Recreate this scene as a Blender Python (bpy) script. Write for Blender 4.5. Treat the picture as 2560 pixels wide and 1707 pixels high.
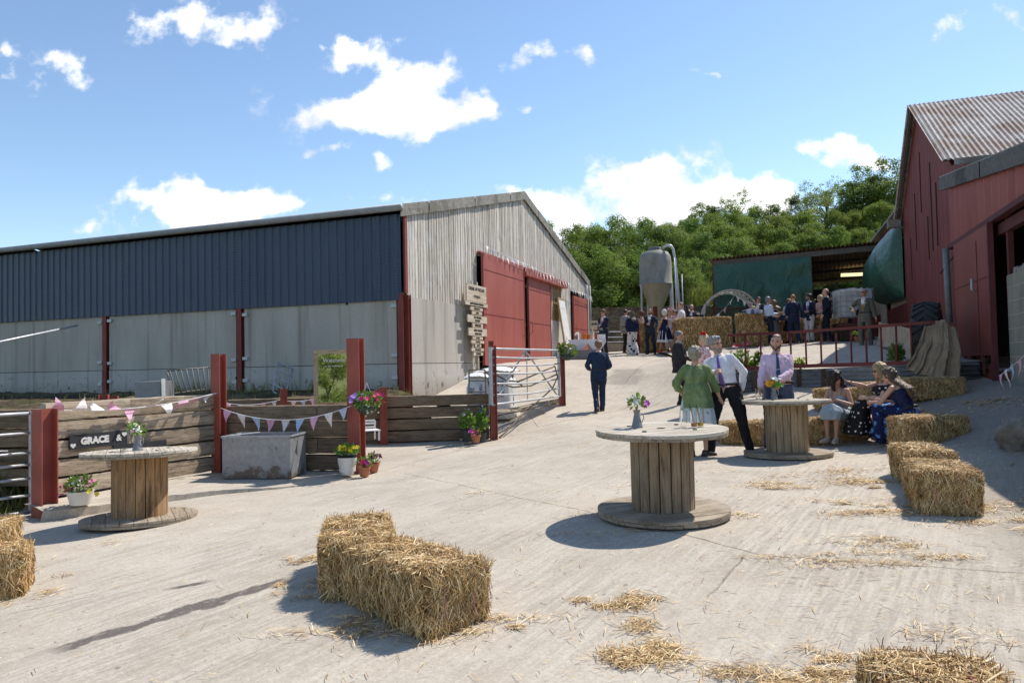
import bpy, bmesh, math, random
import numpy as np
from mathutils import Vector, Matrix, noise
from mathutils.bvhtree import BVHTree
R = math.radians
rnd = random.Random(7)
SC = bpy.context.scene
COL = SC.collection
for o in list(bpy.data.objects): bpy.data.objects.remove(o)

# ------------------------------------------------------------------ camera
F, PW, PH, EYE = 1834.0, 2560.0, 1707.0, 1.6
PITCH, ROLL = math.atan(60/1834.0), R(1.2)
_f = Vector((0, math.cos(PITCH), math.sin(PITCH)))
_r0 = Vector((1, 0, 0)); _u0 = Vector((0, -math.sin(PITCH), math.cos(PITCH)))
_r = _r0*math.cos(ROLL) - _u0*math.sin(ROLL)
_u = _r0*math.sin(ROLL) + _u0*math.cos(ROLL)
cam = bpy.data.objects.new('camera', bpy.data.cameras.new('camera'))
COL.objects.link(cam)
cam.data.sensor_width = 36; cam.data.lens = 36*F/PW
cam.data.clip_start = .05; cam.data.clip_end = 3000
cam.matrix_world = Matrix(((_r.x, _u.x, -_f.x, 0), (_r.y, _u.y, -_f.y, 0), (_r.z, _u.z, -_f.z, EYE), (0, 0, 0, 1)))
SC.camera = cam

def ray(px, py):
    d = _f + _r*((px-1280)/F) - _u*((py-853.5)/F)
    return d/d.y
def at(px, py, Y):                       # world point seen at a picture position, Y metres ahead
    return Vector((0, 0, EYE)) + ray(px, py)*Y
def hx(px, Y):                           # ground-plan position
    p = at(px, 900, Y); return (p.x, p.y)

# ------------------------------------------------------------------ light
SUN_AZ = Vector((.79, .61, 0)).normalized(); SUN_EL = R(53)
SUN_DIR = Vector((SUN_AZ.x*math.cos(SUN_EL), SUN_AZ.y*math.cos(SUN_EL), math.sin(SUN_EL)))
sun = bpy.data.objects.new('sun', bpy.data.lights.new('sun', 'SUN')); COL.objects.link(sun)
sun.data.energy = 3.6; sun.data.angle = R(.53); sun.data.color = (1, .935, .85)
sun.rotation_euler = SUN_DIR.to_track_quat('Z', 'Y').to_euler()
SC.view_settings.view_transform = 'Standard'; SC.view_settings.look = 'None'
SC.view_settings.gamma = 1; SC.view_settings.exposure = .66

W = bpy.data.worlds.new('World'); SC.world = W; W.use_nodes = True
nt = W.node_tree; nt.nodes.clear()
def wn(t, **k):
    n = nt.nodes.new(t)
    for a, b in k.items(): setattr(n, a, b)
    return n
def wm(op, a, b=None, c=None, clamp=False):
    n = wn('ShaderNodeMath', operation=op); n.use_clamp = clamp
    for i, v in enumerate((a, b, c)):
        if v is None: continue
        if isinstance(v, (int, float)): n.inputs[i].default_value = v
        else: nt.links.new(v, n.inputs[i])
    return n.outputs[0]
def wv(op, a, b=None):
    n = wn('ShaderNodeVectorMath', operation=op)
    for i, v in enumerate((a, b)):
        if v is None: continue
        if isinstance(v, tuple): n.inputs[i].default_value = v
        else: nt.links.new(v, n.inputs[i])
    return n.outputs['Value'] if op in ('DOT_PRODUCT', 'LENGTH') else n.outputs[0]
sky = wn('ShaderNodeTexSky', sky_type='NISHITA'); sky.sun_disc = False
sky.sun_elevation = SUN_EL; sky.sun_rotation = math.atan2(SUN_AZ.x, SUN_AZ.y)
sky.air_density = 1.0; sky.dust_density = .2; sky.ozone_density = 2.2; sky.altitude = 300
tc = wn('ShaderNodeTexCoord'); D = tc.outputs['Generated']
sx = wn('ShaderNodeSeparateXYZ'); nt.links.new(D, sx.inputs[0])
ay = wm('MAXIMUM', wm('ABSOLUTE', sx.outputs[1]), .12)
cx = wm('DIVIDE', sx.outputs[0], ay); cz = wm('DIVIDE', sx.outputs[2], ay)
comb = wn('ShaderNodeCombineXYZ'); nt.links.new(cx, comb.inputs[0]); nt.links.new(cz, comb.inputs[1])
n0 = wn('ShaderNodeTexNoise'); n0.inputs['Scale'].default_value = 8; n0.inputs['Detail'].default_value = 4
nt.links.new(comb.outputs[0], n0.inputs['Vector'])
warp = wv('MULTIPLY', wv('SUBTRACT', n0.outputs['Color'], (.5, .5, .5)), (.17, .11, 0))
P = wv('ADD', comb.outputs[0], warp)
CLOUDS = [  # px, py, half width, half height, weight (photograph pixels turned into sky directions)
 (520,45,150,52,1.1),(620,95,110,36,1.0),(440,20,70,30,1.0),(180,135,75,32,.9),(270,185,70,26,.9),(40,185,65,42,1.0),(10,110,40,24,.8),
 (960,270,200,62,1.25),(1080,235,110,70,1.1),(930,120,75,52,1.1),(1040,165,62,34,.9),(850,250,110,40,1.0),(830,375,85,18,.8),(960,388,42,26,.9),(1130,290,70,42,.9),
 (1370,150,105,24,.85),(1465,140,40,26,.7),(1345,256,50,15,.75),(1745,182,36,15,.8),(2370,85,36,34,.85),(2490,60,46,32,.75),(2540,90,36,24,.6),(812,112,32,14,.6),
 (520,530,210,60,1.3),(400,500,110,44,1.0),(620,500,120,48,1.0),(190,565,44,22,.8),(510,470,62,40,.9),(770,498,38,24,.8),(980,500,90,32,1.0),(690,472,26,14,.6),
 (1590,440,120,46,1.4),(1650,400,85,38,1.15),(1400,560,160,64,1.3),(1330,500,90,28,1.0),(1800,500,170,46,1.3),(1730,470,90,40,1.0),(1900,520,130,40,1.0),(1620,540,120,46,1.2),
 (2130,392,110,26,1.0),(2090,372,56,20,.8),(2200,405,60,22,.7),(2010,395,36,16,.6),(2100,425,30,14,.6)]
tot = None
for (a, b, w, h, k) in CLOUDS:
    d = ray(a, b); c = (d.x, d.z, 0)
    v = wv('MULTIPLY', wv('SUBTRACT', P, c), (F/w*1.07, F/h*1.07, 0))
    g = wm('EXPONENT', wm('MULTIPLY', wv('DOT_PRODUCT', v, v), -.75))
    g = wm('MULTIPLY', g, k*.9)
    tot = g if tot is None else wm('ADD', tot, g)
n1 = wn('ShaderNodeTexNoise'); n1.inputs['Scale'].default_value = 19; n1.inputs['Detail'].default_value = 6; n1.inputs['Roughness'].default_value = .6
nt.links.new(comb.outputs[0], n1.inputs['Vector'])
den = wm('ADD', tot, wm('MULTIPLY', wm('SUBTRACT', n1.outputs[0], .5), 3.7))
mr = wn('ShaderNodeMapRange', interpolation_type='SMOOTHSTEP'); mr.inputs[1].default_value = .42; mr.inputs[2].default_value = 1.30
nt.links.new(den, mr.inputs[0])
gate = wn('ShaderNodeMapRange'); gate.inputs[1].default_value = .05; gate.inputs[2].default_value = .40; nt.links.new(tot, gate.inputs[0])
mask = wm('MULTIPLY', mr.outputs[0], gate.outputs[0], clamp=True)
n2 = wn('ShaderNodeTexNoise'); n2.inputs['Scale'].default_value = 9; n2.inputs['Detail'].default_value = 3
nt.links.new(wv('ADD', comb.outputs[0], (0.02, -.03, 3.0)), n2.inputs['Vector'])
cr = wn('ShaderNodeMapRange'); cr.inputs[1].default_value = .36; cr.inputs[2].default_value = .58; cr.inputs[3].default_value = .80; cr.inputs[4].default_value = 1.0
nt.links.new(n2.outputs[0], cr.inputs[0])
cc = wn('ShaderNodeMixRGB', blend_type='MIX'); cc.inputs[1].default_value = (4.0, 4.15, 4.5, 1); cc.inputs[2].default_value = (5.7, 5.65, 5.6, 1)
cf = wn('ShaderNodeMapRange'); cf.inputs[1].default_value = .80; cf.inputs[2].default_value = 1.0; nt.links.new(cr.outputs[0], cf.inputs[0]); nt.links.new(cf.outputs[0], cc.inputs[0])
hs = wn('ShaderNodeHueSaturation'); hs.inputs['Saturation'].default_value = 1.04; hs.inputs['Value'].default_value = .83; tn = wn('ShaderNodeMixRGB', blend_type='MULTIPLY'); tn.inputs[0].default_value = 1; tn.inputs[2].default_value = (1.03, 1.0, .95, 1); nt.links.new(sky.outputs[0], tn.inputs[1]); nt.links.new(tn.outputs[0], hs.inputs['Color'])
mx = wn('ShaderNodeMixRGB'); nt.links.new(mask, mx.inputs[0]); nt.links.new(hs.outputs[0], mx.inputs[1]); nt.links.new(cc.outputs[0], mx.inputs[2])
W.cycles.sampling_method = 'MANUAL'; W.cycles.sample_map_resolution = 256
bg = wn('ShaderNodeBackground'); bg.inputs[1].default_value = .15; nt.links.new(mx.outputs[0], bg.inputs[0])
wo = wn('ShaderNodeOutputWorld'); nt.links.new(bg.outputs[0], wo.inputs[0])

# ------------------------------------------------------------------ object helpers
def tag(o, label=None, cat=None, group=None, kind=None):
    if label: o['label'] = label
    if cat: o['category'] = cat
    if group: o['group'] = group
    if kind: o['kind'] = kind
    return o
def thing(name, label, cat, loc=(0, 0, 0), rz=0, group=None, rot=None):
    o = bpy.data.objects.new(name, None); COL.objects.link(o)
    o.empty_display_size = .2; o.location = loc
    o.rotation_euler = rot if rot else (0, 0, rz)
    return tag(o, label, cat, group)
def mobj(name, me, mat, parent=None, smooth=False):
    o = bpy.data.objects.new(name, me); COL.objects.link(o)
    if mat is not None:
        me.materials.clear()
        for m in (mat if isinstance(mat, (list, tuple)) else [mat]): me.materials.append(m)
    if parent: o.parent = parent
    if smooth is not False:
        me.polygons.foreach_set('use_smooth', [True]*len(me.polygons))
        if smooth is not True: me.set_sharp_from_angle(angle=R(smooth))
    me.update()
    return o
def clone(o, parent=None, **k):
    c = o.copy(); COL.objects.link(c); c.parent = parent
    for ch in [x for x in KIDS.get(o.name, [])] if False else list(o.children): clone(ch, c)
    return c
class MB:
    def __init__(s): s.v = []; s.f = []; s.m = []; s.mi = 0
    def add(s, vs, fs):
        b = len(s.v); s.v += [tuple(v) for v in vs]
        s.f += [tuple(b+i for i in f) for f in fs]; s.m += [s.mi]*len(fs)
    def box(s, c, d, M=None, j=0):                      # centre, full size
        x, y, z = [q/2 for q in d]; vs = []
        for i in range(8):
            p = Vector((x*(1 if i & 1 else -1), y*(1 if i & 2 else -1), z*(1 if i & 4 else -1)))
            if j: p += Vector((rnd.uniform(-j, j), rnd.uniform(-j, j), rnd.uniform(-j, j)))
            p = (M @ p if M else p) + Vector(c); vs.append(p)
        s.add(vs, [(0, 2, 3, 1), (4, 5, 7, 6), (0, 1, 5, 4), (2, 6, 7, 3), (0, 4, 6, 2), (1, 3, 7, 5)])
    def span(s, a, b): s.box([(p+q)/2 for p, q in zip(a, b)], [abs(q-p) for p, q in zip(a, b)])
    def bar(s, a, b, w, h, up=(0, 0, 1)):               # rectangular bar from a to b
        a = Vector(a); b = Vector(b); d = b-a; L = d.length; d.normalize()
        u = Vector(up); x = d.cross(u)
        if x.length < 1e-4: x = d.cross(Vector((0, 1, 0)))
        x.normalize(); y = x.cross(d)
        M = Matrix((x, d, y)).transposed()
        s.box((a+b)/2, (w, L, h), M)
    def tube(s, pts, r, n=8, cap=True, closed=False):
        pts = [Vector(p) for p in pts]; rs = r if isinstance(r, (list, tuple)) else [r]*len(pts)
        prev = None; rings = []
        for i, p in enumerate(pts):
            a = pts[max(i-1, 0)]; b = pts[min(i+1, len(pts)-1)]
            t = (b-a).normalized() if (b-a).length > 1e-9 else Vector((0, 0, 1))
            if prev is None:
                q = Vector((0, 0, 1)) if abs(t.z) < .9 else Vector((1, 0, 0))
                x = t.cross(q).normalized()
            else: x = (prev - t*prev.dot(t)).normalized()
            prev = x; y = t.cross(x)
            rings.append([p + (x*math.cos(2*math.pi*k/n)+y*math.sin(2*math.pi*k/n))*rs[i] for k in range(n)])
        s.rings(rings, cap)
    def rings(s, rings, cap=True):
        n = len(rings[0]); vs = [v for r_ in rings for v in r_]; fs = []
        for i in range(len(rings)-1):
            for k in range(n):
                fs.append((i*n+k, i*n+(k+1) % n, (i+1)*n+(k+1) % n, (i+1)*n+k))
        if cap:
            fs.append(tuple(range(n-1, -1, -1))); fs.append(tuple((len(rings)-1)*n+k for k in range(n)))
        s.add(vs, fs)
    def lathe(s, prof, c=(0, 0, 0), n=24, cap=True, a0=0):
        c = Vector(c)
        s.rings([[c+Vector((r*math.cos(a0+2*math.pi*k/n), r*math.sin(a0+2*math.pi*k/n), z)) for k in range(n)] for r, z in prof], cap)
    def prism(s, poly, a, b):                          # poly of 3-D points extruded from offset a to offset b
        n = len(poly); A = [Vector(p)+Vector(a) for p in poly]; B = [Vector(p)+Vector(b) for p in poly]
        s.add(A+B, [tuple(range(n-1, -1, -1)), tuple(range(n, 2*n))]+[(i, (i+1) % n, n+(i+1) % n, n+i) for i in range(n)])
    def grid(s, nx, ny, fn):
        b = [fn(i/nx, j/ny) for j in range(ny+1) for i in range(nx+1)]
        s.add(b, [(j*(nx+1)+i, j*(nx+1)+i+1, (j+1)*(nx+1)+i+1, (j+1)*(nx+1)+i) for j in range(ny) for i in range(nx)])
    def mesh(s, name='m', fixn=True):
        me = bpy.data.meshes.new(name); me.from_pydata(s.v, [], s.f)
        if any(s.m): me.polygons.foreach_set('material_index', s.m)
        if fixn:
            bm = bmesh.new(); bm.from_mesh(me); bmesh.ops.recalc_face_normals(bm, faces=bm.faces); bm.to_mesh(me); bm.free()
        me.update(); return me
    def build(s, name, mat, parent=None, smooth=False, fixn=True):
        return mobj(name, s.mesh(name, fixn), mat, parent, smooth)
def evalmesh(me, mods):
    o = bpy.data.objects.new('tmp', me); COL.objects.link(o)
    for t, k in mods:
        m = o.modifiers.new(t, t)
        for a, b in k.items(): setattr(m, a, b)
    dg = bpy.context.evaluated_depsgraph_get(); dg.update()
    r = bpy.data.meshes.new_from_object(o.evaluated_get(dg)); bpy.data.objects.remove(o)
    return r
def text_mesh(txt, size, depth=.002, bold=0.0, shear=0):
    c = bpy.data.curves.new('t', 'FONT'); c.body = txt; c.size = size; c.extrude = depth; c.align_x = 'CENTER'; c.align_y = 'CENTER'
    c.offset = bold; c.resolution_u = 2; c.shear = shear
    o = bpy.data.objects.new('t', c); COL.objects.link(o)
    dg = bpy.context.evaluated_depsgraph_get(); dg.update()
    me = bpy.data.meshes.new_from_object(o.evaluated_get(dg)); bpy.data.objects.remove(o)
    return me

# ------------------------------------------------------------------ materials
class NT:
    def __init__(s, name):
        s.m = bpy.data.materials.new(name); s.m.use_nodes = True; s.t = s.m.node_tree; s.t.nodes.clear()
        s.out = s.n('ShaderNodeOutputMaterial'); s.b = s.n('ShaderNodeBsdfPrincipled'); s.L(s.b.outputs[0], s.out.inputs[0])
        s.tc = s.n('ShaderNodeTexCoord')
    def n(s, t, **k):
        q = s.t.nodes.new(t)
        for a, b in k.items(): setattr(q, a, b)
        return q
    def L(s, a, b): s.t.links.new(a, b)
    def put(s, v, sock):
        if isinstance(v, (int, float)): sock.default_value = v
        elif isinstance(v, tuple): sock.default_value = v if len(v) == len(sock.default_value) else tuple(v)+(1,)
        else: s.L(v, sock)
    def co(s, scale=(1, 1, 1), src='Object', rot=(0, 0, 0), loc=(0, 0, 0)):
        mp = s.n('ShaderNodeMapping'); mp.inputs['Scale'].default_value = scale if isinstance(scale, tuple) else (scale,)*3
        mp.inputs['Rotation'].default_value = rot; mp.inputs['Location'].default_value = loc
        if src == 'World':
            g = s.n('ShaderNodeNewGeometry'); s.L(g.outputs['Position'], mp.inputs[0])
        else: s.L(s.tc.outputs[src], mp.inputs[0])
        return mp.outputs[0]
    def noise(s, co, sc=1, det=4, rough=.55, dist=0):
        q = s.n('ShaderNodeTexNoise'); s.L(co, q.inputs['Vector'])
        q.inputs['Scale'].default_value = sc; q.inputs['Detail'].default_value = det; q.inputs['Roughness'].default_value = rough; q.inputs['Distortion'].default_value = dist
        return q.outputs[0]
    def voro(s, co, sc=1, feat='F1', out='Distance', rnd_=1):
        q = s.n('ShaderNodeTexVoronoi', feature=feat); s.L(co, q.inputs['Vector']); q.inputs['Scale'].default_value = sc
        q.inputs['Randomness'].default_value = rnd_
        return q.outputs[out]
    def rng(s, v, a, b, c=0., d=1., smooth=False):
        q = s.n('ShaderNodeMapRange'); q.interpolation_type = 'SMOOTHSTEP' if smooth else 'LINEAR'
        s.put(v, q.inputs[0]); q.inputs[1].default_value = a; q.inputs[2].default_value = b; q.inputs[3].default_value = c; q.inputs[4].default_value = d
        return q.outputs[0]
    def math(s, op, a, b=0., clamp=False):
        q = s.n('ShaderNodeMath', operation=op); q.use_clamp = clamp; s.put(a, q.inputs[0])
        if op not in ('ABSOLUTE', 'FRACT', 'FLOOR', 'SINE', 'SQRT'): s.put(b, q.inputs[1])
        return q.outputs[0]
    def mix(s, f, a, b, mode='MIX'):
        q = s.n('ShaderNodeMixRGB', blend_type=mode); s.put(f, q.inputs[0]); s.put(a, q.inputs[1]); s.put(b, q.inputs[2]); return q.outputs[0]
    def ramp(s, v, stops):
        q = s.n('ShaderNodeValToRGB'); s.L(v, q.inputs[0]); e = q.color_ramp.elements
        while len(e) < len(stops): e.new(.5)
        for i, (p, c) in enumerate(stops): e[i].position = p; e[i].color = tuple(c)+(1,) if len(c) == 3 else c
        return q.outputs[0]
    def sep(s, v):
        q = s.n('ShaderNodeSeparateXYZ'); s.L(v, q.inputs[0]); return q.outputs
    def island(s): return s.n('ShaderNodeNewGeometry').outputs['Random Per Island']
    def objrnd(s): return s.n('ShaderNodeObjectInfo').outputs['Random']
    def fin(s, col, rough=.8, bump=None, bs=.3, bd=.01, metal=0, spec=.5, **k):
        s.put(col, s.b.inputs['Base Color']); s.put(rough, s.b.inputs['Roughness']); s.put(metal, s.b.inputs['Metallic'])
        s.b.inputs['Specular IOR Level'].default_value = spec
        if bump is not None:
            q = s.n('ShaderNodeBump'); q.inputs['Strength'].default_value = bs; q.inputs['Distance'].default_value = bd
            s.L(bump, q.inputs['Height']); s.L(q.outputs[0], s.b.inputs['Normal'])
        for a, b in k.items(): s.put(b, s.b.inputs[a.replace('_', ' ')])
        return s.m
_plain = {}
def plain(col, rough=.8, metal=0, var=.12, sc=6, bump=.25, spec=.4):
    key = (col, rough, metal, var, sc, bump)
    if key in _plain: return _plain[key]
    t = NT('painted'); c = t.co(1.0); n = t.noise(c, sc, 5, .6)
    lo = tuple(x*(1-var*1.6) for x in col); hi = tuple(min(1, x*(1+var)) for x in col)
    f = t.rng(n, .3, .7)
    _plain[key] = t.fin(t.mix(f, lo, hi), rough, t.noise(c, sc*12, 3), bump, .002, metal, spec)
    return _plain[key]

def m_concrete():
    t = NT('yard_concrete'); w = t.co(1.0, 'World')
    big = t.noise(w, .35, 5, .6); mid = t.noise(w, 2.3, 6, .65); fine = t.noise(w, 42, 4, .7); grit = t.voro(w, 95, 'F1')
    col = t.mix(t.rng(big, .32, .68), (.36, .304, .238), (.50, .434, .345))
    col = t.mix(t.rng(mid, .35, .7, 0, .55), col, (.545, .505, .42))
    col = t.mix(t.math('MULTIPLY', t.rng(t.noise(w, .9, 6, .7, 1.2), .56, .66), .38), col, (.26, .225, .18))
    # brushed grooves running across the slabs
    d = t.noise(w, .5, 2, .5); ro_ = t.co(1.0, 'World', rot=(0, 0, R(-57))); mp_ = t.n('ShaderNodeMapping'); mp_.inputs['Scale'].default_value = (1.6, 24, 1); t.L(ro_, mp_.inputs[0]); gv = mp_.outputs[0]; rs_ = t.sep(ro_)
    st = t.noise(gv, 1.0, 5, .7, .6)
    zone = t.rng(t.noise(w, .6, 3), .44, .58)
    col = t.mix(t.math('MULTIPLY', t.rng(st, .47, .60), t.math('MULTIPLY', zone, .62)), col, (.30, .265, .225))
    col = t.mix(t.math('MULTIPLY', t.rng(st, .5, .34), .35), col, (.58, .54, .455))
    g2_ = t.noise(w, 19, 5, .75); g3_ = t.noise(w, 62, 3, .8)
    col = t.mix(t.rng(g2_, .52, .66, 0, .22), col, (.25, .215, .17)); col = t.mix(t.rng(g2_, .47, .36, 0, .16), col, (.64, .60, .50)); col = t.mix(t.rng(g3_, .57, .66, 0, .42), col, (.20, .17, .135))
    col = t.mix(t.rng(fine, .50, .68, 0, .42), col, (.26, .225, .185))
    col = t.mix(t.rng(fine, .44, .28, 0, .38), col, (.64, .60, .51))
    col = t.mix(t.rng(grit, .16, .05, 0, .28), col, (.62, .59, .54))
    spk = t.noise(w, 13, 2, .5); col = t.mix(t.rng(spk, .70, .745, 0, .7), col, (.17, .145, .12))
    # tyre-grooved patch at the front right: darker rows
    s_ = t.sep(w)
    g1 = t.math('MULTIPLY', t.rng(t.math('SINE', t.math('MULTIPLY', rs_[1], 34)), .55, 1), t.rng(t.noise(t.co((9, 22, 1), 'World'), 1.6, 3), .5, .6))
    reg = t.math('MULTIPLY', t.rng(s_[0], 1.3, 1.9), t.rng(s_[1], 5.7, 5.3))
    col = t.mix(t.math('MULTIPLY', t.math('MULTIPLY', g1, reg), .55), col, (.22, .185, .14))
    _nc = {}
    def nn_(ns):
        if ns not in _nc: _nc[ns] = t.math('SUBTRACT', t.noise(w, ns, 4, .6), .5)
        return _nc[ns]
    def seg(a, b, wd, ns, amp, soft=.6):
        # distance to a segment with a ragged edge
        ax, ay = a; bx, by = b; L = math.hypot(bx-ax, by-ay); ux, uy = (bx-ax)/L, (by-ay)/L
        dx = t.math('SUBTRACT', s_[0], ax); dy = t.math('SUBTRACT', s_[1], ay)
        al = t.math('ADD', t.math('MULTIPLY', dx, ux), t.math('MULTIPLY', dy, uy))
        ac = t.math('ADD', t.math('MULTIPLY', dx, -uy), t.math('MULTIPLY', dy, ux))
        nn = t.math('MULTIPLY', nn_(ns), amp)
        ac = t.math('ABSOLUTE', t.math('ADD', ac, nn))
        e = t.math('MULTIPLY', t.rng(al, -.05, .08), t.rng(al, L+.05, L-.08))
        return t.math('MULTIPLY', t.rng(ac, wd, wd*soft), e), al, L
    def gxy(px, py):
        p = ground_hit(px, py); return (p.x, p.y)
    # damp streak in the foreground
    a, al, L = seg(gxy(140, 1622), gxy(725, 1445), .085, 4.2, .24, .70)
    a2, _, _ = seg(gxy(420, 1472), gxy(525, 1452), .045, 2.5, .15)
    wet = t.math('MAXIMUM', a, a2)
    a3, _, _ = seg(gxy(1556, 962), gxy(1575, 922), .55, .9, 1.3); wet = t.math('MAXIMUM', wet, t.math('MULTIPLY', a3, .5)); wet = t.math('MULTIPLY', wet, t.rng(t.noise(w, 11, 5, .75), .34, .48, .45, 1))
    col = t.mix(t.math('MULTIPLY', wet, .95), col, (.12, .098, .080))
    # slab joints and cracks
    J = [((1010, 1183), (1300, 1245), .010), ((1300, 1245), (1560, 1300), .010), ((1560, 1300), (1900, 1388), .016), ((1900, 1388), (2560, 1432), .014),
         ((1860, 1395), (1770, 1490), .009), ((1700, 1068), (2240, 1080), .010), ((1800, 1180), (2300, 1165), .008),
         ((940, 1180), (1240, 1095), .012), ((1345, 1068), (1650, 985), .020), ((1520, 1045), (1660, 1000), .018), ((1320, 1030), (1345, 1068), .014),
         ((1560, 960), (1640, 900), .02), ((1930, 905), (1990, 880), .02), ((0, 1540), (240, 1488), .008)]
    cr = None
    for (p, q, wd) in J:
        m, _, _ = seg(gxy(*p), gxy(*q), wd, 5, .07, .4); cr = m if cr is None else t.math('MAXIMUM', cr, m)
    col = t.mix(t.math('MULTIPLY', cr, t.rng(t.noise(w, 4, 3), .4, .6, .25, .85)), col, (.19, .155, .10))
    # dirt and dung spread by the barns on the right
    dn = t.math('MULTIPLY', t.rng(t.math('ADD', t.math('SUBTRACT', t.math('MULTIPLY', s_[0], .94), t.math('MULTIPLY', s_[1], .341)), t.math('MULTIPLY', t.noise(w, .8, 5), 1.6)), 2.0, 3.2), t.rng(s_[1], 14.5, 13.5))
    col = t.mix(t.math('MULTIPLY', dn, .62), col, (.155, .135, .11))
    h = t.math('ADD', t.math('MULTIPLY', st, .6), t.math('ADD', t.math('MULTIPLY', fine, .5), t.math('MULTIPLY', cr, -1.2)))
    h = t.math('ADD', h, t.math('MULTIPLY', mid, .6))
    return t.fin(col, t.rng(wet, 0, 1, .92, .55), h, .75, .012, spec=.3)
def m_wallconc(tint=(.43, .385, .32), light=(.63, .58, .495)):
    t = NT('panel_concrete'); c = t.co(1.0)
    n = t.noise(t.co((1, 1, .35)), 1.1, 5, .6); f = t.noise(c, 26, 4, .7)
    z = t.sep(c); st = t.noise(t.co((3.2, 3.2, .12)), 1.5, 3, .5); lowp = t.rng(z[2], 1.72, 1.66)
    col = t.mix(t.rng(n, .3, .7), tint, light)
    col = t.mix(t.math('MULTIPLY', lowp, .35), col, (.66, .65, .62))
    top = t.math('MULTIPLY', t.rng(st, .5, .62), t.rng(z[2], 1.7, 3.3, .25, 1))
    col = t.mix(t.math('MULTIPLY', top, .5), col, (.55, .52, .47))
    col = t.mix(t.math('MULTIPLY', t.rng(st, .45, .33), .45), col, (.19, .165, .14))
    col = t.mix(t.rng(f, .5, .8, 0, .3), col, (.16, .14, .12))
    sp = t.noise(c, 5, 3, .7); low = t.rng(z[2], 1.75, 1.1)
    col = t.mix(t.math('MULTIPLY', t.rng(sp, .6, .66), low), col, (.09, .07, .05))
    col = t.mix(t.math('MULTIPLY', t.rng(t.math('ADD', z[2], t.math('MULTIPLY', t.noise(c, 1.3, 4), .7)), 1.75, 1.2), .6), col, (.15, .12, .085))
    col = t.mix(t.rng(t.objrnd(), 0, 1, 0, .28), col, (.26, .235, .20))
    hole = t.voro(t.co((.8, .8, .8)), 1.0); col = t.mix(t.rng(hole, .035, .03), col, (.04, .035, .03))
    return t.fin(col, .9, f, .3, .004)
def m_wood(a, b, dark, axis=2, sc=1.0, knots=True, gl=(.5, .5, .5), crack=.5):
    """weathered timber with grain along one local axis; every board gets its own tone"""
    t = NT('timber'); s3 = [9*sc]*3; s3[axis] = .7*sc
    isl = t.island(); off = t.n('ShaderNodeCombineXYZ')
    for k in range(3): t.L(t.math('MULTIPLY', isl, 31.7*(k+1)), off.inputs[k])
    v = t.n('ShaderNodeVectorMath', operation='ADD'); t.L(t.co(tuple(s3)), v.inputs[0]); t.L(off.outputs[0], v.inputs[1])
    g = t.noise(v.outputs[0], 1.4, 5, .65, 1.6); g2 = t.noise(v.outputs[0], 6, 4, .7, .5)
    blot = t.noise(t.co(2.0*sc), 1.1, 4, .6)
    col = t.mix(t.rng(isl, 0, 1), a, b)
    col = t.mix(t.rng(g, .42, .68, 0, .75), col, dark)
    col = t.mix(t.rng(g2, .5, .75, 0, .5), col, tuple(x*.55 for x in dark))
    col = t.mix(t.rng(blot, .5, .72, 0, .45), col, gl)
    ck = t.noise(v.outputs[0], 11, 3, .8, .3); col = t.mix(t.math('MULTIPLY', t.rng(ck, .60, .66), crack), col, tuple(x*.35 for x in dark))
    if knots:
        kn = t.voro(v.outputs[0], .33); col = t.mix(t.rng(kn, .16, .05, 0, .8), col, tuple(x*.4 for x in dark))
    return t.fin(col, .85, t.math('ADD', g, t.math('MULTIPLY', g2, .7)), .6, .006, spec=.25)
def m_steelred(col=(.25, .055, .042)):
    t = NT('red_paint'); c = t.co(1.0); n = t.noise(c, 2.2, 5, .65); f = t.noise(c, 30, 3, .7)
    k = t.mix(t.rng(n, .35, .7), tuple(x*.78 for x in col), tuple(x*1.15 for x in col))
    k = t.mix(t.rng(f, .66, .74, 0, .6), k, (.11, .06, .045))
    return t.fin(k, .62, f, .25, .002, spec=.35)
def m_redwall(axis='x'):
    t = NT('red_boarding'); c = t.co(1.0); z = t.sep(c)
    u = z[0]; bw = 2.6
    edge = t.math('ABSOLUTE', t.math('SUBTRACT', t.math('FRACT', t.math('MULTIPLY', u, bw)), .5))
    rid = t.rng(edge, .40, .47)
    id_ = t.n('ShaderNodeTexWhiteNoise', noise_dimensions='1D'); t.L(t.math('FLOOR', t.math('MULTIPLY', u, bw)), id_.inputs['W'])
    n = t.noise(t.co((1.2, 1.2, .35)), 1.3, 5, .65)
    col = t.mix(t.rng(n, .3, .7), (.16, .030, .023), (.24, .052, .037))
    col = t.mix(t.math('MULTIPLY', id_.outputs[0], .35), col, (.10, .022, .022))
    col = t.mix(t.math('MULTIPLY', rid, .6), col, (.055, .013, .013))
    sc = t.noise(t.co((14, 14, 1.1)), 1.0, 4, .7); col = t.mix(t.rng(sc, .68, .74, 0, .6), col, (.04, .02, .02))
    return t.fin(col, .7, t.math('ADD', t.math('MULTIPLY', rid, -1), t.math('MULTIPLY', sc, .4)), .5, .015, spec=.3)
def m_redsheet(a=(.31, .074, .056), b=(.405, .125, .096)):
    t = NT('red_steel_sheet'); c = t.co(1.0); n = t.noise(t.co((1.5, 1.5, .25)), 1.6, 5, .65); f = t.noise(c, 9, 5, .7)
    col = t.mix(t.rng(n, .3, .72), a, b)
    col = t.mix(t.rng(f, .6, .8, 0, .3), col, tuple(x*.7 for x in a))
    return t.fin(col, .55, n, .25, .01, spec=.35)
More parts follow.
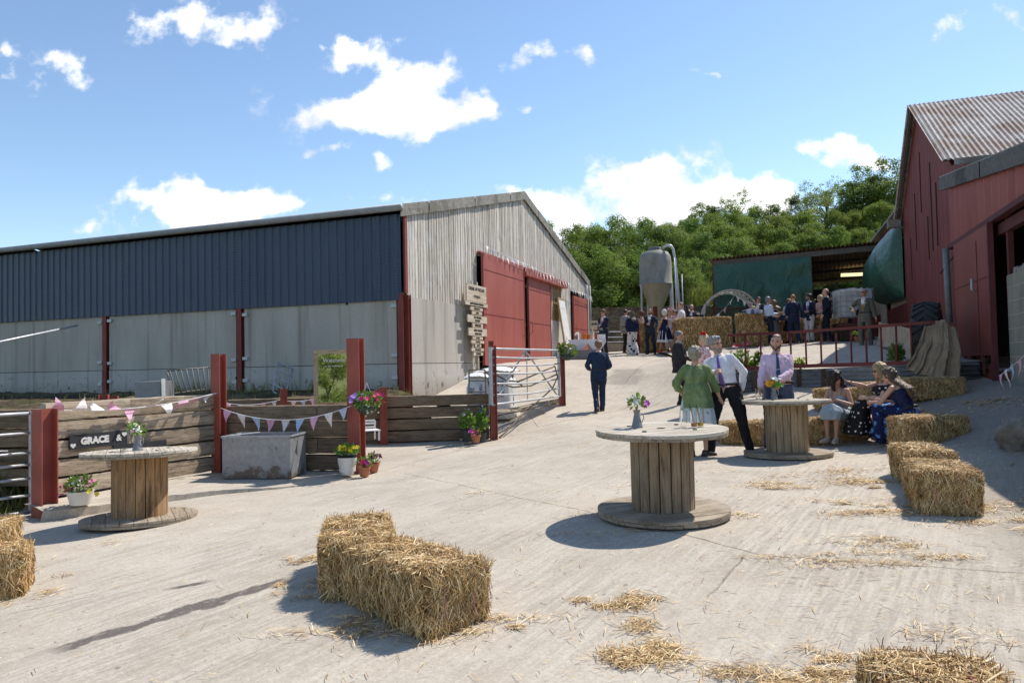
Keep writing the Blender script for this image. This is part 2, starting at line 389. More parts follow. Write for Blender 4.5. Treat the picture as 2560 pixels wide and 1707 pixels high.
def m_galv(base=.42, rust=.0, sc=1):
    t = NT('galvanised_steel'); c = t.co(1.0*sc); n = t.noise(c, 7, 5, .7); p = t.voro(c, 22, 'F1', 'Color')
    pv = t.n('ShaderNodeRGBToBW'); t.L(p, pv.inputs[0])
    col = t.mix(t.rng(n, .3, .7), (base*.72, base*.75, base*.78), (base*1.15, base*1.17, base*1.2))
    col = t.mix(t.rng(pv.outputs[0], .2, .8, 0, .25), col, (base*1.4,)*3)
    if rust:
        z = t.sep(c); r1 = t.noise(c, 4, 6, .7)
        lowz = t.math('ADD', t.rng(z[2], .22, .03, 0, .16), r1)
        col = t.mix(t.rng(lowz, .58, .66, 0, rust), col, (.12, .07, .04))
        col = t.mix(t.rng(r1, .4, .3, 0, .5), col, (.58, .58, .57))
    return t.fin(col, .5, n, .2, .003, metal=.35, spec=.5)
def m_louvre():
    t = NT('blue_louvred_sheet'); c = t.co(1.0); z = t.sep(c)
    prof = t.math('FRACT', t.math('MULTIPLY', z[1], 4.0))           # 0.25 m pitch
    inn = t.math('MULTIPLY', t.rng(prof, .22, .26), t.rng(prof, .74, .70))
    sl = t.rng(t.math('ABSOLUTE', t.math('SUBTRACT', t.math('FRACT', t.math('MULTIPLY', z[2], 15)), .5)), .18, .08)
    zr = t.math('MULTIPLY', t.rng(z[2], 3.5, 3.52), t.rng(z[2], 5.22, 5.20))
    m = t.math('MULTIPLY', t.math('MULTIPLY', inn, sl), zr)
    n = t.noise(t.co((1, 1, .3)), 1.2, 4); see = t.rng(t.noise(c, .9, 3), .60, .72)
    col = t.mix(t.rng(n, .3, .7), (.020, .040, .088), (.034, .060, .115))
    shn = t.n('ShaderNodeTexWhiteNoise', noise_dimensions='1D'); t.L(t.math('FLOOR', z[1]), shn.inputs['W']); col = t.mix(t.math('MULTIPLY', shn.outputs[0], .35), col, (.045, .07, .12)); col = t.mix(t.math('MULTIPLY', t.rng(t.noise(t.co((3, 3, .4)), 2, 5, .7), .55, .7), .35), col, (.11, .12, .125))
    lv = t.mix(see, (.065, .095, .135), (.16, .15, .12))
    col = t.mix(t.math('MULTIPLY', m, .85), col, lv)
    return t.fin(col, .42, m, .4, .01, spec=.5)
def m_corr(base=(.42, .36, .33), rust=(.24, .13, .085), amt=.5):
    t = NT('corrugated_sheet'); c = t.co(1.0); n = t.noise(c, .9, 6, .65); f = t.noise(c, 12, 4, .75); f2 = t.noise(c, 3.3, 5, .7)
    col = t.mix(t.rng(f, .35, .65), tuple(x*.7 for x in base), tuple(x*1.3 for x in base))
    col = t.mix(t.rng(n, .5-.0, .60, 0, amt), col, rust)
    col = t.mix(t.rng(f2, .56, .68, 0, .75), col, (.10, .085, .065))
    return t.fin(col, .8, f, .4, .006, metal=.0, spec=.3)
def m_straw(core=False):
    t = NT('straw')
    isl = t.island(); w = t.co(1.0)
    if core:
        g = t.noise(t.co((60, 60, 60)), 1, 5, .75); col = t.ramp(g, [(.35, (.055, .032, .012)), (.52, (.26, .16, .06)), (.68, (.52, .36, .16))])  # core coloured dark to paint in the shade between the stalks
        return t.fin(col, .9, g, 1.0, .02, spec=.2)
    col = t.ramp(isl, [(0, (.13, .070, .022)), (.25, (.38, .225, .080)), (.6, (.66, .44, .185)), (.86, (.82, .61, .32)), (1, (.86, .74, .48))])
    blot = t.noise(w, 5, 3); col = t.mix(t.rng(blot, .52, .7, 0, .35), col, (.34, .21, .085))
    return t.fin(col, .6, spec=.35)
def m_leaf(a, b, c_, tr=.38):
    t = NT('leaves'); isl = t.island(); o = t.objrnd()
    col = t.ramp(isl, [(0, a), (.5, b), (1, c_)])
    n = t.noise(t.co(.45, 'World'), 1, 3); col = t.mix(t.rng(n, .4, .68, 0, .6), col, tuple(x*1.35 for x in c_))
    hs = t.n('ShaderNodeHueSaturation'); t.L(col, hs.inputs['Color']); t.L(t.rng(o, 0, 1, .485, .515), hs.inputs['Hue']); t.L(t.rng(o, 0, 1, .75, 1.3), hs.inputs['Value'])
    t.put(hs.outputs[0], t.b.inputs['Base Color']); t.b.inputs['Roughness'].default_value = .65; t.b.inputs['Specular IOR Level'].default_value = .18
    tl = t.n('ShaderNodeBsdfTranslucent'); tm = t.mix(.5, hs.outputs[0], (.30, .42, .05)); t.L(tm, tl.inputs[0])
    ms = t.n('ShaderNodeMixShader'); ms.inputs[0].default_value = tr; t.L(t.b.outputs[0], ms.inputs[1]); t.L(tl.outputs[0], ms.inputs[2]); t.L(ms.outputs[0], t.out.inputs[0])
    return t.m
def m_soil():
    t = NT('soil'); w = t.co(1.0, 'World'); a = t.noise(w, 1.2, 6, .7); b = t.noise(w, 7, 5, .7)
    col = t.mix(t.rng(b, .35, .65), (.040, .028, .019), (.10, .075, .048))
    col = t.mix(t.rng(a, .48, .62, 0, .8), col, (.21, .165, .085))
    col = t.mix(t.rng(t.noise(w, .7, 4), .56, .66, 0, .8), col, (.060, .065, .025))
    return t.fin(col, .95, b, .9, .08, spec=.15)
def m_grass():
    t = NT('rough_grass'); w = t.co(1.0, 'World'); a = t.noise(w, .6, 6, .7); b = t.noise(w, 5, 5, .7)
    col = t.mix(t.rng(b, .35, .65), (.05, .08, .02), (.13, .15, .045)); col = t.mix(t.rng(a, .48, .62, 0, .8), col, (.22, .18, .08))
    return t.fin(col, .95, b, 1, .15, spec=.15)
def m_cloth(col, var=.1, rough=.85, sc=9, bump=.4, bd=.012, sheen=0):
    t = NT('cloth'); c = t.co(1.0); n = t.noise(t.co((1, 1, .6)), sc, 4, .55, .8); f = t.noise(c, 260, 2)
    k = t.mix(t.rng(n, .35, .65), tuple(x*(1-var*1.5) for x in col), tuple(min(1, x*(1+var)) for x in col))
    return t.fin(k, rough, n, bump, bd, spec=.25)
def m_floral(base, c1, c2, sc=9, amt=.42, leaf=None):
    t = NT('floral_cloth'); c = t.co(1.0); d = t.noise(c, sc*1.2, 3, .6)
    v = t.n('ShaderNodeVectorMath', operation='ADD'); t.L(c, v.inputs[0])
    q = t.n('ShaderNodeTexNoise'); t.L(c, q.inputs['Vector']); q.inputs['Scale'].default_value = sc*2; q2 = t.n('ShaderNodeVectorMath', operation='SCALE'); t.L(q.outputs['Color'], q2.inputs[0]); q2.inputs['Scale'].default_value = .07; t.L(q2.outputs[0], v.inputs[1])
    vo = t.voro(v.outputs[0], sc); k = t.mix(t.rng(vo, amt, amt-.05), base, c1)
    k = t.mix(t.rng(vo, amt*.45, amt*.38), k, c2)
    v2 = t.voro(v.outputs[0], sc*1.9); k = t.mix(t.math('MULTIPLY', t.rng(v2, .22, .18), t.rng(vo, amt, amt+.04)), k, leaf or c1)
    return t.fin(k, .8, t.noise(t.co((1, 1, .5)), 9, 3), .35, .01, spec=.25)
def m_dots():
    t = NT('polka_dot_cloth'); c = t.co(1.0); vo = t.voro(c, 13.5, rnd_=.28)
    k = t.mix(t.rng(vo, .235, .215), (.018, .013, .012), (.78, .76, .73))
    return t.fin(k, .8, t.noise(t.co((1, 1, .5)), 9, 3), .35, .01, spec=.25)
def m_glass(col=(1, 1, 1), rough=0.02):
    t = NT('glass'); t.b.inputs['Transmission Weight'].default_value = 1; t.b.inputs['IOR'].default_value = 1.3
    return t.fin(col, rough)
def m_block():
    t = NT('concrete_block_wall'); c = t.co(1.0); z = t.sep(c)
    row = t.math('MULTIPLY', z[2], 1/.225); off = t.math('MULTIPLY', t.math('FRACT', t.math('MULTIPLY', t.math('FLOOR', row), .5)), .225*2*.5*2)
    u = t.math('FRACT', t.math('MULTIPLY', t.math('ADD', z[0], off), 1/.45)); v = t.math('FRACT', row)
    e = t.math('MAXIMUM', t.rng(t.math('ABSOLUTE', t.math('SUBTRACT', u, .5)), .480, .490), t.rng(t.math('ABSOLUTE', t.math('SUBTRACT', v, .5)), .460, .478))
    wn_ = t.n('ShaderNodeTexWhiteNoise', noise_dimensions='2D'); cb = t.n('ShaderNodeCombineXYZ')
    t.L(t.math('FLOOR', t.math('MULTIPLY', t.math('ADD', z[0], off), 1/.45)), cb.inputs[0]); t.L(t.math('FLOOR', row), cb.inputs[1]); t.L(cb.outputs[0], wn_.inputs['Vector'])
    n = t.noise(t.co((2, 2, .6)), 1.5, 5, .65); f = t.noise(c, 40, 4, .7)
    col = t.mix(t.rng(n, .3, .7), (.20, .195, .155), (.33, .32, .265)); col = t.mix(t.math('MULTIPLY', wn_.outputs[0], .4), col, (.20, .20, .165))
    col = t.mix(t.rng(f, .5, .8, 0, .4), col, (.12, .115, .09)); col = t.mix(t.math('MULTIPLY', e, .75), col, (.42, .39, .33))
    low = t.rng(t.math('ADD', z[2], t.math('MULTIPLY', t.noise(c, 2, 4), .5)), 1.45, 1.1); col = t.mix(t.math('MULTIPLY', low, .7), col, (.07, .08, .04))
    return t.fin(col, .95, t.math('ADD', t.math('MULTIPLY', e, -1), f), .6, .008, spec=.2)
def m_stone():
    t = NT('rubble_stone'); c = t.co(1.0); vo = t.voro(t.co((1, 1, 1.8)), 3.2, 'DISTANCE_TO_EDGE'); cl = t.voro(t.co((1, 1, 1.8)), 3.2, 'F1', 'Color')
    col = t.mix(.3, (.16, .135, .10), cl, 'MULTIPLY'); col = t.mix(t.rng(t.noise(c, 2, 5), .4, .65), col, (.22, .19, .13)); col = t.mix(t.rng(vo, .04, .0), col, (.03, .025, .02))
    return t.fin(col, .95, vo, .6, .05, spec=.15)
def m_straw_alpha(): pass
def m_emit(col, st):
    t = NT("daylight_glow"); t.b.inputs["Emission Color"].default_value = col+(1,); t.b.inputs["Emission Strength"].default_value = st
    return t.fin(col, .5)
SKIN = lambda k=1.0: (.60*k, .36*k**1.2, .255*k**1.35)
def m_skin(k=1.0):
    t = NT('skin'); c = t.co(1.0); n = t.noise(c, 14, 4)
    a = SKIN(k); col = t.mix(t.rng(n, .35, .7), tuple(x*.9 for x in a), (a[0]*1.05, a[1]*.95, a[2]*.92))
    t.b.inputs['Subsurface Weight'].default_value = .08; t.b.inputs['Subsurface Radius'].default_value = (.02, .008, .004)
    return t.fin(col, .5, spec=.4)
def m_hair(col, v=.35):
    t = NT('hair'); n = t.noise(t.co((1, 1, .18)), 55, 4, .7, 1.5)
    k = t.mix(t.rng(n, .35, .65), tuple(x*(1-v) for x in col), tuple(min(1, x*(1+v)) for x in col)); return t.fin(k, .5, n, .9, .01, spec=.4)

def m_tie_dye():
    t = NT('sheer_green_cloth'); n = t.noise(t.co((1, 1, .6)), 7, 5, .65, .6); f = t.noise(t.co(1.0), 22, 3)
    k = t.ramp(n, [(.32, (.12, .16, .115)), (.45, (.13, .19, .075)), (.58, (.20, .26, .115)), (.72, (.28, .32, .20))]); return t.fin(t.mix(t.rng(f, .5, .75, 0, .3), k, (.10, .16, .10)), .8, n, .5, .015, spec=.2)

# ------------------------------------------------------------------ terrain heights
class TPS:
    def __init__(s, pts, lam=.02):
        P_ = np.array(pts, float); s.p = P_[:, :2]; n = len(P_)
        d = np.linalg.norm(s.p[:, None]-s.p[None], axis=2); K = np.where(d > 0, d*d*np.log(d+1e-12), 0)+lam*np.eye(n)
        A = np.zeros((n+3, n+3)); A[:n, :n] = K; A[:n, n] = 1; A[:n, n+1:] = s.p; A[n, :n] = 1; A[n+1:, :n] = s.p.T
        b = np.zeros(n+3); b[:n] = P_[:, 2]; s.w = np.linalg.solve(A, b); s.n = n
    def __call__(s, x, y):
        d2 = (s.p[:, 0]-x)**2+(s.p[:, 1]-y)**2
        return float((s.w[:s.n]*(.5*d2*np.log(d2+1e-12))).sum()+s.w[s.n]+s.w[s.n+1]*x+s.w[s.n+2]*y)
YARD = TPS([(0, -6, 0), (-9, -6, -.15), (9, -6, .15), (0, 0, 0), (0, 4, .03), (-4, 3, -.06), (4, 3, .10), (6.2, 5.5, .34), (1.38, 6.7, .20), (-4.2, 8.26, -.06),
    (3.86, 10.5, .24), (2.85, 10.8, .22), (2.4, 12.3, .33), (-5.9, 9, -.14), (-10, 8, -.3), (-4.7, 10.9, -.10), (-2.5, 10.9, -.02), (-2.6, 15, .1), (-.4, 15, .1),
    (1.3, 18.5, .56), (2.17, 18.3, .44), (4.1, 18.5, .63), (4.9, 16.6, .76), (6.6, 15.8, .84), (-5, 16, .4), (-2.02, 19.7, .92), (-1.32, 21.6, 1.31), (-.84, 22.9, 1.62), (0, 25.1, 1.73), (2, 30, 1.95),
    (3.6, 34.9, 2.1), (3.72, 29.7, 2.03), (5.4, 28.5, 1.93), (5.3, 24, 1.62), (10, 34, 2.4), (14, 34, 2.5), (12, 26, 2.2), (7.7, 11.6, .93), (7.2, 10.2, .86), (6.8, 8.6, .75), (9, 15, 1.2),
    (5.0, 20.6, 1.32), (4.3, 20.6, 1.05), (5.2, 22.5, 1.60), (5.2, 12.2, .25), (5.3, 10.9, .23), (7.0, 13.2, .72), (5.0, 7.5, .30), (8, 5, .6), (12, 8, 1.0), (-12, 16, .5), (-12, 30, 1)])
TERR = TPS([(4.8, 17.2, 1.37), (6.8, 17, 1.38), (8, 15, 1.46), (9.2, 14.8, 1.5), (10.8, 22.2, 1.93), (9.5, 27, 2.16), (12, 26, 2.27), (5.4, 24, 1.68), (6.6, 27, 2.03), (5.4, 28.5, 1.95),
    (10, 34, 2.42), (4.5, 34, 2.13), (14, 34, 2.5), (13, 20, 1.9)])
TF = [(5.15, 17.2), (6.46, 17.0), (7.14, 16.0), (7.78, 14.9), (8.25, 14.4), (9.2, 14.2)]      # front edge of the terrace
def tfront(x):
    if x <= TF[0][0]: return 17.2
    for (a, b), (c, d) in zip(TF, TF[1:]):
        if x <= c: return b+(d-b)*(x-a)/(c-a)
    return TF[-1][1]
def tleft(y): return 5.15+(y-17.2)*.03
def g(x, y):
    if x >= tleft(y) and y >= tfront(x) and y < 36:
        return TERR(x, y) if y < 24 else max(TERR(x, y), YARD(x, y))
    return YARD(x, y)
def ground_hit(px, py):
    d = ray(px, py); Y = 1.5
    while Y < 60:
        p = Vector((0, 0, EYE))+d*Y
        if p.z <= g(p.x, p.y):
            lo, hi = Y-.1, Y
            for _ in range(12):
                m = (lo+hi)/2; q = Vector((0, 0, EYE))+d*m
                if q.z <= g(q.x, q.y): hi = m
                else: lo = m
            return Vector((0, 0, EYE))+d*hi
        Y += .1
    return Vector((0, 0, EYE))+d*30

# ------------------------------------------------------------------ the ground sheets
def sheet(name, nx, ny, fn, mat, kind='structure', smooth=True):
    mb = MB(); mb.grid(nx, ny, fn); o = mb.build(name, mat, None, smooth, fixn=False); o['kind'] = kind; return o
def nz(x, y, s, seed=0): return noise.noise(Vector((x*s, y*s, seed)))
M_CONC = m_concrete(); M_SOIL = m_soil(); M_GRASS = m_grass()
sheet('yard', 170, 250, lambda i, j: (lambda x, y: (x, y, YARD(x, y)+.008*nz(x, y, 1.6)+.004*nz(x, y, 7)))(-14.5+29*i, -8+44.5*j), M_CONC)
def _tw(i, j):
    s = i*(len(TF)-1); k = min(int(s), len(TF)-2); fr = s-k
    fx, fy = TF[k][0]+(TF[k+1][0]-TF[k][0])*fr, TF[k][1]+(TF[k+1][1]-TF[k][1])*fr
    x = fx+(.05+.35*i)*(36-fy)*j; y = fy+(36-fy)*j
    z = TERR(x, y)
    return (x, y, max(z, YARD(x, y)+.01) if y > 22 else z)
sheet('terrace', 50, 90, _tw, M_CONC)
mb = MB()
mb.grid(16, 60, lambda i, j: (lambda y: (lambda s_: (tleft(y)+.001-.8*i, y, TERR(tleft(y), y)*(1-s_)+(YARD(tleft(y)-.8, y)-.03)*s_))(i*i*(3-2*i)))(17.2+8*j))
mb.build('ramp', M_CONC, None, True, False)['kind'] = 'structure'
# banked soil behind the sleeper walls
SF = [(-22, 10.4), (-9.5, 10.4), (-6.25, 9.62), (-5.05, 11.95), (-5.45, 14.22), (-2.9, 14.75), (-.75, 15.16)]
SB = [(-27, 28.2), (-18, 24.2), (-12.2, 22.0), (-10, 21.1), (-7, 19.9), (-4.5, 18.95), (-1.9, 17.6)]
def _soil(i, j):
    s = i*(len(SF)-1); k = min(int(s), len(SF)-2); fr = s-k
    a = [SF[k][q]+(SF[k+1][q]-SF[k][q])*fr for q in (0, 1)]; b = [SB[k][q]+(SB[k+1][q]-SB[k][q])*fr for q in (0, 1)]
    x = a[0]+(b[0]-a[0])*j; y = a[1]+(b[1]-a[1])*j
    z = .92+.16*j+.09*nz(x, y, .8)+.06*nz(x, y, 2.5)+.03*nz(x, y, 6)
    if k < 2: z = (.92 if j > .02 else .5)+.16*j+.1*nz(x, y, .8)+.05*nz(x, y, 4)
    if i > .93: z -= (i-.93)*5
    return (x, y, z)
sheet('soil', 170, 90, _soil, M_SOIL)
sheet('field', 2, 2, lambda i, j: (-900+1800*i, -900+1800*j, -.62), M_GRASS)
def hz(x, y):
    t = min(36, max(0, y-36.5)); e = max(0, min(1, (x+6)/34))
    return 2.1+t*(.10+.20*e)*min(1, t/14+.35)+.5*nz(x, y, .12)*min(1, t/5)+.15*nz(x, y, .6)*min(1, t/3)
sheet('hillside', 120, 60, lambda i, j: (lambda x, y: (x, y, hz(x, y)))(-40+150*i, 36+90*j), M_GRASS)
# concrete plinth the near sleeper wall stands on
def kerbpad():
    mb = MB(); F_ = [(135-28, 1296, 8.75), (200, 1275, 8.95), (300, 1250, 9.3), (420, 1240, 9.75), (560, 1225, 10.15), (700, 1213, 10.3), (800, 1208, 10.7), (900, 1200, 11.0)]
    fr = [hx(p, d) for p, _, d in F_]; bk = [(-6.1, 9.15), (-5.9, 9.5), (-5.5, 10.3), (-5.2, 11.0), (-4.7, 11.9), (-4.0, 11.85), (-3.2, 11.8), (-2.4, 11.7)]
    n = 60
    def pt(L, u): s = u*(len(L)-1); k = min(int(s), len(L)-2); f = s-k; return [L[k][q]+(L[k+1][q]-L[k][q])*f for q in (0, 1)]
    def fn(i, j):
        a = pt(fr, i); b = pt(bk, i); top = .015-.02*i+.008*nz(i*40, j, 1)
        base = YARD(a[0], a[1])-.03
        if j == 0: return (a[0]+.03*nz(i*30, 1, 1)-.02, a[1]-.03+.04*nz(i*25, 3, 1), base)
        if j < .3: return (a[0]+.03*nz(i*30, 2, 1), a[1]+.02*nz(i*25, 3, 1), top-.025+.01*nz(i*50, 0, 1))
        u = (j-.25)/.75
        return (a[0]+(b[0]-a[0])*u, a[1]+(b[1]-a[1])*u, top+.006*nz(i*60, j*8, 1))
    mb.grid(n, 4, fn); mb.build('kerb', M_CONC, None, 40, False)['kind'] = 'structure'
kerbpad()

# ------------------------------------------------------------------ the big barn on the left
M_PANEL = m_wallconc(); M_PANEL2 = m_wallconc((.40, .36, .31), (.54, .50, .44)); M_POST = m_steelred(); M_LOUV = m_louvre()
M_BOARD = m_wood((.48, .44, .375), (.78, .725, .63), (.20, .17, .135), 2, .8, gl=(.62, .64, .66)); M_BOARDN = m_wood((.36, .24, .12), (.52, .36, .19), (.20, .12, .055), 2, .8)
M_ROOF = m_corr((.30, .285, .26), (.22, .19, .15), .4); M_REDS = m_redsheet(); M_BARGE = m_corr((.26, .245, .21), (.13, .12, .09), .8)
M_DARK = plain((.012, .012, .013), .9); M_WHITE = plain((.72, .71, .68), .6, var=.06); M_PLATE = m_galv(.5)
BL = 17.9; EAVE = 5.42; RIDGE = 7.66; BO = (-2.65, 18.0)
barn = thing('barn', 'long farm barn with dark blue louvred side, weathered timber gable and concrete lower wall', 'barn', (BO[0], BO[1], 0), math.atan2(.938, .347))
# local x runs along the gable, local y along the long side away from the corner
def part(name, fn, mat, parent, smooth=False, **k):
    mb = MB(); fn(mb); return mb.build(name, mat, parent, smooth, **k)
def roofz(x): return EAVE+(RIDGE-EAVE)*(1-abs(x-BL/2)/(BL/2))
posts_y = [0.05, 4.95, 9.8, 14.7, 19.6, 24.5]
for k in range(5):
    y0, y1 = posts_y[k]+.14, posts_y[k+1]-.14
    part('concrete_panel', lambda m: m.span((-.02, y0, 1.71), (.13, y1, 3.34)), M_PANEL, barn)
    part('concrete_panel', lambda m: m.span((-.03, y0, .3), (.12, y1, 1.695)), M_PANEL, barn)
for i, y in enumerate(posts_y):
    def ib(m, y=y):
        h_ = 3.3 if i else 3.42; m.span((-.075, y-.075, .3), (-.06, y+.075, h_)); m.span((.04, y-.075, .3), (.055, y+.075, h_)); m.span((-.06, y-.01, .3), (.04, y+.01, h_))
    part('steel_column', ib, M_POST, barn)
    for z in (3.15, 1.95, 1.35):
        for s in (-1, 1):
            if (i == 0 and s < 0): continue
            part('bracket', lambda m: m.box((-.05, y+s*.19, z+(rnd.uniform(-.05, .05))), (.05, .16, .08)), M_PLATE, barn)
def side(m):
    n = int(24.6/.125); prof = [(0, 0), (.05, 0), (.075, .03), (.175, .03), (.2, 0), (.25, 0)]
    pts = []
    for k in range(99):
        for (a, b) in prof[:-1]: pts.append((-.06-b, .02+k*.25+a))
    for (x0, y0), (x1, y1) in zip(pts, pts[1:]):
        m.add([(x0, y0, 3.27), (x1, y1, 3.27), (x1, y1, 5.38), (x0, y0, 5.38)], [(0, 1, 2, 3)])
part('louvred_cladding', side, M_LOUV, barn, fixn=False)
part('gutter', lambda m: m.tube([(-.28, -.15, 5.50), (-.28, 25, 5.46)], .085, 10), plain((.30, .31, .31), .5), barn, True)
def roof(m, x0, x1):
    # wavy sheet from eave to ridge
    n = 25*7*4
    for k in range(n):
        ya = -.12+25.2*k/n; yb = -.12+25.2*(k+1)/n
        za = .03*math.sin(2*math.pi*ya/.146); zb = .03*math.sin(2*math.pi*yb/.146)
        za2, zb2 = za+.10, zb+.10
        m.add([(x0, ya, roofz2(x0)+za2), (x0, yb, roofz2(x0)+zb2), (x1, yb, roofz2(x1)+zb2), (x1, ya, roofz2(x1)+za2)], [(0, 1, 2, 3)])
def roofz2(x): return EAVE+.05+(RIDGE-EAVE)*(1-abs(x-BL/2)/(BL/2))
rf = part('roof', lambda m: (roof(m, -.32, BL/2), roof(m, BL/2, BL+.32)), M_ROOF, barn, True, fixn=False)
def barge(m):
    for a, b in ((-.32, BL/2), (BL/2, BL+.32)):
        n = 6
        for k in range(n):
            xa = a+(b-a)*k/n+.01; xb = a+(b-a)*(k+1)/n-.01; e = .012*(k % 2)
            pa, pb = roofz2(xa)+.17, roofz2(xb)+.17
            m.add([(xa, -.13-e, pa-.30), (xb, -.13-e, pb-.30), (xb, -.13-e, pb), (xa, -.13-e, pa), (xa, .1, pa+.01), (xb, .1, pb+.01), (xa, -.10-e, pa-.30), (xb, -.10-e, pb-.30)], [(0, 1, 2, 3), (3, 2, 5, 4), (0, 6, 7, 1)])
part('barge_board', barge, M_BARGE, barn, fixn=False)
# openings: two tall doors, boarded infill, third door
D1, D2, D3, D4 = 4.55, 8.75, 13.5, 17.3
LINT = 4.95
def boards(m, x0, x1, zb, zt=None, w=.135, gap=.025, y=-.05):
    x = x0
    while x < x1-.02:
        xe = min(x+w, x1); top = (lambda q: zt(q) if callable(zt) else zt) if zt is not None else (lambda q: roofz(q)-.02)
        b = zb(x) if callable(zb) else zb; dy = rnd.uniform(-.006, .006); b += rnd.uniform(-.02, .02)
        m.add([(x, y+dy, b), (xe, y+dy, b), (xe, y+dy, top(xe)), (x, y+dy, top(x)), (x, y+.022+dy, b), (xe, y+.022+dy, b), (xe, y+.022+dy, top(xe)), (x, y+.022+dy, top(x))],
              [(0, 1, 2, 3), (5, 4, 7, 6), (4, 0, 3, 7), (1, 5, 6, 2), (4, 5, 1, 0), (3, 2, 6, 7)])
        x = xe+gap
part('gable_boards', lambda m: (boards(m, .10, D1-.02, 3.32, w=.125, gap=.032), boards(m, D1, BL-.05, lambda x: LINT+.03 if x < D3+1.3 else LINT-.12, w=.115, gap=.03), ), M_BOARD, barn)
part('infill_boards', lambda m: boards(m, 11.25, 13.55, 3.35, 5.0, w=.13), M_BOARDN, barn)
part('side_boards', lambda m: boards(m, 13.6, 15.0, 1.8, 5.0, w=.13), M_BOARD, barn)
part('shade_backing', lambda m: (m.span((.05, .0, 3.3), (D1, .03, 5.4)), m.prism([(0, 0, 5.2), (BL, 0, 5.2), (BL, 0, 5.3), (BL/2, 0, RIDGE-.1), (0, 0, 5.3)], (0, 0, 0), (0, .03, 0)), m.span((11.2, 0, 3.3), (15, .03, 5.2))), plain((.05, .045, .04), .9), barn)  # dark sheet painted to give the shade seen through the board gaps
part('concrete_panel', lambda m: m.span((.22, -.06, 1.71), (D1, .06, 3.36)), M_PANEL2, barn)
part('concrete_panel', lambda m: m.span((.22, -.07, .3), (D1, .05, 1.695)), M_PANEL2, barn)
part('concrete_panel', lambda m: m.span((11.3, -.06, 1.4), (13.6, .06, 3.38)), plain((.62, .60, .56), .85, var=.12, sc=2), barn)
part('steel_column', lambda m: (m.span((.08, -.10, .3), (.095, .10, 3.4)), m.span((-.05, -.10, 3.42), (.07, -.055, 5.38)), m.span((.20, -.10, .3), (.215, .10, 3.4)), m.span((.095, -.02, .3), (.2, 0, 3.4))), M_POST, barn)
def door(x0, x1, z0, z1, y=-.20, seams=(.46, .86), handle=None):
    d = part('sliding_door', lambda m: m.span((x0, y, z0), (x1, y+.05, z1)), M_REDS, barn)
    def sm(m):
        for s in seams: m.box(((x0+x1)/2, y-.004, z0+(z1-z0)*s), (x1-x0, .01, .02))
        m.box((x0+.03, y-.006, (z0+z1)/2), (.05, .015, z1-z0)); m.box((x1-.03, y-.006, (z0+z1)/2), (.05, .015, z1-z0))
    part('seam', sm, plain((.20, .045, .04), .7), d)
    if handle: part('handle', lambda m: m.tube([(handle, y-.01, z0+1.0), (handle, y-.07, z0+1.05), (handle, y-.07, z0+1.4), (handle, y-.01, z0+1.45)], .014, 6), M_REDS, d, True)
door(D1, 8.35, 1.62, 5.03, y=-.24, handle=8.15)
door(9.0, 11.7, 1.74, 4.78, y=-.16, handle=9.2)
door(15.1, 17.6, 1.95, 4.62, y=-.14, handle=15.3)
part('door_rail', lambda m: (m.span((8.45, -.30, 4.78), (13.75, -.08, 5.06)), m.span((D1, -.18, 5.04), (8.45, -.06, 5.10))), M_REDS, barn)
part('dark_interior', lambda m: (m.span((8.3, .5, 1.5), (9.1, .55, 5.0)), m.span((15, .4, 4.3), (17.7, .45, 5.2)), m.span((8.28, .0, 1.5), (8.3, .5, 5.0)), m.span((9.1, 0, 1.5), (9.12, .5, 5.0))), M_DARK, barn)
part('corner_post', lambda m: m.span((17.62, -.12, 1.9), (17.9, .0, 5.35)), M_WHITE, barn)
part('back_wall', lambda m: (m.span((BL-.1, .05, .3), (BL, 25, 5.4)), m.prism([(0, 24.9, .3), (BL, 24.9, .3), (BL, 24.9, 5.4), (BL/2, 24.9, RIDGE), (0, 24.9, 5.4)], (0, 0, 0), (0, .1, 0))), M_BOARD, barn)
part('downpipe', lambda m: m.tube([(17.85, -.2, 5.3), (17.85, -.2, 2.0)], .05, 8), plain((.35, .35, .34), .6), barn, True)

# ------------------------------------------------------------------ red barns on the right (one wall plane, local x runs away from the camera)
M_REDW = m_redwall(); M_RUSTROOF = m_corr((.46, .41, .375), (.28, .175, .125), .75); M_BLOCK = m_block()
RO = (8.96, 15.0); RZ = math.atan2(.94, .341)
tall = thing('tall_barn', 'tall dark red barn with steep rusty corrugated roof', 'barn', (RO[0], RO[1], 0), RZ)
def rl(t, y, z): return (t, y, z)
EX0, EX1, AP = 1.0, 7.6, 4.65
part('gable_wall', lambda m: m.prism([(-.2, 0, 1.0), (7.5, 0, 1.0), (7.5, 0, 6.0), (AP, 0, 8.3), (EX0-.1, 0, 5.75), (-.2, 0, 5.5)], (0, 0, 0), (0, -.12, 0)), M_REDW, tall)
def rroof(m, xa, za, xb, zb, ln, ph=.1, amp=.020):
    n = int(ln/.0138)
    for k in range(n):
        ya = .22-ln*k/n; yb = .22-ln*(k+1)/n; a = amp*math.sin(2*math.pi*ya/.11); b = amp*math.sin(2*math.pi*yb/.11)
        nxn = Vector((zb-za, 0, -(xb-xa))).normalized()
        if nxn.z < 0: nxn = -nxn
        m.add([(xa+nxn.x*a, ya, za+nxn.z*a), (xa+nxn.x*b, yb, za+nxn.z*b), (xb+nxn.x*b, yb, zb+nxn.z*b), (xb+nxn.x*a, ya, zb+nxn.z*a)], [(0, 1, 2, 3)])
part('roof', lambda m: (rroof(m, AP, 8.34, EX0-.25, 5.85, 8), rroof(m, AP, 8.34, 7.8, 5.85, 8)), M_RUSTROOF, tall, True, fixn=False)
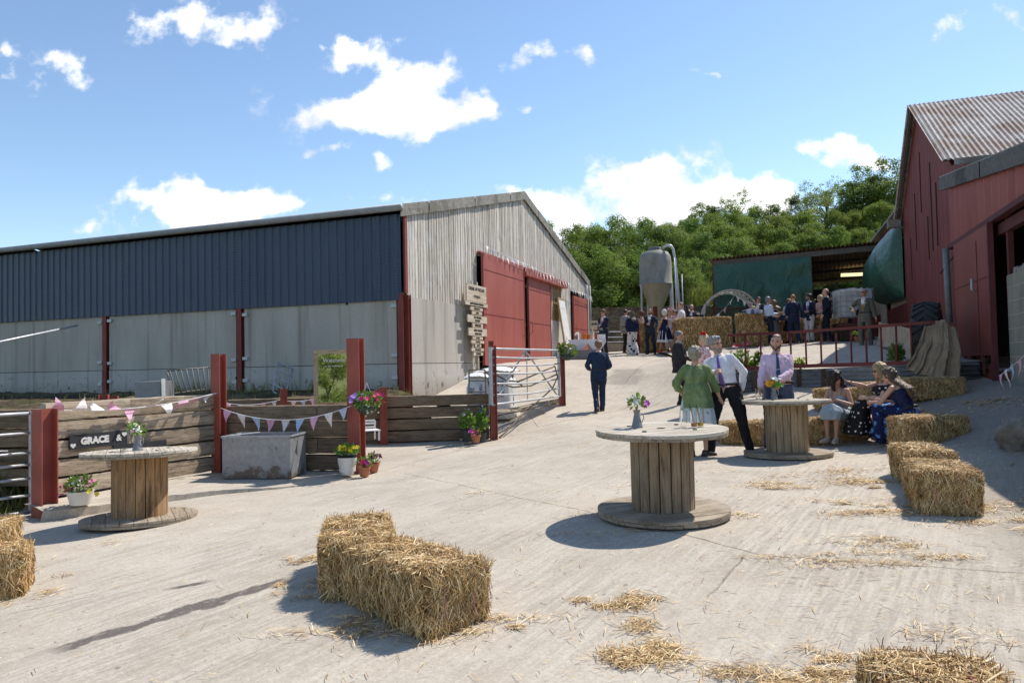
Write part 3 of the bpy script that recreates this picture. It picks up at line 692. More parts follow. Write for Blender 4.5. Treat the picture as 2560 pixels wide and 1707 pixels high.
part('verge_trim', lambda m: (m.bar((AP, .13, 8.26), (7.78, .13, 5.80), .14, .06, up=(0, 1, 0)), m.bar((AP, .12, 8.30), (EX0-.2, .12, 5.85), .06, .10, up=(0, 1, 0))), plain((.09, .085, .08), .8), tall)
part('side_boards', lambda m: [m.span((EX0-.35+.02*k, -8, 5.30+.14*k), (EX0-.32+.02*k, -.02, 5.43+.14*k)) for k in range(4)], m_wood((.12, .11, .10), (.18, .17, .15), (.05, .05, .045), 1), tall)
part('rear_wall', lambda m: m.span((7.4, -8, .9), (7.5, -.12, 5.95)), M_REDW, tall)
for x, z, w, h, a in ((3.2, 5.3, .05, 2.2, 1), (2.6, 5.0, .07, 1.5, -1), (4.5, 6.2, .035, 1.6, 0), (5.4, 5.3, .03, 1.6, 1), (2.2, 3.6, .5, .03, 8), (1.2, 3.75, .9, .03, 6), (3.7, 4.6, .04, 1.1, 0), (6.3, 4.4, .03, 1.2, 0)):
    part('warped_seam', lambda m: m.box((x, .006, z), (w, .02, h), Matrix.Rotation(R(a), 3, 'Y')), M_DARK, tall)
part('floodlight', lambda m: (m.box((7.4, .30, 5.62), (.34, .28, .22)), m.bar((7.4, 0, 5.5), (7.4, .3, 5.55), .04, .04)), plain((.22, .20, .16), .7), tall)
wing = thing('red_wing', 'low red wing with pale end wall joining the tall red barn', 'barn', (RO[0], RO[1], 0), RZ)
part('wall', lambda m: (m.span((7.62, -.10, 1.5), (15.9, .0, 3.25)), m.span((7.62, -.10, 5.35), (16.1, 0, 6.02))), M_REDW, wing)
part('wall_core', lambda m: m.span((7.62, -.3, 3.25), (16, -.12, 5.35)), plain((.50, .45, .37), .9), wing)
part('roof', lambda m: m.prism([(7.4, .2, 6.05), (16.2, .2, 6.05), (16.2, -7, 7.2), (7.4, -7, 7.2)], (0, 0, 0), (0, 0, .06)), M_ROOF, wing)
part('pale_sheet', lambda m: m.span((11.6, .01, 2.0), (15.9, .06, 5.35)), plain((.50, .45, .36), .85, var=.15, sc=2), wing)
part('downpipe', lambda m: m.tube([(15.7, .16, 5.6), (15.7, .16, 2.4)], .07, 8), plain((.05, .05, .055), .6), wing, True)
lean = thing('red_shed', 'red steel shed with long sloping eave, open black doorway and red sliding door', 'shed', (RO[0], RO[1], 0), RZ)
def zf(t): return 5.09+.148*t                            # eave underside falls towards the camera
def infill(m):
    n = 80
    for k in range(n):
        a, b = .35-9.0*k/n, .35-9.0*(k+1)/n; ya, yb = .20+.02*math.sin(a*14), .20+.02*math.sin(b*14)
        m.add([(a, ya, 3.88), (b, yb, 3.88), (b, yb, zf(b)), (a, ya, zf(a))], [(0, 1, 2, 3)])
M_REDS2 = m_redsheet((.23, .046, .033), (.32, .084, .058))
part('eave_sheeting', infill, M_REDS2, lean, True, fixn=False)
part('lintel', lambda m: (m.span((-9, .12, 3.84), (.35, .26, 3.93)), m.span((-9, .0, 3.62), (.35, .12, 3.80))), plain((.10, .03, .03), .8), lean)
def fas(m):
    for k in range(6):
        a, b = .7-1.7*k, .7-1.7*(k+1)+.02; e = .01*(k % 2)
        m.add([(a, .30+e, zf(a)-.02), (b, .30+e, zf(b)-.02), (b, .30+e, zf(b)+.26), (a, .30+e, zf(a)+.26), (a, .0, zf(a)+.30), (b, .0, zf(b)+.30), (a, .22, zf(a)-.02), (b, .22, zf(b)-.02)], [(0, 1, 2, 3), (3, 2, 5, 4), (0, 6, 7, 1)])
part('fascia', fas, m_corr((.12, .115, .11), (.05, .05, .045), .9), lean, fixn=False)
part('roof', lambda m: m.prism([(.7, .28, zf(.7)+.24), (-9.2, .28, zf(-9.2)+.24), (-9.2, -8, zf(-9.2)+.3), (.7, -8, zf(.7)+.3)], (0, 0, 0), (0, 0, .05)), M_ROOF, lean)
DX0, DX1 = -2.95, -.30
dr = part('sliding_door', lambda m: (m.span((DX0, .22, 1.60), (DX1, .27, 3.84)), m.span((DX0+.78, .22, 1.20), (DX0+.9, .27, 1.62)), m.span((DX1-.06, .22, 1.20), (DX1, .27, 1.62)),
     m.span((DX0, .22, 1.18), (DX1, .27, 1.26)), m.span((DX0, .22, 1.25), (DX0+.1, .27, 1.62)), m.span((DX0+1.75, .22, 1.25), (DX0+1.85, .27, 1.62)), m.span((DX0+.0, .215, 1.26), (DX0+.35, .265, 1.45))), m_redsheet((.185, .038, .027), (.25, .060, .043)), lean)
part('seam', lambda m: (m.box(((DX0+DX1)/2, .275, 2.95), (DX1-DX0, .012, .02)), m.box((DX0+.85, .276, 2.5), (.015, .012, 2.3)), m.box((DX0+.03, .25, 2.5), (.07, .09, 2.7))), plain((.14, .035, .035), .7), dr)
part('handle', lambda m: m.tube([(DX0+.98, .28, 2.75), (DX0+.98, .34, 2.8), (DX0+1.0, .33, 3.0)], .02, 6), M_PLATE, dr, True)
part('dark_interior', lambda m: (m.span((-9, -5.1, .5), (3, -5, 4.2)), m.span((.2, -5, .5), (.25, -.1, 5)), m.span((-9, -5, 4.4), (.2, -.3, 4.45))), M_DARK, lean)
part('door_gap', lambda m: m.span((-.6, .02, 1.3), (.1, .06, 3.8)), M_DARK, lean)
part('downpipe', lambda m: (m.tube([(.15, .32, 3.85), (.15, .30, 2.3)], .06, 10)), plain((.20, .22, .22), .6), lean, True)
part('gate_bars', lambda m: [m.tube([(DX0-.05, .05, z), (DX1, .05, z)], .03, 6) for z in (1.12, 1.35, 1.02)], M_PLATE, lean, True)
part('rusty_leg', lambda m: m.bar((DX0-.12, .12, .8), (DX0-.10, .12, 1.3), .08, .06), plain((.22, .07, .035), .9), lean)
part('door_post', lambda m: m.span((DX0-.40, .02, .6), (DX0-.30, .10, 3.9)), plain((.10, .025, .025), .8), lean)
bw = thing('block_wall', 'grey concrete block wall beside the open red shed', 'wall', (RO[0], RO[1], 0), RZ)
part('blocks', lambda m: m.span((-9.5, -.1, .4), (DX0-.30, .115, 2.90)), M_BLOCK, bw)
def cap(m):
    for k in range(9): m.box((DX0-.6-.13*k, .0, 2.93+.03*rnd.random()), (.14, .18, .07+.05*rnd.random()), Matrix.Rotation(rnd.uniform(-.3, .3), 3, 'Y'), .02)
part('coping_rubble', cap, plain((.26, .25, .22), .95), bw)

# ------------------------------------------------------------------ open shed at the back
sA, sB = at(1783, 640, 31.0), at(2168, 622, 31.0)
shed = thing('open_shed', 'open-fronted shed with brown corrugated roof behind the straw bales', 'shed', (sA.x, 31.0, 0), -.2)
SL = 6.75
def zr(x): return 5.92+.055*x
def sroof(m):
    n = 400
    for k in range(n):
        a, b = -.15+(SL+.4)*k/n, -.15+(SL+.4)*(k+1)/n; za, zb = .035*math.sin(2*math.pi*a/.165), .035*math.sin(2*math.pi*b/.165)
        m.add([(a, -.3, zr(a)+za), (b, -.3, zr(b)+zb), (b, 6, zr(b)+zb-.9), (a, 6, zr(a)+za-.9)], [(0, 1, 2, 3)])
part('roof', sroof, m_corr((.22, .16, .11), (.15, .09, .055), .6), shed, True, fixn=False)
part('post', lambda m: m.span((-.05, -.1, 2.2), (.11, .05, 5.85)), M_POST, shed); part('post', lambda m: m.span((3.78, -.1, 2.2), (3.92, .05, 6.0)), M_POST, shed)
part('beam', lambda m: m.bar((0, -.05, 5.72), (SL, -.05, 6.08), .12, .22), plain((.15, .13, .11), .85), shed)
part('purlin', lambda m: [m.bar((0, y, 5.75-.15*y), (SL, y, 6.1-.15*y), .08, .12) for y in (1.5, 3, 4.5)], plain((.06, .05, .045), .9), shed)
def backw(m):
    m.span((3.9, 5.6, 2.2), (SL, 5.7, 4.45))
    m.span((3.9, 5.6, 4.56), (SL, 5.7, 5.6)) if False else None
    for k in range(26): m.span((3.9+k*.11, 5.62, 4.45), (3.9+k*.11+.06, 5.68, 4.52))
    m.span((3.9, 5.6, 4.52), (SL, 5.7, 4.95))
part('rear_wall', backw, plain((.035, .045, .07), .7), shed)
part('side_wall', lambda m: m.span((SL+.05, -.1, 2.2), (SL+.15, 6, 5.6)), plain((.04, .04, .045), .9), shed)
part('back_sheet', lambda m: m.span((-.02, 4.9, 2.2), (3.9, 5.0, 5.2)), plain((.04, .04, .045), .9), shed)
part('red_board', lambda m: m.span((5.4, .2, 2.4), (6.7, .26, 3.35)), M_REDW, shed)
part('roof_light', lambda m: m.box((5.7, 3.4, 5.38), (1.15, .5, .03), Matrix.Rotation(-.15, 3, 'X')), m_emit((1.0, .86, .5), .75), shed)  # emission stands in for daylight coming through the translucent sheet
for o_ in shed.children:
    for v_ in o_.data.vertices: v_.co.x += .20*v_.co.y
def tarp(m):
    def f(i, j):
        x = -.02+3.85*i; z = 5.62+.2*i-(3.3)*j
        fold = .10*math.sin(i*9+j*3)*j+.12*math.sin((i-.5)*7*(1+j*1.5))*(.2+.8*j)*.6+.08*math.sin(18*i-9*j)*j
        swag = .16*math.exp(-((i-.95)**2*30))*math.sin(j*20)
        return (x, -.24-.05*math.sin(7*i+2*j)-.10*abs(math.sin(5*(i-.2)-4*j*(1-i)))**3*j-.14*math.sin(math.pi*j)*.8-abs(fold)*.9-swag*.4, z+.05*math.sin(i*math.pi*3)*(j > .98))
    m.grid(60, 40, f)
def m_tarp():
    t = NT('green_tarpaulin'); c = t.co(1.0); n = t.noise(t.co((.9, .9, .5)), 1.3, 3, .5, 1.5); w = t.noise(c, 9, 4)
    col = t.mix(t.rng(n, .3, .7), (.020, .082, .050), (.038, .125, .080))
    return t.fin(col, .38, t.math('ADD', t.math('MULTIPLY', n, 3), w), .7, .06, spec=.5)
M_TARP = m_tarp()
tp = part('tarpaulin', tarp, M_TARP, None, True, fixn=False); tp.location = shed.location; tp.rotation_euler = shed.rotation_euler
tag(tp, 'creased dark green tarpaulin hung across the front of the open shed', 'tarpaulin')
# the second tarpaulin bulges out of the red wing
def tarp2(m):
    def f(i, j):
        x = 7.66+5.6*i; ztop = 5.80-.25*i**2; zb = 3.40+.1*i
        if i > .0: zb += .5*(max(0, i-.7)/.3)**2*1.2
        z = ztop+(zb-ztop)*j; b = max(0, math.sin(math.pi*min(1, j)))**.6*max(0, math.sin(math.pi*min(1, i)))**.35
        return (x, .03+.95*b*(.6+.4*j)+.03*math.sin(30*i+6*j)*b, z)
    m.grid(50, 40, f)
tq = part('tarpaulin', tarp2, M_TARP, None, True, fixn=False); tq.location = (RO[0], RO[1], 0); tq.rotation_euler = (0, 0, RZ)
tag(tq, 'dark green tarpaulin bulging out of the red wing beside the tall barn', 'tarpaulin')

RK = 1.10                                                # real size of the right-hand buildings
for o in (tall, wing, lean, bw, tq):
    o.scale = (RK, RK, RK); o.location = ((RO[0]+.38)*RK, RO[1]*RK, EYE*(1-RK))

# ------------------------------------------------------------------ timber walls and red posts
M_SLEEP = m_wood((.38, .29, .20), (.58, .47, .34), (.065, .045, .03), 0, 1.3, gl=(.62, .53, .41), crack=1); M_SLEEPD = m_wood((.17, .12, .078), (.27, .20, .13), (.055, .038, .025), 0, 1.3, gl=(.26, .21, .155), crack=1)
M_REDPOST = m_steelred((.33, .085, .06))
def sleeper_wall(a, b, z0, rows, h, label, mat, zs=None, joints=()):
    L = math.hypot(b[0]-a[0], b[1]-a[1]); w = thing('sleeper_wall', label, 'timber wall', (a[0], a[1], 0), math.atan2(b[1]-a[1], b[0]-a[0]))
    for k in range(rows):
        cuts = [0]+[j*L for j in joints if (k+int(j*10)) % 2 == 0]+[L]
        for c0, c1 in zip(cuts, cuts[1:]):
            def f(m):
                n = max(4, int((c1-c0)/.12)); dy = rnd.uniform(-.008, .008)
                zb, zt = z0+k*h+.008, z0+(k+1)*h-.008
                def pt(i, q):
                    x = c0+.006+(c1-c0-.012)*i/n; e = .016*nz(x*3+k*7, q*5, k+L)+.010*nz(x*14, q*3+k*5, 2)
                    y = [-.0, -.012, 0, .13, .142, .13][q]; z = [zb+.008, (zb+zt)/2, zt-.008, zt, (zb+zt)/2, zb][q]
                    return (x, y+dy+(e if q < 3 else -e), z+.5*e)
                rg = [[pt(i, q) for q in range(6)] for i in range(n+1)]; m.rings(rg)
            part('sleeper', f, mat, w, 50)
    return w
W1a, W1b = (-6.0, 9.42), (-4.76, 11.72)
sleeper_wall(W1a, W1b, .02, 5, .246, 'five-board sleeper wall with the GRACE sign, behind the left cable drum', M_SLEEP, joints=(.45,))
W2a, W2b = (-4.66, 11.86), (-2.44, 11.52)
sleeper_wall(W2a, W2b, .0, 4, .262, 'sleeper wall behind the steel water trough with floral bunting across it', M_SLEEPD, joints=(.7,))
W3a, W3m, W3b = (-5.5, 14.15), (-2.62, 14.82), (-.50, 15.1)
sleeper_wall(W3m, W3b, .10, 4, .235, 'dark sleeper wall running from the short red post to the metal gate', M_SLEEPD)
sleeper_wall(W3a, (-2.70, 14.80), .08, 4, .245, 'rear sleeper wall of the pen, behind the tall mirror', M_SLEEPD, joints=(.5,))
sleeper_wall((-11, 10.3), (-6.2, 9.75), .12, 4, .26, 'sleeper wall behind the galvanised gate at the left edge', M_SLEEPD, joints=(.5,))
def hpost(x, y, z0, z1, label, rz=0, w=.20, d=.20, mat=None):
    o = thing('steel_post', label, 'post', (x, y, z0), rz)
    part('flange', lambda m: m.span((-w/2, -d/2, 0), (-w/2+.014, d/2, z1-z0)), mat or M_REDPOST, o)
    part('flange', lambda m: m.span((w/2-.014, -d/2, 0), (w/2, d/2, z1-z0)), mat or M_REDPOST, o)
    part('web', lambda m: m.span((-w/2+.014, -.006, 0), (w/2-.014, .006, z1-z0)), mat or M_REDPOST, o)
    return o
def zat(px, py, Y): return at(px, py, Y).z
p = at(112, 1150, 9.1); hpost(p.x, p.y, -.25, zat(112, 1022, 9.1), 'thick red steel post between the left gate and the GRACE wall', R(62), .20, .22)
p = at(547, 1000, 11.75); hpost(p.x, p.y, -.1, zat(545, 885, 11.75), 'tall red steel post between the GRACE wall and the trough', R(62), .14, .20)
p = at(890, 1000, 11.35); hpost(p.x, p.y, -.05, zat(884, 846, 11.35), 'tallest red steel post, carrying the hanging basket', R(70), .16, .22)
p = at(958, 1000, 14.75); hpost(p.x, p.y, .05, zat(957, 968, 14.7), 'short red steel post in front of the dark sleeper wall', R(10), .15, .15)
p = at(1233, 1000, 15.0); hpost(p.x, p.y, .05, zat(1232, 864, 15.0), 'red steel post the left end of the metal gate rests on', R(10), .14, .17)
p = at(1230, 1000, 15.35); hpost(p.x, p.y, .1, zat(1229, 852, 15.3), 'narrow red steel post standing just behind the left gate post', R(10), .10, .10)
p = at(1404, 950, 18.55); hpost(p.x, p.y, .45, zat(1402, 856, 18.5), 'red steel gate post with a hanging basket, left of the walking man', R(10), .15, .17)
for i, (px, py, Y) in enumerate(((709, 971, 14.25), (259, 986, 10.6), (283, 990, 10.75))):
    p = at(px, py, Y); hpost(p.x, p.y, .5, p.z, ('stub of red post standing in the pen behind the trough', 'stub of red post behind the GRACE wall, left one of two', 'stub of red post behind the GRACE wall, right one of two')[i], R(20), .13, .13)
# ------------------------------------------------------------------ metal gates
M_GALV = m_galv(.46)
def gate(a, b, ztop, H, label, fr, braces=True, r=.024, mat=None, group=None, sag=0):
    L = math.hypot(b[0]-a[0], b[1]-a[1]); o = thing('metal_gate', label, 'gate', (a[0], a[1], ztop-H), math.atan2(b[1]-a[1], b[0]-a[0]), group)
    mat = mat or M_GALV
    part('stile', lambda m: m.span((-.03, -.03, 0), (.03, .03, H+.03)), mat, o); part('stile', lambda m: m.span((L-.03, -.03, 0), (L+.03, .03, H+.03)), mat, o)
    for i, f in enumerate(fr):
        z = H*(1-f); thick = r if i in (0, len(fr)-1) else r*.8
        part('rail', lambda m: m.tube([(.03+(L-.06)*q/8, 0, z+(-sag*math.sin(math.pi*q/8)*(.3+f) if 0 < i < len(fr)-1 else 0)) for q in range(9)], thick, 8), mat, o, True)
    if braces:
        part('brace', lambda m: m.bar((L*.48, .03, H-.02), (L*.06, .03, .05), .04, .015), mat, o); part('brace', lambda m: m.bar((L*.48, .03, H-.02), (L*.97, .03, .05), .04, .015), mat, o)
        part('upright', lambda m: m.bar((L*.5, .035, H-.02), (L*.5, .035, .0), .03, .012), mat, o)
    return o
ga, gb = hx(1227, 15.0), hx(1396, 18.4)
gate((ga[0], ga[1]-.12), (gb[0], gb[1]-.12), 1.95, 1.14, 'seven-bar galvanised gate with bent rails, in front of the red barn doors', (0, .15, .29, .44, .62, .82, 1), sag=.05)
gl = gate((-6.02-1.8, 9.2-2.4), (-6.02, 9.2), 1.13, 1.22, 'galvanised tube gate cut by the left edge of the picture', (0, .20, .40, .52, .66, .83, 1), braces=False, r=.021)
part('latch', lambda m: (m.tube([(2.55, -.03, .95), (2.6, -.04, .72), (2.6, -.04, .55)], .014, 6), m.tube([(2.45, -.04, .8), (2.72, -.04, .78)], .010, 6)), M_GALV, gl, True)
gate(hx(1478, 31.6), hx(1620, 31.9), 2.86+.1, 1.05, 'galvanised rail fence behind the wedding guests', (0, .22, .42, .62, .82, 1), braces=False)
M_RUSTB = plain((.16, .115, .08), .85, var=.3, sc=9)
bh = thing('bent_hurdle', 'rusty bent brown hurdle lying behind the galvanised gate', 'hurdle', (0, 0, 0))
def pl(pts): return [at(1150+x/6.03, 850+y/6.03, Y) for x, y, Y in pts]
for pts in ([(530, 515, 15.6), (700, 610, 16), (880, 625, 16.5), (1430, 395, 18.0)], [(1430, 395, 18.0), (1470, 560, 18.0), (1390, 735, 17.9), (1130, 960, 17.2), (1000, 1060, 16.6), (690, 1390, 15.3), (590, 1470, 15.1)],
            [(540, 640, 15.7), (800, 710, 16.2), (1060, 690, 17), (1450, 520, 18)], [(550, 1140, 15.3), (1000, 1050, 16.9), (1460, 960, 18.3)], [(860, 625, 16.3), (940, 695, 16.5)]):
    part('bar', lambda m: m.tube(pl(pts), .017, 6), M_RUSTB, bh, True)
wb = MB(); A = pl([(555, 1050, 15.6), (850, 1010, 16.6), (1100, 950, 17.4), (1480, 880, 18.4)]); B = pl([(565, 1105, 15.6), (860, 1060, 16.6), (1150, 1030, 17.2), (1475, 965, 18.4)])
wb.rings([[a, b, b+Vector((.03, .1, 0)), a+Vector((.03, .1, 0))] for a, b in zip(A, B)])
tag(wb.build('timber_plank', m_wood((.42, .36, .26), (.5, .43, .32), (.2, .15, .1), 0, 1), None), 'long warped timber plank on edge under the galvanised gate', 'plank')

# ------------------------------------------------------------------ straw
M_STRAW = m_straw(); M_SCORE = m_straw(True)
def straws(mb, n, pt, ln=(.05, .17), w=.0042):
    for _ in range(n):
        p, nrm = pt(); t = Vector((rnd.gauss(0, 1), rnd.gauss(0, 1), rnd.gauss(0, 1))); t -= nrm*t.dot(nrm); t = t+Vector((0, 0, math.copysign(.7, t.z)*(abs(nrm.z) < .5))); t.normalize()
        t = (t+nrm*rnd.uniform(-.02, .32)**1).normalized(); L = rnd.uniform(*ln)*rnd.uniform(.5, 1)
        s = t.cross(nrm); s = (s.normalized() if s.length > 1e-4 else Vector((1, 0, 0)))*w*rnd.uniform(.5, 1.25)*.5
        s = (s+nrm*s.length*rnd.uniform(-1, 1)); b = nrm*rnd.uniform(-.012, .016)
        a = p-t*L*.5; c = p+t*L*.5; m_ = p+b+nrm*.006
        mb.add([a-s, a+s, m_+s, m_-s, c+s, c-s], [(0, 1, 2, 3), (3, 2, 4, 5)])
def bale_meshes(L, Wd, H, n, seed, w=.0042, ln=(.05, .17), rough=1.0, flakes=True):
    rnd.seed(seed); core = MB(); nl, nw, nh = int(L/.04), int(Wd/.04), int(H/.04)
    def wob(p):
        x, y, z = p; q = Vector(p); r = noise.noise(q*5+Vector((seed, 0, 0)))*.036*rough+noise.noise(q*16)*.009*rough
        if flakes: r += -.012*rough*abs(math.sin(x*math.pi/.105+seed+2*noise.noise(q*2)))**6
        e = min(L/2-abs(x), 9), min(Wd/2-abs(y), 9), min(z, H-z)
        s = sorted(e); rd = .075; c = 0
        if s[1] < rd: c = (rd-s[1])**2/rd*.9
        d = Vector((x/L, y/Wd, (z-H/2)/H)); d.normalize()
        k = Vector((x, y, z))+d*(r-c)
        return k
    faces = [((-1, 0, 0), nw, nh, lambda i, j: (-L/2, Wd*(i-.5), H*j)), ((1, 0, 0), nw, nh, lambda i, j: (L/2, Wd*(i-.5), H*j)), ((0, -1, 0), nl, nh, lambda i, j: (L*(i-.5), -Wd/2, H*j)),
             ((0, 1, 0), nl, nh, lambda i, j: (L*(i-.5), Wd/2, H*j)), ((0, 0, 1), nl, nw, lambda i, j: (L*(i-.5), Wd*(j-.5), H)), ((0, 0, -1), nl, nw, lambda i, j: (L*(i-.5), Wd*(j-.5), 0))]
    for nr, a, b, fn in faces: core.grid(a, b, lambda i, j: wob(fn(i, j)))
    me = core.mesh('bale'); bm = bmesh.new(); bm.from_mesh(me); bmesh.ops.remove_doubles(bm, verts=bm.verts, dist=.002); bmesh.ops.recalc_face_normals(bm, faces=bm.faces); bm.to_mesh(me); bm.free()
    st = MB(); ar = [Wd*H, Wd*H, L*H, L*H, L*Wd*1.25]; tot = sum(ar)
    def pt():
        u = rnd.random()*tot; k = 0
        while u > ar[k]: u -= ar[k]; k += 1
        nr, a, b, fn = faces[k]; return wob(fn(rnd.random(), rnd.random())), Vector(nr)
    straws(st, n, pt, ln, w)
    sm = st.mesh('straw', fixn=False)
    # twine
    tw = MB()
    for y in (-Wd*.22, Wd*.22):
        tw.tube([(-L/2-.004, y, .05), (-L/2-.004, y, H*.5), (-L/2+.01, y, H-.01), (-L*.2, y, H+.004), (L*.2, y, H+.003), (L/2-.01, y, H-.01), (L/2+.004, y, H*.5), (L/2+.004, y, .05)], .003, 4)
    return me, sm, tw.mesh('twine')
M_TWINE = plain((.55, .18, .22), .7)
_bm = {}
def bale(x, y, label, rz, kind='small', group=None, z=None, tilt=0):
    if kind not in _bm:
        _bm[kind] = {'hero': lambda: bale_meshes(.98, .50, .37, 19000, 3, .0034, (.05, .22)), 'hero2': lambda: bale_meshes(1.0, .50, .37, 19000, 8, .0034, (.05, .22)),
                     'small': lambda: bale_meshes(.96, .47, .37, 9000, 5, .0048, (.06, .2)), 'big': lambda: bale_meshes(2.0, 1.0, 1.15, 5200, 6, .012, (.10, .30), 1.6, False),
                     'med': lambda: bale_meshes(1.15, .9, .86, 2600, 9, .012, (.10, .28), 1.5, False), 'cube': lambda: bale_meshes(.95, .95, 1.2, 2800, 11, .012, (.1, .28), 1.5, False)}[kind]()
    a, b, c = _bm[kind]; zz = g(x, y) if z is None else z
    o = thing('straw_bale', label, 'straw bale', (x, y, zz-.01), 0, group or 'straw bales'); o.rotation_euler = (0, tilt, rz)
    ca = mobj('packed_straw', a, M_SCORE, o, True) if not a.materials else None
    if ca is None: ca = bpy.data.objects.new('packed_straw', a); COL.objects.link(ca); ca.parent = o
    if not b.materials: b.materials.append(M_STRAW)
    sb = bpy.data.objects.new('loose_stalks', b); COL.objects.link(sb); sb.parent = o; sb['kind'] = 'stuff'
    if kind in ('hero', 'hero2', 'small'):
        if not c.materials: c.materials.append(M_TWINE)
        tb = bpy.data.objects.new('twine', c); COL.objects.link(tb); tb.parent = o
    return o
sd = math.atan2(.93, .36)
bale(-.665, 4.76, 'straw bale nearest the middle of the foreground, front one of the touching pair', math.atan2(.75, -.66), 'hero')
bale(-1.18, 5.52, 'straw bale set behind the front one of the foreground pair', math.atan2(.98, -.2), 'hero2')
bale(-4.22, 5.50, 'ragged straw bale at the left edge, nearer one', R(25), 'hero2')
bale(-4.86, 6.55, 'straw bale at the left edge behind the nearer one', R(100), 'hero')
bale(1.52, 2.60, 'loose-topped straw bale cut off by the bottom edge', R(72), 'hero')
bale(2.25, 2.40, 'straw bale in the bottom right corner beside the loose-topped one', R(68), 'hero2')
bale(4.02, 6.98, 'front straw bale of the row on the right, its square end facing the camera', sd, 'hero')
bale(4.40, 7.98, 'second straw bale of the row on the right, behind the front one', sd+.06, 'small')
bale(5.78, 10.28, 'straw bale in front of the blue floral dress', R(8), 'small')
bale(6.0, 11.05, 'straw bale the woman in blue floral trousers sits on', R(70), 'small')
bale(5.35, 12.12, 'straw bale under the two women with the polka-dot dress between them', R(-4), 'small')
bale(3.83, 12.05, 'straw bale left of the far cable drum, behind the striding man', R(3), 'small')
bale(4.80, 12.15, 'straw bale seen between the far cable drum and the woman in grey', R(-3), 'small')
bale(6.35, 14.25, 'straw bale against the corrugated wall behind the seated women', R(-15), 'small')
bale(7.55, 13.25, 'straw bale in the shade in front of the hessian drapes', R(-12), 'small')
bale(7.05, 13.85, 'straw bale lying askew behind the shaded one', R(-30), 'small')
G2 = 'big straw bales on the terrace'
p = at(1763, 850, 27.2); bale(p.x, p.y+.4, 'large straw bale block left of the gap in the bale wall', R(-3), 'big', G2)
p = at(1893, 850, 26.3); bale(p.x, p.y+.4, 'tall square straw bale with a dark jacket on top', R(8), 'cube', G2)
p = at(1960, 840, 28.2); bale(p.x, p.y+.4, 'straw bale behind the man in the pale blue shirt', R(2), 'med', G2, z=g(p.x, p.y)+.32)
p = at(1985, 840, 27.2); bale(p.x, p.y+.3, 'shaded straw bale behind the man with his back turned', R(-4), 'med', G2)
p = at(2045, 840, 27.0); bale(p.x, p.y+.3, 'shaded straw bale behind the man in white trousers', R(3), 'med', G2)
p = at(2090, 840, 26.6); bale(p.x, p.y+.4, 'sunlit straw bale at the right end, beside the water tank', R(80), 'med', G2)
p = at(1634, 870, 29.3); bale(p.x, p.y+.4, 'straw bale standing behind the handshaking man and woman', R(10), 'cube', G2)
p = at(1672, 870, 29.0); 0 and bale(p.x, p.y+.5, 'straw bale behind the woman in the navy and white dress', R(-6), 'cube', G2, z=g(p.x, p.y)-.35)
p = at(1722, 870, 28.7); 0 and bale(p.x, p.y+.5, 'straw bale behind the man in the white shirt with a jacket on his arm', R(0), 'cube', G2, z=g(p.x, p.y)-.1)
# litter of loose stalks: one object, far too many to count
lit = MB()
PATCH = [(1610, 1630, .15, .13, 1100), (1590, 1505, .18, .06, 380), (1560, 1500, .10, .05, 110), (1950, 1700, .20, .10, 800), (2085, 1650, .12, .1, 200), (1000, 1595, .55, .12, 260), (880, 1560, .35, .1, 260), (1180, 1560, .3, .08, 220), (760, 1480, .2, .1, 120), (760, 1400, .18, .08, 120),
         (2000, 1215, .40, .16, 420), (2120, 1205, .55, .20, 560), (2190, 1270, .5, .16, 420), (2270, 1285, .35, .15, 340), (2460, 1290, .35, .2, 380), (2520, 1250, .5, .3, 380), (2130, 1345, .3, .08, 120), (2220, 1375, .35, .10, 220), (2330, 1395, .2, .08, 120),
         (2200, 1405, .5, .06, 200), (2050, 1390, .4, .05, 80), (1790, 1290, .3, .06, 90), (1500, 1290, .35, .05, 60), (1520, 1330, .3, .05, 60), (2430, 1610, .2, .08, 90), (2450, 1010, .6, .5, 400), (1880, 1115, .7, .2, 160), (2130, 1110, .7, .25, 200),
         (2100, 1175, .25, .1, 90), (1700, 1180, .6, .4, 60), (90, 1475, .3, .2, 90), (15, 1440, .3, .5, 90), (2340, 1150, .9, .5, 240), (1250, 1220, .6, .3, 30), (1600, 1215, .4, .06, 30), (1690, 870, 2.0, .5, 150), (1900, 865, 2, .5, 200), (2080, 850, 1.0, .5, 160)]
def litter(mb, x, y, ln):
    a = rnd.uniform(0, 6.283); L = rnd.uniform(*ln); dx, dy = math.cos(a)*L/2, math.sin(a)*L/2; w = rnd.uniform(.0010, .0022)*(1+max(0, y-5)*.20)
    z0, z1 = g(x-dx, y-dy)+.012, g(x+dx, y+dy)+.012; h = rnd.uniform(0, .012)
    sx_, sy_ = -math.sin(a)*w, math.cos(a)*w
    mb.add([(x-dx-sx_, y-dy-sy_, z0), (x-dx+sx_, y-dy+sy_, z0), (x+sx_*1.1, y+sy_*1.1, (z0+z1)/2+h+.002), (x-sx_*1.1, y-sy_*1.1, (z0+z1)/2+h), (x+dx+sx_, y+dy+sy_, z1+h*.6), (x+dx-sx_, y+dy-sy_, z1+h*.6)], [(0, 1, 2, 3), (3, 2, 4, 5)])
for (px, py, rx, ry, n) in PATCH:
    c = ground_hit(px, py); big = rx*ry
    sub = [(rnd.gauss(0, rx*.6), rnd.gauss(0, ry*1.0), rnd.uniform(.12, .9)) for _ in range(8)]
    for _ in range(n):
        q = rnd.choice(sub); s_ = .55*q[2]
        x = c.x+q[0]+rnd.gauss(0, rx*s_); y = c.y+q[1]+rnd.gauss(0, ry*s_*1.1)
        litter(lit, x, y, (.03, .14))
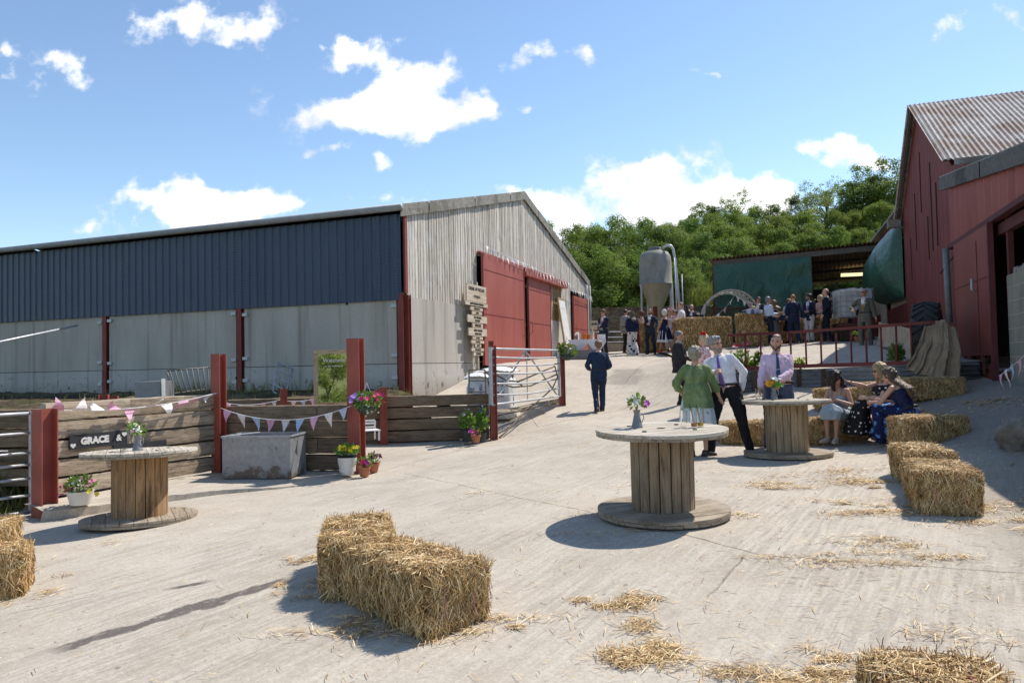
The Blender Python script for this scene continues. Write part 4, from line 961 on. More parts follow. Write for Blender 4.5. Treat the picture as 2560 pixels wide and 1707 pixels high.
for _ in range(4200):
    Y = 2.6+rnd.random()**1.5*15; px = rnd.uniform(-60, 2640); x = (px-1280)/F*Y; w_ = .25+.75*max(0, min(1, (px-600)/1500))
    if rnd.random() < w_: litter(lit, x, Y, (.02, .11))
for _ in range(700):    # straw thrown about the muck behind the left gate
    x, y = rnd.uniform(-11, -6.3), rnd.uniform(8.6, 10.4); litter(lit, x, y, (.05, .25))
tag(lit.build('loose_straw', M_STRAW, fixn=False), 'loose straw stalks scattered over the concrete yard', 'straw', kind='stuff')
muck = sheet('muck', 60, 30, lambda i, j: (lambda x, y: (x, y, -.28+.75*max(0, min(1, (y-8.9)/1.4))*max(0, min(1, (-6.2-x)/.8))+.09*nz(x, y, 3)+.05*nz(x, y, 8)))(-12+6.1*i, 7.2+3.1*j), M_SOIL)
def stone(px, py, Y, r, label, sq=.7, lift=0):
    me = bpy.data.meshes.new('stone'); bm = bmesh.new(); bmesh.ops.create_icosphere(bm, subdivisions=4, radius=1)
    for v in bm.verts:
        q = v.co.copy(); k = 1+.28*noise.noise(q*1.3+Vector((px, 0, 0)))+.12*noise.noise(q*4)+.05*noise.noise(q*11); v.co = Vector((q.x*r*k, q.y*r*k*.8, q.z*r*k*sq))
    bm.to_mesh(me); bm.free(); x, y = hx(px, Y); o = mobj('rubble_heap', me, M_RUB, None, True); o.location = (x, y, g(x, y)+lift); return tag(o, label, 'rubble')
M_RUB = m_corr((.17, .155, .13), (.10, .085, .065), .7)
stone(2590, 1000, 8.6, .48, 'lump of broken concrete and earth at the right edge', .62, .05)

# ------------------------------------------------------------------ cable drums
M_DRUM = m_wood((.30, .235, .165), (.46, .385, .29), (.10, .075, .05), 0, 1.3, gl=(.5, .45, .38)); M_STAVE = m_wood((.25, .17, .10), (.40, .29, .19), (.10, .07, .048), 2, 1.0, gl=(.34, .28, .22)); M_BARE = m_wood((.50, .44, .35), (.62, .56, .46), (.17, .13, .09), 0, 1.0, gl=(.66, .64, .60))
M_NAIL = plain((.06, .05, .045), .6)
def disc(m, Rr, z0, z1, ang, n=9, gap=.005):
    w = 2*Rr/n; ca, sa = math.cos(ang), math.sin(ang)
    for k in range(n):
        ya, yb = -Rr+k*w+gap/2, -Rr+(k+1)*w-gap/2; pts = []
        q = 12
        for i in range(q+1):
            y = ya+(yb-ya)*i/q; pts.append((math.sqrt(max(0, Rr*Rr-y*y)), y))
        poly = pts+[(-x, y) for x, y in reversed(pts)]; dz = rnd.uniform(-.002, .002)
        P_ = [(x*ca-y*sa, x*sa+y*ca, 0) for x, y in poly]
        m.prism(P_, (0, 0, z0+dz), (0, 0, z1+dz))
def drum(px, py, Y, label, rz, stave=None, tilt=(0, 0)):
    x, y = hx(px, Y); z = g(x, y)
    nx_ = (g(x+.4, y)-g(x-.4, y))/.8; ny_ = (g(x, y+.4)-g(x, y-.4))/.8
    o = thing('cable_drum', label, 'cable drum table', (x, y, z+.012), 0, 'wooden cable drums used as tables', rot=(math.atan(ny_)*.8, -math.atan(nx_)*.8, rz))
    for nm, za in (('base_flange', 0), ('tabletop', .725)):
        part(nm, lambda m: disc(m, .60, za+.028, za+.056, 0), M_BARE if za else M_DRUM, o); part(nm.replace('flange', 'underlayer').replace('tabletop', 'top_underlayer'), lambda m: disc(m, .597, za, za+.027, math.pi/2), M_DRUM, o)
    n = 18
    for k in range(n):
        a = 2*math.pi*k/n; r = .272+rnd.uniform(-.003, .003); w = 2*.272*math.sin(math.pi/n)-(.012 if rnd.random() < .25 else .004)
        M = Matrix.Rotation(a, 3, 'Z') @ Matrix.Rotation(rnd.uniform(-.006, .006), 3, 'X')
        part('stave', lambda m: m.box(Vector((r*math.cos(a), r*math.sin(a), .39)), (.022, w, .664), M), stave or M_STAVE, o)
    def bolts(m):
        for k in range(4):
            a = .5+k*math.pi/2; m.lathe([(.0, .78), (.022, .781), (.02, .79), (0, .79)], (.33*math.cos(a), .33*math.sin(a), .0), 8, False)
    part('bolts', bolts, M_NAIL, o)
    part('centre_hole', lambda m: m.lathe([(.0, .7825), (.04, .7825)], (0, 0, 0), 14, False), M_DARK, o)
    return o
dA = drum(1648, 1285, 6.80, 'nearest cable drum, with straws in glasses and a jug of white flowers', R(24), m_wood((.22, .155, .095), (.38, .29, .20), (.075, .05, .032), 2, 1.4, gl=(.40, .33, .25)))
dB = drum(348, 1303, 8.3, 'cable drum on the left with an orange-brown barrel, below the GRACE sign', R(-62), m_wood((.30, .165, .075), (.50, .31, .155), (.085, .05, .03), 2, 1.4, gl=(.38, .27, .18)))
dC = drum(1962, 1137, 10.45, 'farthest cable drum, between the pink-shirted man and the seated women', R(10), m_wood((.30, .21, .125), (.48, .37, .24), (.10, .065, .04), 2, 1.3, gl=(.46, .38, .28)))
bpy.context.view_layer.update()
def ontop(dr_, dx, dy): return dr_.matrix_world @ Vector((0, 0, .783))+Vector((dx, dy, 0))

# ------------------------------------------------------------------ flowers
M_LEAFP = m_leaf((.05, .11, .02), (.09, .18, .035), (.16, .26, .06), .3)
FC = {}
def petal(c):
    if c not in FC: FC[c] = plain(c, .55, var=.12, sc=30)
    return FC[c]
WHITE, PINK, MAG, PURP, YEL, ORG, LPINK, BLUE = (.85, .85, .82), (.80, .25, .42), (.55, .015, .13), (.40, .16, .55), (.82, .68, .03), (.85, .38, .02), (.85, .50, .62), (.08, .10, .55)
def leaves(m, n, cx, cy, cz, rx, rz, sz, up=.4):
    for _ in range(n):
        while True:
            q = Vector((rnd.uniform(-1, 1), rnd.uniform(-1, 1), rnd.uniform(-.4, 1)))
            if q.length < 1: break
        p = Vector((cx+q.x*rx, cy+q.y*rx, cz+q.z*rz)); d = (q.normalized()+Vector((rnd.gauss(0, .5), rnd.gauss(0, .5), rnd.gauss(up, .5)))).normalized()
        s = d.cross(Vector((rnd.gauss(0, 1), rnd.gauss(0, 1), rnd.gauss(0, 1)))).normalized()*sz*.28; L = sz*rnd.uniform(.6, 1.2)
        m.add([p, p+d*L*.5+s, p+d*L, p+d*L*.5-s], [(0, 1, 2, 3)])
def bloom(m, p, r, nrm=None, petals=6):
    nrm = (nrm or Vector((rnd.gauss(0, .5), rnd.gauss(-.5, .5), rnd.gauss(.7, .4)))).normalized(); a = nrm.cross(Vector((.3, .5, .9))).normalized(); b = nrm.cross(a)
    for k in range(petals):
        t = 2*math.pi*k/petals+rnd.random()*.4; d = a*math.cos(t)+b*math.sin(t); s = nrm.cross(d)
        m.add([p, p+d*r*.6+s*r*.42+nrm*r*.2, p+d*r+nrm*r*.1, p+d*r*.6-s*r*.42+nrm*r*.2], [(0, 1, 2, 3)])
def flowers(parent, cx, cy, cz, rx, rz, nleaf, lsz, blooms, stems=True):
    part('leaves', lambda m: leaves(m, nleaf, cx, cy, cz, rx, rz, lsz), M_LEAFP, parent, False, fixn=False)
    if stems: part('stems', lambda m: [m.tube([(cx, cy, cz-rz*.9), (cx+rnd.uniform(-rx, rx)*.6, cy+rnd.uniform(-rx, rx)*.6, cz+rz*rnd.random())], .0022, 4) for _ in range(8)], M_LEAFP, parent)
    for col, n, r, reg in blooms:
        def f(m):
            for _ in range(n):
                th = rnd.uniform(0, 6.28); u = rnd.uniform(.2, 1); x0, z0 = reg
                bloom(m, Vector((cx+(x0+rnd.gauss(0, .28))*rx, cy-abs(rnd.gauss(.35, .35))*rx, cz+(z0+rnd.gauss(0, .22))*rz)), r*rnd.uniform(.8, 1.2))
        o = part('blooms', f, petal(col), parent, False, fixn=False); o['kind'] = 'stuff'
def jug(pos, label, blooms, s=1.0, rz=0):
    o = thing('flower_jug', label, 'vase', pos, rz, 'jugs of flowers on the drums'); o.scale = (s, s, s)
    part('jug', lambda m: m.lathe([(.0, 0), (.05, .0), (.050, .008), (.044, .02), (.026, .105), (.024, .118), (.033, .15), (.030, .15), (.02, .118), (.0, .05)], (0, 0, 0), 24, False), m_galv(.22), o, 60)
    part('handle', lambda m: m.tube([(.027, 0, .12), (.055, 0, .12), (.060, 0, .08), (.042, 0, .04)], .004, 6), m_galv(.25), o, True)
    flowers(o, 0, 0, .20, .075, .07, 60, .05, blooms)
    return o
jug(ontop(dA, -.20, .12), 'grey metal jug of white and green flowers with one purple bloom', [(WHITE, 22, .016, (-.3, .5)), (WHITE, 12, .014, (0, .1)), ((.55, .12, .5), 5, .028, (.75, .1)), ((.55, .7, .25), 10, .013, (0, 1.1))], 1.08)
jug(ontop(dB, -.02, -.02), 'grey metal jug of cream and pink flowers on the left drum', [(WHITE, 22, .015, (.2, .3)), ((.62, .74, .3), 14, .014, (-.2, .9)), (LPINK, 6, .018, (-.9, -.2))], 1.12)
jug(ontop(dC, -.13, .1), 'grey metal jug with an orange sunflower and white blooms', [(WHITE, 16, .022, (.3, .9)), (ORG, 7, .040, (-.6, .2)), ((.15, .35, .04), 10, .03, (.8, -.1))], 1.12)
# glasses
M_GLASS = m_glass(); M_JUICE = plain((.62, .20, .05), .35, var=.4, sc=60); M_BEER = plain((.58, .17, .02), .25, var=.1); M_PALE = plain((.78, .62, .30), .3, var=.1)
def glass(pos, h, r, label, fill=None, straw=False, group='glasses on the drums', fh=.25, cat='glass'):
    o = thing('drinking_glass', label, cat, pos, 0, group)
    part('tumbler', lambda m: m.lathe([(0, 0), (r*.85, 0), (r, h), (r-.0022, h), (r*.85-.002, .008), (0, .008)], (0, 0, 0), 20, False), M_GLASS, o, 60)
    if fill: part('drink', lambda m: m.lathe([(0, .009), (r*.84-.003, .009), (r*.84-.003+(r*.13)*fh, h*fh), (0, h*fh)], (0, 0, 0), 16, False), fill, o, 60)
    if straw: part('straw', lambda m: m.tube([(.01, 0, .01), (-.035, .01, h+.045)], .0028, 6), M_DARK, o)
    return o
glass(ontop(dA, .215, .02), .155, .032, 'empty tall glass on the nearest drum, left of the two with black straws')
glass(ontop(dA, .305, .0), .165, .034, 'tall glass with orange slices and a black straw on the nearest drum', M_JUICE, True)
glass(ontop(dA, .375, .04), .165, .034, 'tall glass with yellow fruit and a black straw, rightmost on the nearest drum', plain((.70, .50, .06), .4, var=.4, sc=60), True)
glass(ontop(dC, -.36, .12), .16, .030, 'tall glass on the far drum, left of the small bottle', M_PALE, fh=.12)
bt = thing('glass_bottle', 'small clear bottle on the far drum beside the sunflower jug', 'bottle', ontop(dC, -.23, .22))
part('bottle', lambda m: m.lathe([(0, 0), (.028, 0), (.03, .01), (.03, .12), (.012, .17), (.012, .22), (.009, .22), (.009, .17), (.027, .12), (.027, .01), (0, .008)], (0, 0, 0), 18, False), M_GLASS, bt, 50)

# ------------------------------------------------------------------ pots and baskets
M_TERRA = plain((.42, .16, .085), .85); M_POTW = plain((.70, .68, .62), .5, var=.06); M_POTG = plain((.045, .055, .05), .5)
def pot(px, py, Y, prof, mat, label, fl, s=1.0, z=None):
    x, y = hx(px, Y); zz = max(g(x, y), .01 if x < -2.3 and y < 12 else -9)+.01 if z is None else z
    o = thing('flower_pot', label, 'plant pot', (x, y, zz)); part('pot', lambda m: m.lathe(prof, (0, 0, 0), 28, False), mat, o, 50)
    h = max(q[1] for q in prof); part('compost', lambda m: m.lathe([(0, h-.02), (max(q[0] for q in prof)-.012, h-.02)], (0, 0, 0), 20, False), M_DARK, o)
    fl(o, h); return o
pot(200, 1250, 9.0, [(0, 0), (.105, 0), (.115, .02), (.148, .15), (.155, .165), (.140, .165), (.11, .03), (0, .03)], M_POTW, 'low white pot of pink, white and yellow flowers by the GRACE wall',
    lambda o, h: flowers(o, 0, 0, h+.06, .16, .12, 260, .055, [(WHITE, 26, .020, (.0, .3)), (MAG, 12, .022, (-.8, -.1)), (PINK, 12, .022, (.85, .55)), (YEL, 3, .03, (1.05, -.5)), ((.8, .75, .3), 4, .025, (-1.1, -.4)), (MAG, 5, .022, (-1.0, -.7))]))
pot(865, 1180, 11.05, [(0, 0), (.085, 0), (.10, .03), (.138, .18), (.142, .27), (.145, .27), (.146, .30), (.13, .30), (.12, .05), (0, .05)], M_POTW, 'tall cream pot of yellow flowers beside the trough',
    lambda o, h: (part('dark_rim', lambda m: m.lathe([(.1465, .262), (.1465, .302)], (0, 0, 0), 28, False), M_DARK, o), flowers(o, 0, 0, h+.05, .17, .09, 240, .055, [(YEL, 45, .03, (-.2, .5)), (YEL, 16, .03, (.5, .7))])))
TP = [(0, 0), (.062, 0), (.088, .11), (.096, .11), (.098, .14), (.085, .14), (.06, .02), (0, .02)]
pot(907, 1185, 10.95, TP, M_TERRA, 'terracotta pot of magenta petunias at the foot of the tallest red post', lambda o, h: flowers(o, 0, 0, h+.05, .12, .09, 120, .05, [(MAG, 14, .032, (-.3, .2)), ((.42, .02, .25), 10, .032, (.4, .1))]))
pot(930, 1178, 11.4, TP, M_TERRA, 'terracotta pot of purple petunias, behind the magenta one', lambda o, h: flowers(o, 0, 0, h+.06, .11, .09, 90, .05, [((.22, .01, .12), 12, .032, (.1, .4))]))
pot(1166, 1100, 14.6, [(0, 0), (.10, 0), (.135, .22), (.13, .22), (.09, .02), (0, .02)], M_POTG, 'dark pot of tall white-topped stems against the dark sleeper wall', lambda o, h: flowers(o, 0, 0, h+.14, .15, .22, 260, .09, [((.7, .6, .65), 8, .025, (-.4, .9)), (LPINK, 4, .02, (.2, 1.1))]), z=.12)
pot(1201, 1100, 14.75, [(0, 0), (.075, 0), (.10, .15), (.095, .15), (.07, .02), (0, .02)], M_POTG, 'dark pot of thin blue-flowered stems beside the gate post', lambda o, h: flowers(o, 0, 0, h+.2, .10, .27, 200, .09, [(BLUE, 3, .03, (-.1, 1.1)), (WHITE, 2, .02, (-.3, 1.0))]), z=.12)
pot(1186, 1103, 14.35, TP, M_TERRA, 'small terracotta pot of pink petunias in front of the two dark pots', lambda o, h: flowers(o, 0, 0, h+.05, .11, .09, 60, .05, [(MAG, 9, .035, (0, .2)), ((.45, .02, .35), 6, .035, (-.6, .3))]), z=.12)
def basket(px, py, Y, s, label, bl):
    p = at(px, py, Y); o = thing('hanging_basket', label, 'hanging basket', p); o.scale = (s, s, s)
    part('bowl', lambda m: m.lathe([(0, -.13), (.07, -.12), (.13, -.06), (.15, 0), (.14, 0), (0, -.05)], (0, 0, 0), 20, False), M_POTG, o, True)
    part('chains', lambda m: [m.tube([(.14*math.cos(a), .14*math.sin(a), 0), (0, 0, .34)], .004, 4) for a in (0, 2.1, 4.2)], M_PLATE, o)
    flowers(o, 0, 0, .04, .2, .16, 420, .06, bl); return o
basket(917, 1015, 11.15, 1.05, 'hanging basket of purple, magenta and cream trailing flowers on the tallest red post', [((.42, .22, .62), 22, .034, (-.6, .5)), (MAG, 16, .036, (.5, .6)), ((.25, .0, .05), 8, .03, (.9, .1)), ((.75, .74, .45), 44, .016, (.2, -.5)), ((.5, .3, .7), 8, .03, (-.9, .3))])
basket(1418, 885, 18.35, 1.25, 'hanging basket of lilac and peach flowers on the right gate post', [((.6, .42, .7), 12, .03, (.3, .5)), ((.8, .45, .35), 6, .03, (.1, .9)), (WHITE, 6, .02, (.2, .2))])
# water trough
tr = thing('water_trough', 'rectangular galvanised steel water trough in front of the sleeper wall', 'trough', (0, 0, 0), 0)
c0 = at(556, 1195, 10.95); c1 = at(726, 1196, 10.85); ang = math.atan2(c1.y-c0.y, c1.x-c0.x); tr.location = (c0.x, c0.y, .015); tr.rotation_euler = (0, 0, ang)
LT = (Vector((c1.x-c0.x, c1.y-c0.y))).length
def trough(m):
    H_, D_ = .62, .62
    m.span((0, 0, 0), (LT, .006, H_)); m.span((0, D_-.006, 0), (LT, D_, H_)); m.span((0, .006, 0), (.006, D_-.006, H_)); m.span((LT-.006, .006, 0), (LT, D_-.006, H_)); m.span((.006, .006, .01), (LT-.006, D_-.006, .02))
part('tank', trough, m_galv(.30, .8), tr)
def rimf(m):
    for a, b in (((-.015, -.012, .6), (LT+.015, .012, .625)), ((-.015, .608, .6), (LT+.015, .632, .625)), ((-.015, .012, .6), (.010, .608, .625)), ((LT-.01, .012, .6), (LT+.015, .608, .625))): m.span(a, b)
part('rim', rimf, m_galv(.38), tr)
part('ball_valve_bar', lambda m: m.bar((.1, .05, .63), (.35, .5, .635), .04, .01), m_galv(.7), tr)
# GRACE board and its dark neighbour
M_SLATE = plain((.030, .032, .035), .75, var=.2); M_LET = plain((.68, .66, .62), .7, var=.06)
def onwall(a, b, t, off=-.035): return Vector((a[0]+(b[0]-a[0])*t+off*(-(b[1]-a[1]))/math.hypot(b[0]-a[0], b[1]-a[1])*1, a[1]+(b[1]-a[1])*t+off*(b[0]-a[0])/math.hypot(b[0]-a[0], b[1]-a[1]), 0))
def wall_t(a, b, px):
    tn = at(px, 1000, 1).x; dx, dy = b[0]-a[0], b[1]-a[1]; return (tn*a[1]-a[0])/(dx-tn*dy)
W1ang = math.atan2(W1b[1]-W1a[1], W1b[0]-W1a[0])
def heart(m, cx, cz, s, y=-.012):
    pts = []
    for k in range(24):
        a = 2*math.pi*k/24; pts.append((cx+s*.06*16*math.sin(a)**3/16*1.0, y, cz+s*.06*(13*math.cos(a)-5*math.cos(2*a)-2*math.cos(3*a)-math.cos(4*a))/16))
    m.prism(pts, (0, 0, 0), (0, .006, 0))
t0, t1 = wall_t(W1a, W1b, 168), wall_t(W1a, W1b, 312); q0 = onwall(W1a, W1b, t0, -.045); q1 = onwall(W1a, W1b, t1, -.045)
ztl = at(168, 1088, q0.y).z; zbl = at(168, 1125, q0.y).z; ztr = at(312, 1075, q1.y).z
gs = thing('name_sign', 'dark slate board lettered GRACE & with white hearts', 'sign', (q0.x, q0.y, zbl), W1ang)
LG = (q1-q0).length; GH = ztl-zbl
part('board', lambda m: m.span((0, -.008, 0), (LG, .012, GH)), M_SLATE, gs)
def txt(parent, s, x, z, size, mat, y=-.012, bold=0.006, name='lettering', rz=0):
    me = text_mesh(s, size, .002, bold); o = mobj(name, me, mat, parent); o.rotation_euler = (R(90), rz, 0); o.location = (x, y, z); return o
txt(gs, 'GRACE', LG*.42, GH*.5, GH*.62, M_LET, bold=.008); txt(gs, '&', LG*.84, GH*.5, GH*.62, M_LET, bold=.004)
for hx_, hz_ in ((.055, .27), (.945, .73)): part('heart', lambda m: heart(m, LG*hx_, GH*hz_, .62), M_LET, gs)
q2 = onwall(W1a, W1b, wall_t(W1a, W1b, 278), -.045); q3 = onwall(W1a, W1b, wall_t(W1a, W1b, 410), -.045)
gs2 = thing('name_sign', 'second dark slate board half hidden behind the left drum top', 'sign', (q2.x, q2.y, zbl-.155), W1ang)
part('board', lambda m: m.span((0, -.008, 0), ((q3-q2).length, .012, GH*.8)), M_SLATE, gs2)
# ------------------------------------------------------------------ bunting
FL = [m_cloth((.72, .40, .52)), m_floral((.78, .76, .72), (.62, .10, .16), (.2, .35, .15), 34, .30), m_floral((.42, .58, .78), (.66, .10, .15), (.8, .8, .8), 30, .26), m_cloth((.80, .79, .76))]
M_CORD = plain((.80, .79, .76), .8)
def bunting(a, b, n, sag, fh, fw, label, order=(0, 1, 2), swing=.2, droop=1.0, flip=(), tw=.02):
    a = Vector(a); b = Vector(b); o = thing('bunting', label, 'bunting', a); d = b-a
    def P_(t): return d*t+Vector((0, 0, -sag*4*t*(1-t)))
    part('cord', lambda m: m.tube([P_(i/30) for i in range(31)], .006, 5), M_CORD, o, True)
    hd = Vector((d.x, d.y, 0)).normalized(); out = Vector((hd.y, -hd.x, 0))
    for k in range(n):
        t = (k+.5)/n; c = P_(t); t_ = (P_(t+.01)-P_(t-.01)).normalized()
        up = -1 if k in flip else 1; sw = rnd.uniform(-swing, swing); ln = fh*rnd.uniform(.85, 1.05)*droop
        def f(m):
            N = 5; rows = []
            for i in range(N+1):
                v = i/N; w = fw*(1-v)*.5; q = c+Vector((0, 0, -1))*ln*v*up*math.cos(sw)+hd*ln*v*math.sin(sw)+out*(tw*math.sin(v*4+k)+.01+(.09*v if up < 0 else 0))
                rows += [q-t_*w-out*.004, q+out*.006*math.sin(k), q+t_*w+out*.004*math.sin(3*v+k)]
            m.add(rows, [(3*i+j, 3*i+j+1, 3*i+j+4, 3*i+j+3) for i in range(N) for j in (0, 1)])
        part('flag', f, FL[order[k % len(order)]], o, False, fixn=False)
    return o
bunting(at(552, 1020, 11.5), at(878, 1014, 11.2), 9, .20, .22, .145, 'bunting of pink, floral and blue pennants strung above the trough')
bunting(at(556, 1006, 13.95), at(700, 999, 14.3), 5, .07, .13, .10, 'bunting along the rear wall of the pen, left half'); bunting(at(700, 999, 14.3), at(792, 994, 14.4), 4, .05, .13, .10, 'bunting along the rear wall of the pen, left of the mirror')
bunting(onwall(W1a, W1b, -.02, -.10)+Vector((0, 0, 1.16)), onwall(W1a, W1b, 1.0, -.08)+Vector((0, 0, 1.27)), 10, .10, .25, .19, 'wind-blown pink and white bunting along the top of the GRACE wall', (0, 1, 3, 0), .9, .8, flip=(0, 1, 2, 3, 5), tw=.05)
bunting(at(2497, 940, 11.3), at(2590, 858, 10.3), 6, .03, .24, .10, 'bunting strung up to the right across the block wall', (0, 1, 2), .3, 1.1)
ba = barn.matrix_world if False else Matrix.Translation((BO[0], BO[1], 0)) @ Matrix.Rotation(math.atan2(.938, .347), 4, 'Z')
bunting(ba @ Vector((D1, -.3, 5.28)), ba @ Vector((8.6, -.34, 5.16)), 9, .04, .30, .16, 'bunting above the left barn door', (3, 2, 1, 3), .4)
bunting(ba @ Vector((8.7, -.36, 5.14)), ba @ Vector((13.8, -.34, 5.02)), 14, .04, .30, .13, 'bunting across the red lintel of the barn doors', (3, 3, 1), .5)
bunting(ba @ Vector((13.9, -.3, 5.03)), ba @ Vector((17.9, -.3, 4.75)), 12, .06, .34, .14, 'tangled bunting over the far red door', (3, 1, 3), .8)
# ------------------------------------------------------------------ order of the day boards on the gable
M_PINE = m_wood((.56, .47, .34), (.68, .59, .45), (.33, .24, .15), 0, 1.0); M_INK = plain((.03, .022, .018), .8)
st = thing('order_sign', 'tall stack of pale wooden boards listing the order of the day', 'sign', (0, 0, 0)); st.matrix_world = ba
def gx(px, yo=-.25):
    tn = at(px, 850, 1).x; o = ba @ Vector((0, yo, 0)); d = ba.to_3x3() @ Vector((1, 0, 0)); return (tn*o.y-o.x)/(d.x-tn*d.y)
BRD = [(205, 570, 130, 450, (('ORDER OF THE DAY', .74, .21), ('- 11TH JULY -', .30, .17))), (178, 592, 453, 525, (('1:30PM WEDDING CEREMONY', .5, .55),)), (272, 502, 568, 628, (('FOLLOWED BY', .5, .55),)), (300, 485, 650, 710, (('DRINKS', .5, .55),)),
       (215, 575, 715, 850, (('2PM  WEDDING', .70, .30), ('BREAKFAST', .26, .28))), (305, 500, 875, 960, (('SPEECHES', .5, .62),)), (230, 570, 960, 1105, (('6:30PM  EVENING', .70, .30), ('GUESTS ARRIVE', .26, .26))), (305, 490, 1125, 1180, (('CUT CAKE', .5, .5),)),
       (278, 515, 1195, 1250, (('FIRST DANCE', .5, .5),)), (345, 460, 1268, 1325, (('DANCE', .5, .55),)), (278, 510, 1342, 1398, (('BBQ & LIVE BAND', .5, .5),)), (315, 490, 1420, 1480, (('CARRIAGES', .5, .6),))]
for x0, x1, y0, y1, tx in BRD:
    pa, pb = 1140+x0/7.467, 1140+x1/7.467; xa, xb = gx(pa), gx(pb); Yd = (ba @ Vector((xa, -.25, 0))).y
    za, zb = at(pa, 690+y0/7.467, Yd).z, at(pa, 690+y1/7.467, Yd).z
    bd = part('board', lambda m: m.span((xa, -.27, zb), (xb, -.24, za)), M_PINE, st)
    for s, fy, fs in tx:
        me = text_mesh(s, (za-zb)*fs*1.25, .002, .004); w = max(v.co.x for v in me.vertices)-min(v.co.x for v in me.vertices); k = min(1, (xb-xa)*.92/w)
        o = mobj('lettering', me, M_INK, bd); o.rotation_euler = (R(90), 0, 0); o.scale = (k, 1, 1); o.location = ((xa+xb)/2, -.274, zb+(za-zb)*fy)
for xx in (gx(1184), gx(1197)):
    part('upright', lambda m: m.span((xx-.03, -.238, g(-1, 21)+.1), (xx+.03, -.20, 4.1)), M_PINE, st)
# white bulk bags and hurdles behind the gate
M_BAG = m_cloth((.72, .72, .70), .1, .7, 4, .8, .03)
def bag(px, Y, w, d, h, label, rz, txts=()):
    x, y = hx(px, Y); o = thing('bulk_bag', label, 'bulk bag', (x, y, g(x, y)), rz)
    def f(m):
        n = 40; rg = []
        for k in range(12):
            v = k/11; z = h*v; s = 1+.05*math.sin(v*3)-.28*max(0, v-.72)/.28
            rg.append([(w/2*s*math.copysign(abs(math.cos(a))**.45, math.cos(a))+.02*nz(a*3, z*6, 1), d/2*s*math.copysign(abs(math.sin(a))**.45, math.sin(a))+.02*nz(a*3, z*6, 5), z+.04*nz(a*2, v*4, 3)*(v > .8)) for a in [2*math.pi*q/n for q in range(n)]])
        m.rings(rg)
    b = part('bag', f, M_BAG, o, True)
    part('folded_top', lambda m: m.grid(14, 14, lambda i, j: ((i-.5)*w*1.12, (j-.5)*d*1.15, h-.02+.09*math.cos((i-.5)*2.6)*math.cos((j-.5)*2.6)+.03*nz(i*9, j*9, 2)-.25*max(0, abs(i-.5)-.42)-.25*max(0, abs(j-.5)-.42))), M_BAG, o, True)
    for s, x_, z_, sz, rot in txts:
        q = txt(o, s, x_, z_, sz, M_INK2, y=-d/2-.035, bold=.002); q.rotation_euler = (R(90), R(rot), 0)
    return o
M_INK2 = plain((.08, .09, .13), .8)
bag(1245, 17.2, .74, .80, 1.12, 'white bulk bag with dark printing, seen through the metal gate', R(-16), (('PROPE', .03, .80, .17, 0), ('OR RE', .03, .56, .16, 0)))
bag(1195, 16.9, .48, .6, 1.05, 'white bulk bag with sideways numbers, left of the printed one', R(-6), (('26  24', -.10, .62, .13, 90), ('TGE HARDEEP', .10, .60, .08, 90)))
def hurdle(pa, pb, zt, zb, n, label, mat, r=.014):
    o = thing('hurdle', label, 'hurdle', pa); A = Vector(pa); B = Vector(pb)-A; A0 = Vector((0, 0, 0))
    part('stile', lambda m: m.tube([(0, 0, zb-pa[2]), (B.x*.06, B.y*.06, zt-pa[2])], r*1.3, 6), mat, o); part('stile', lambda m: m.tube([(B.x, B.y, zb-pa[2]), (B.x*.94, B.y*.94, zt-pa[2])], r*1.3, 6), mat, o)
    for k in range(n):
        z = zb+(zt-zb)*k/(n-1)-pa[2]; e = .06*k/(n-1); part('rung', lambda m: m.tube([(B.x*e, B.y*e, z), (B.x*(1-e), B.y*(1-e), z)], r, 6), mat, o)
    return o
M_HURD = plain((.20, .19, .17), .7)
a = at(1171, 975, 16.3); b = at(1216, 975, 16.1); hurdle((a.x, a.y, .5), (b.x, b.y, .5), at(1173, 925, 16.3).z, .55, 5, 'grey tubular hurdle in front of the left bulk bag', M_HURD)
a = at(1284, 1010, 17.0); b = at(1262, 1000, 19.0); hurdle((a.x, a.y, .5), (b.x, b.y, .5), at(1292, 918, 17.0).z, at(1284, 1010, 17).z, 7, 'grey tubular hurdle right of the printed bulk bag', M_HURD)
# things in the strip below the barn
hk = thing('hay_rack', 'dark bent hay rack leaning on the barn wall behind the second red post', 'hay rack', (0, 0, 0))
def cq(x, y, Y): return at(x/2.45, 780+y/2.45, Y)
part('frame', lambda m: m.tube([cq(1020, 360, 15), cq(1270, 340, 15.5), cq(1280, 470, 15.5), cq(1060, 500, 15), cq(1020, 360, 15)], .022, 6), M_HURD, hk, True)
for k in range(7):
    part('bar', lambda m: m.tube([cq(1040+34*k, 360-3*k, 15), cq(1060+32*k, 430, 15.02), cq(1085+30*k, 495, 15.1)], .013, 6), M_HURD, hk, True)
tk = thing('feed_bin', 'grey sheet-metal feed bin on the bank below the barn', 'feed bin', (0, 0, 0)); 
fa, fb, fc = cq(825, 520, 14.6), cq(985, 515, 14.4), cq(1070, 505, 15.0); ft = cq(825, 430, 14.6).z-fa.z
part('body', lambda m: m.prism([fa, fb, fc, fa+(fc-fb)], (0, 0, -.1), (0, 0, ft)), m_galv(.26), tk)
part('pale_panel', lambda m: m.prism([fb+Vector((.03, -.03, ft*.0)), fb+(fc-fb)*.25+Vector((.03, -.03, 0)), fb+(fc-fb)*.25+Vector((.03, -.03, ft+.05)), fb+Vector((.02, -.03, ft+.05))], (0, 0, 0), (.01, -.01, 0)), m_galv(.6), tk)
def c2(x, y, Y): return at(500+x/3.136, 800+y/3.136, Y)
lh = thing('metal_ladder', 'light alloy hurdle leaning crooked against the barn wall', 'hurdle', (0, 0, 0))
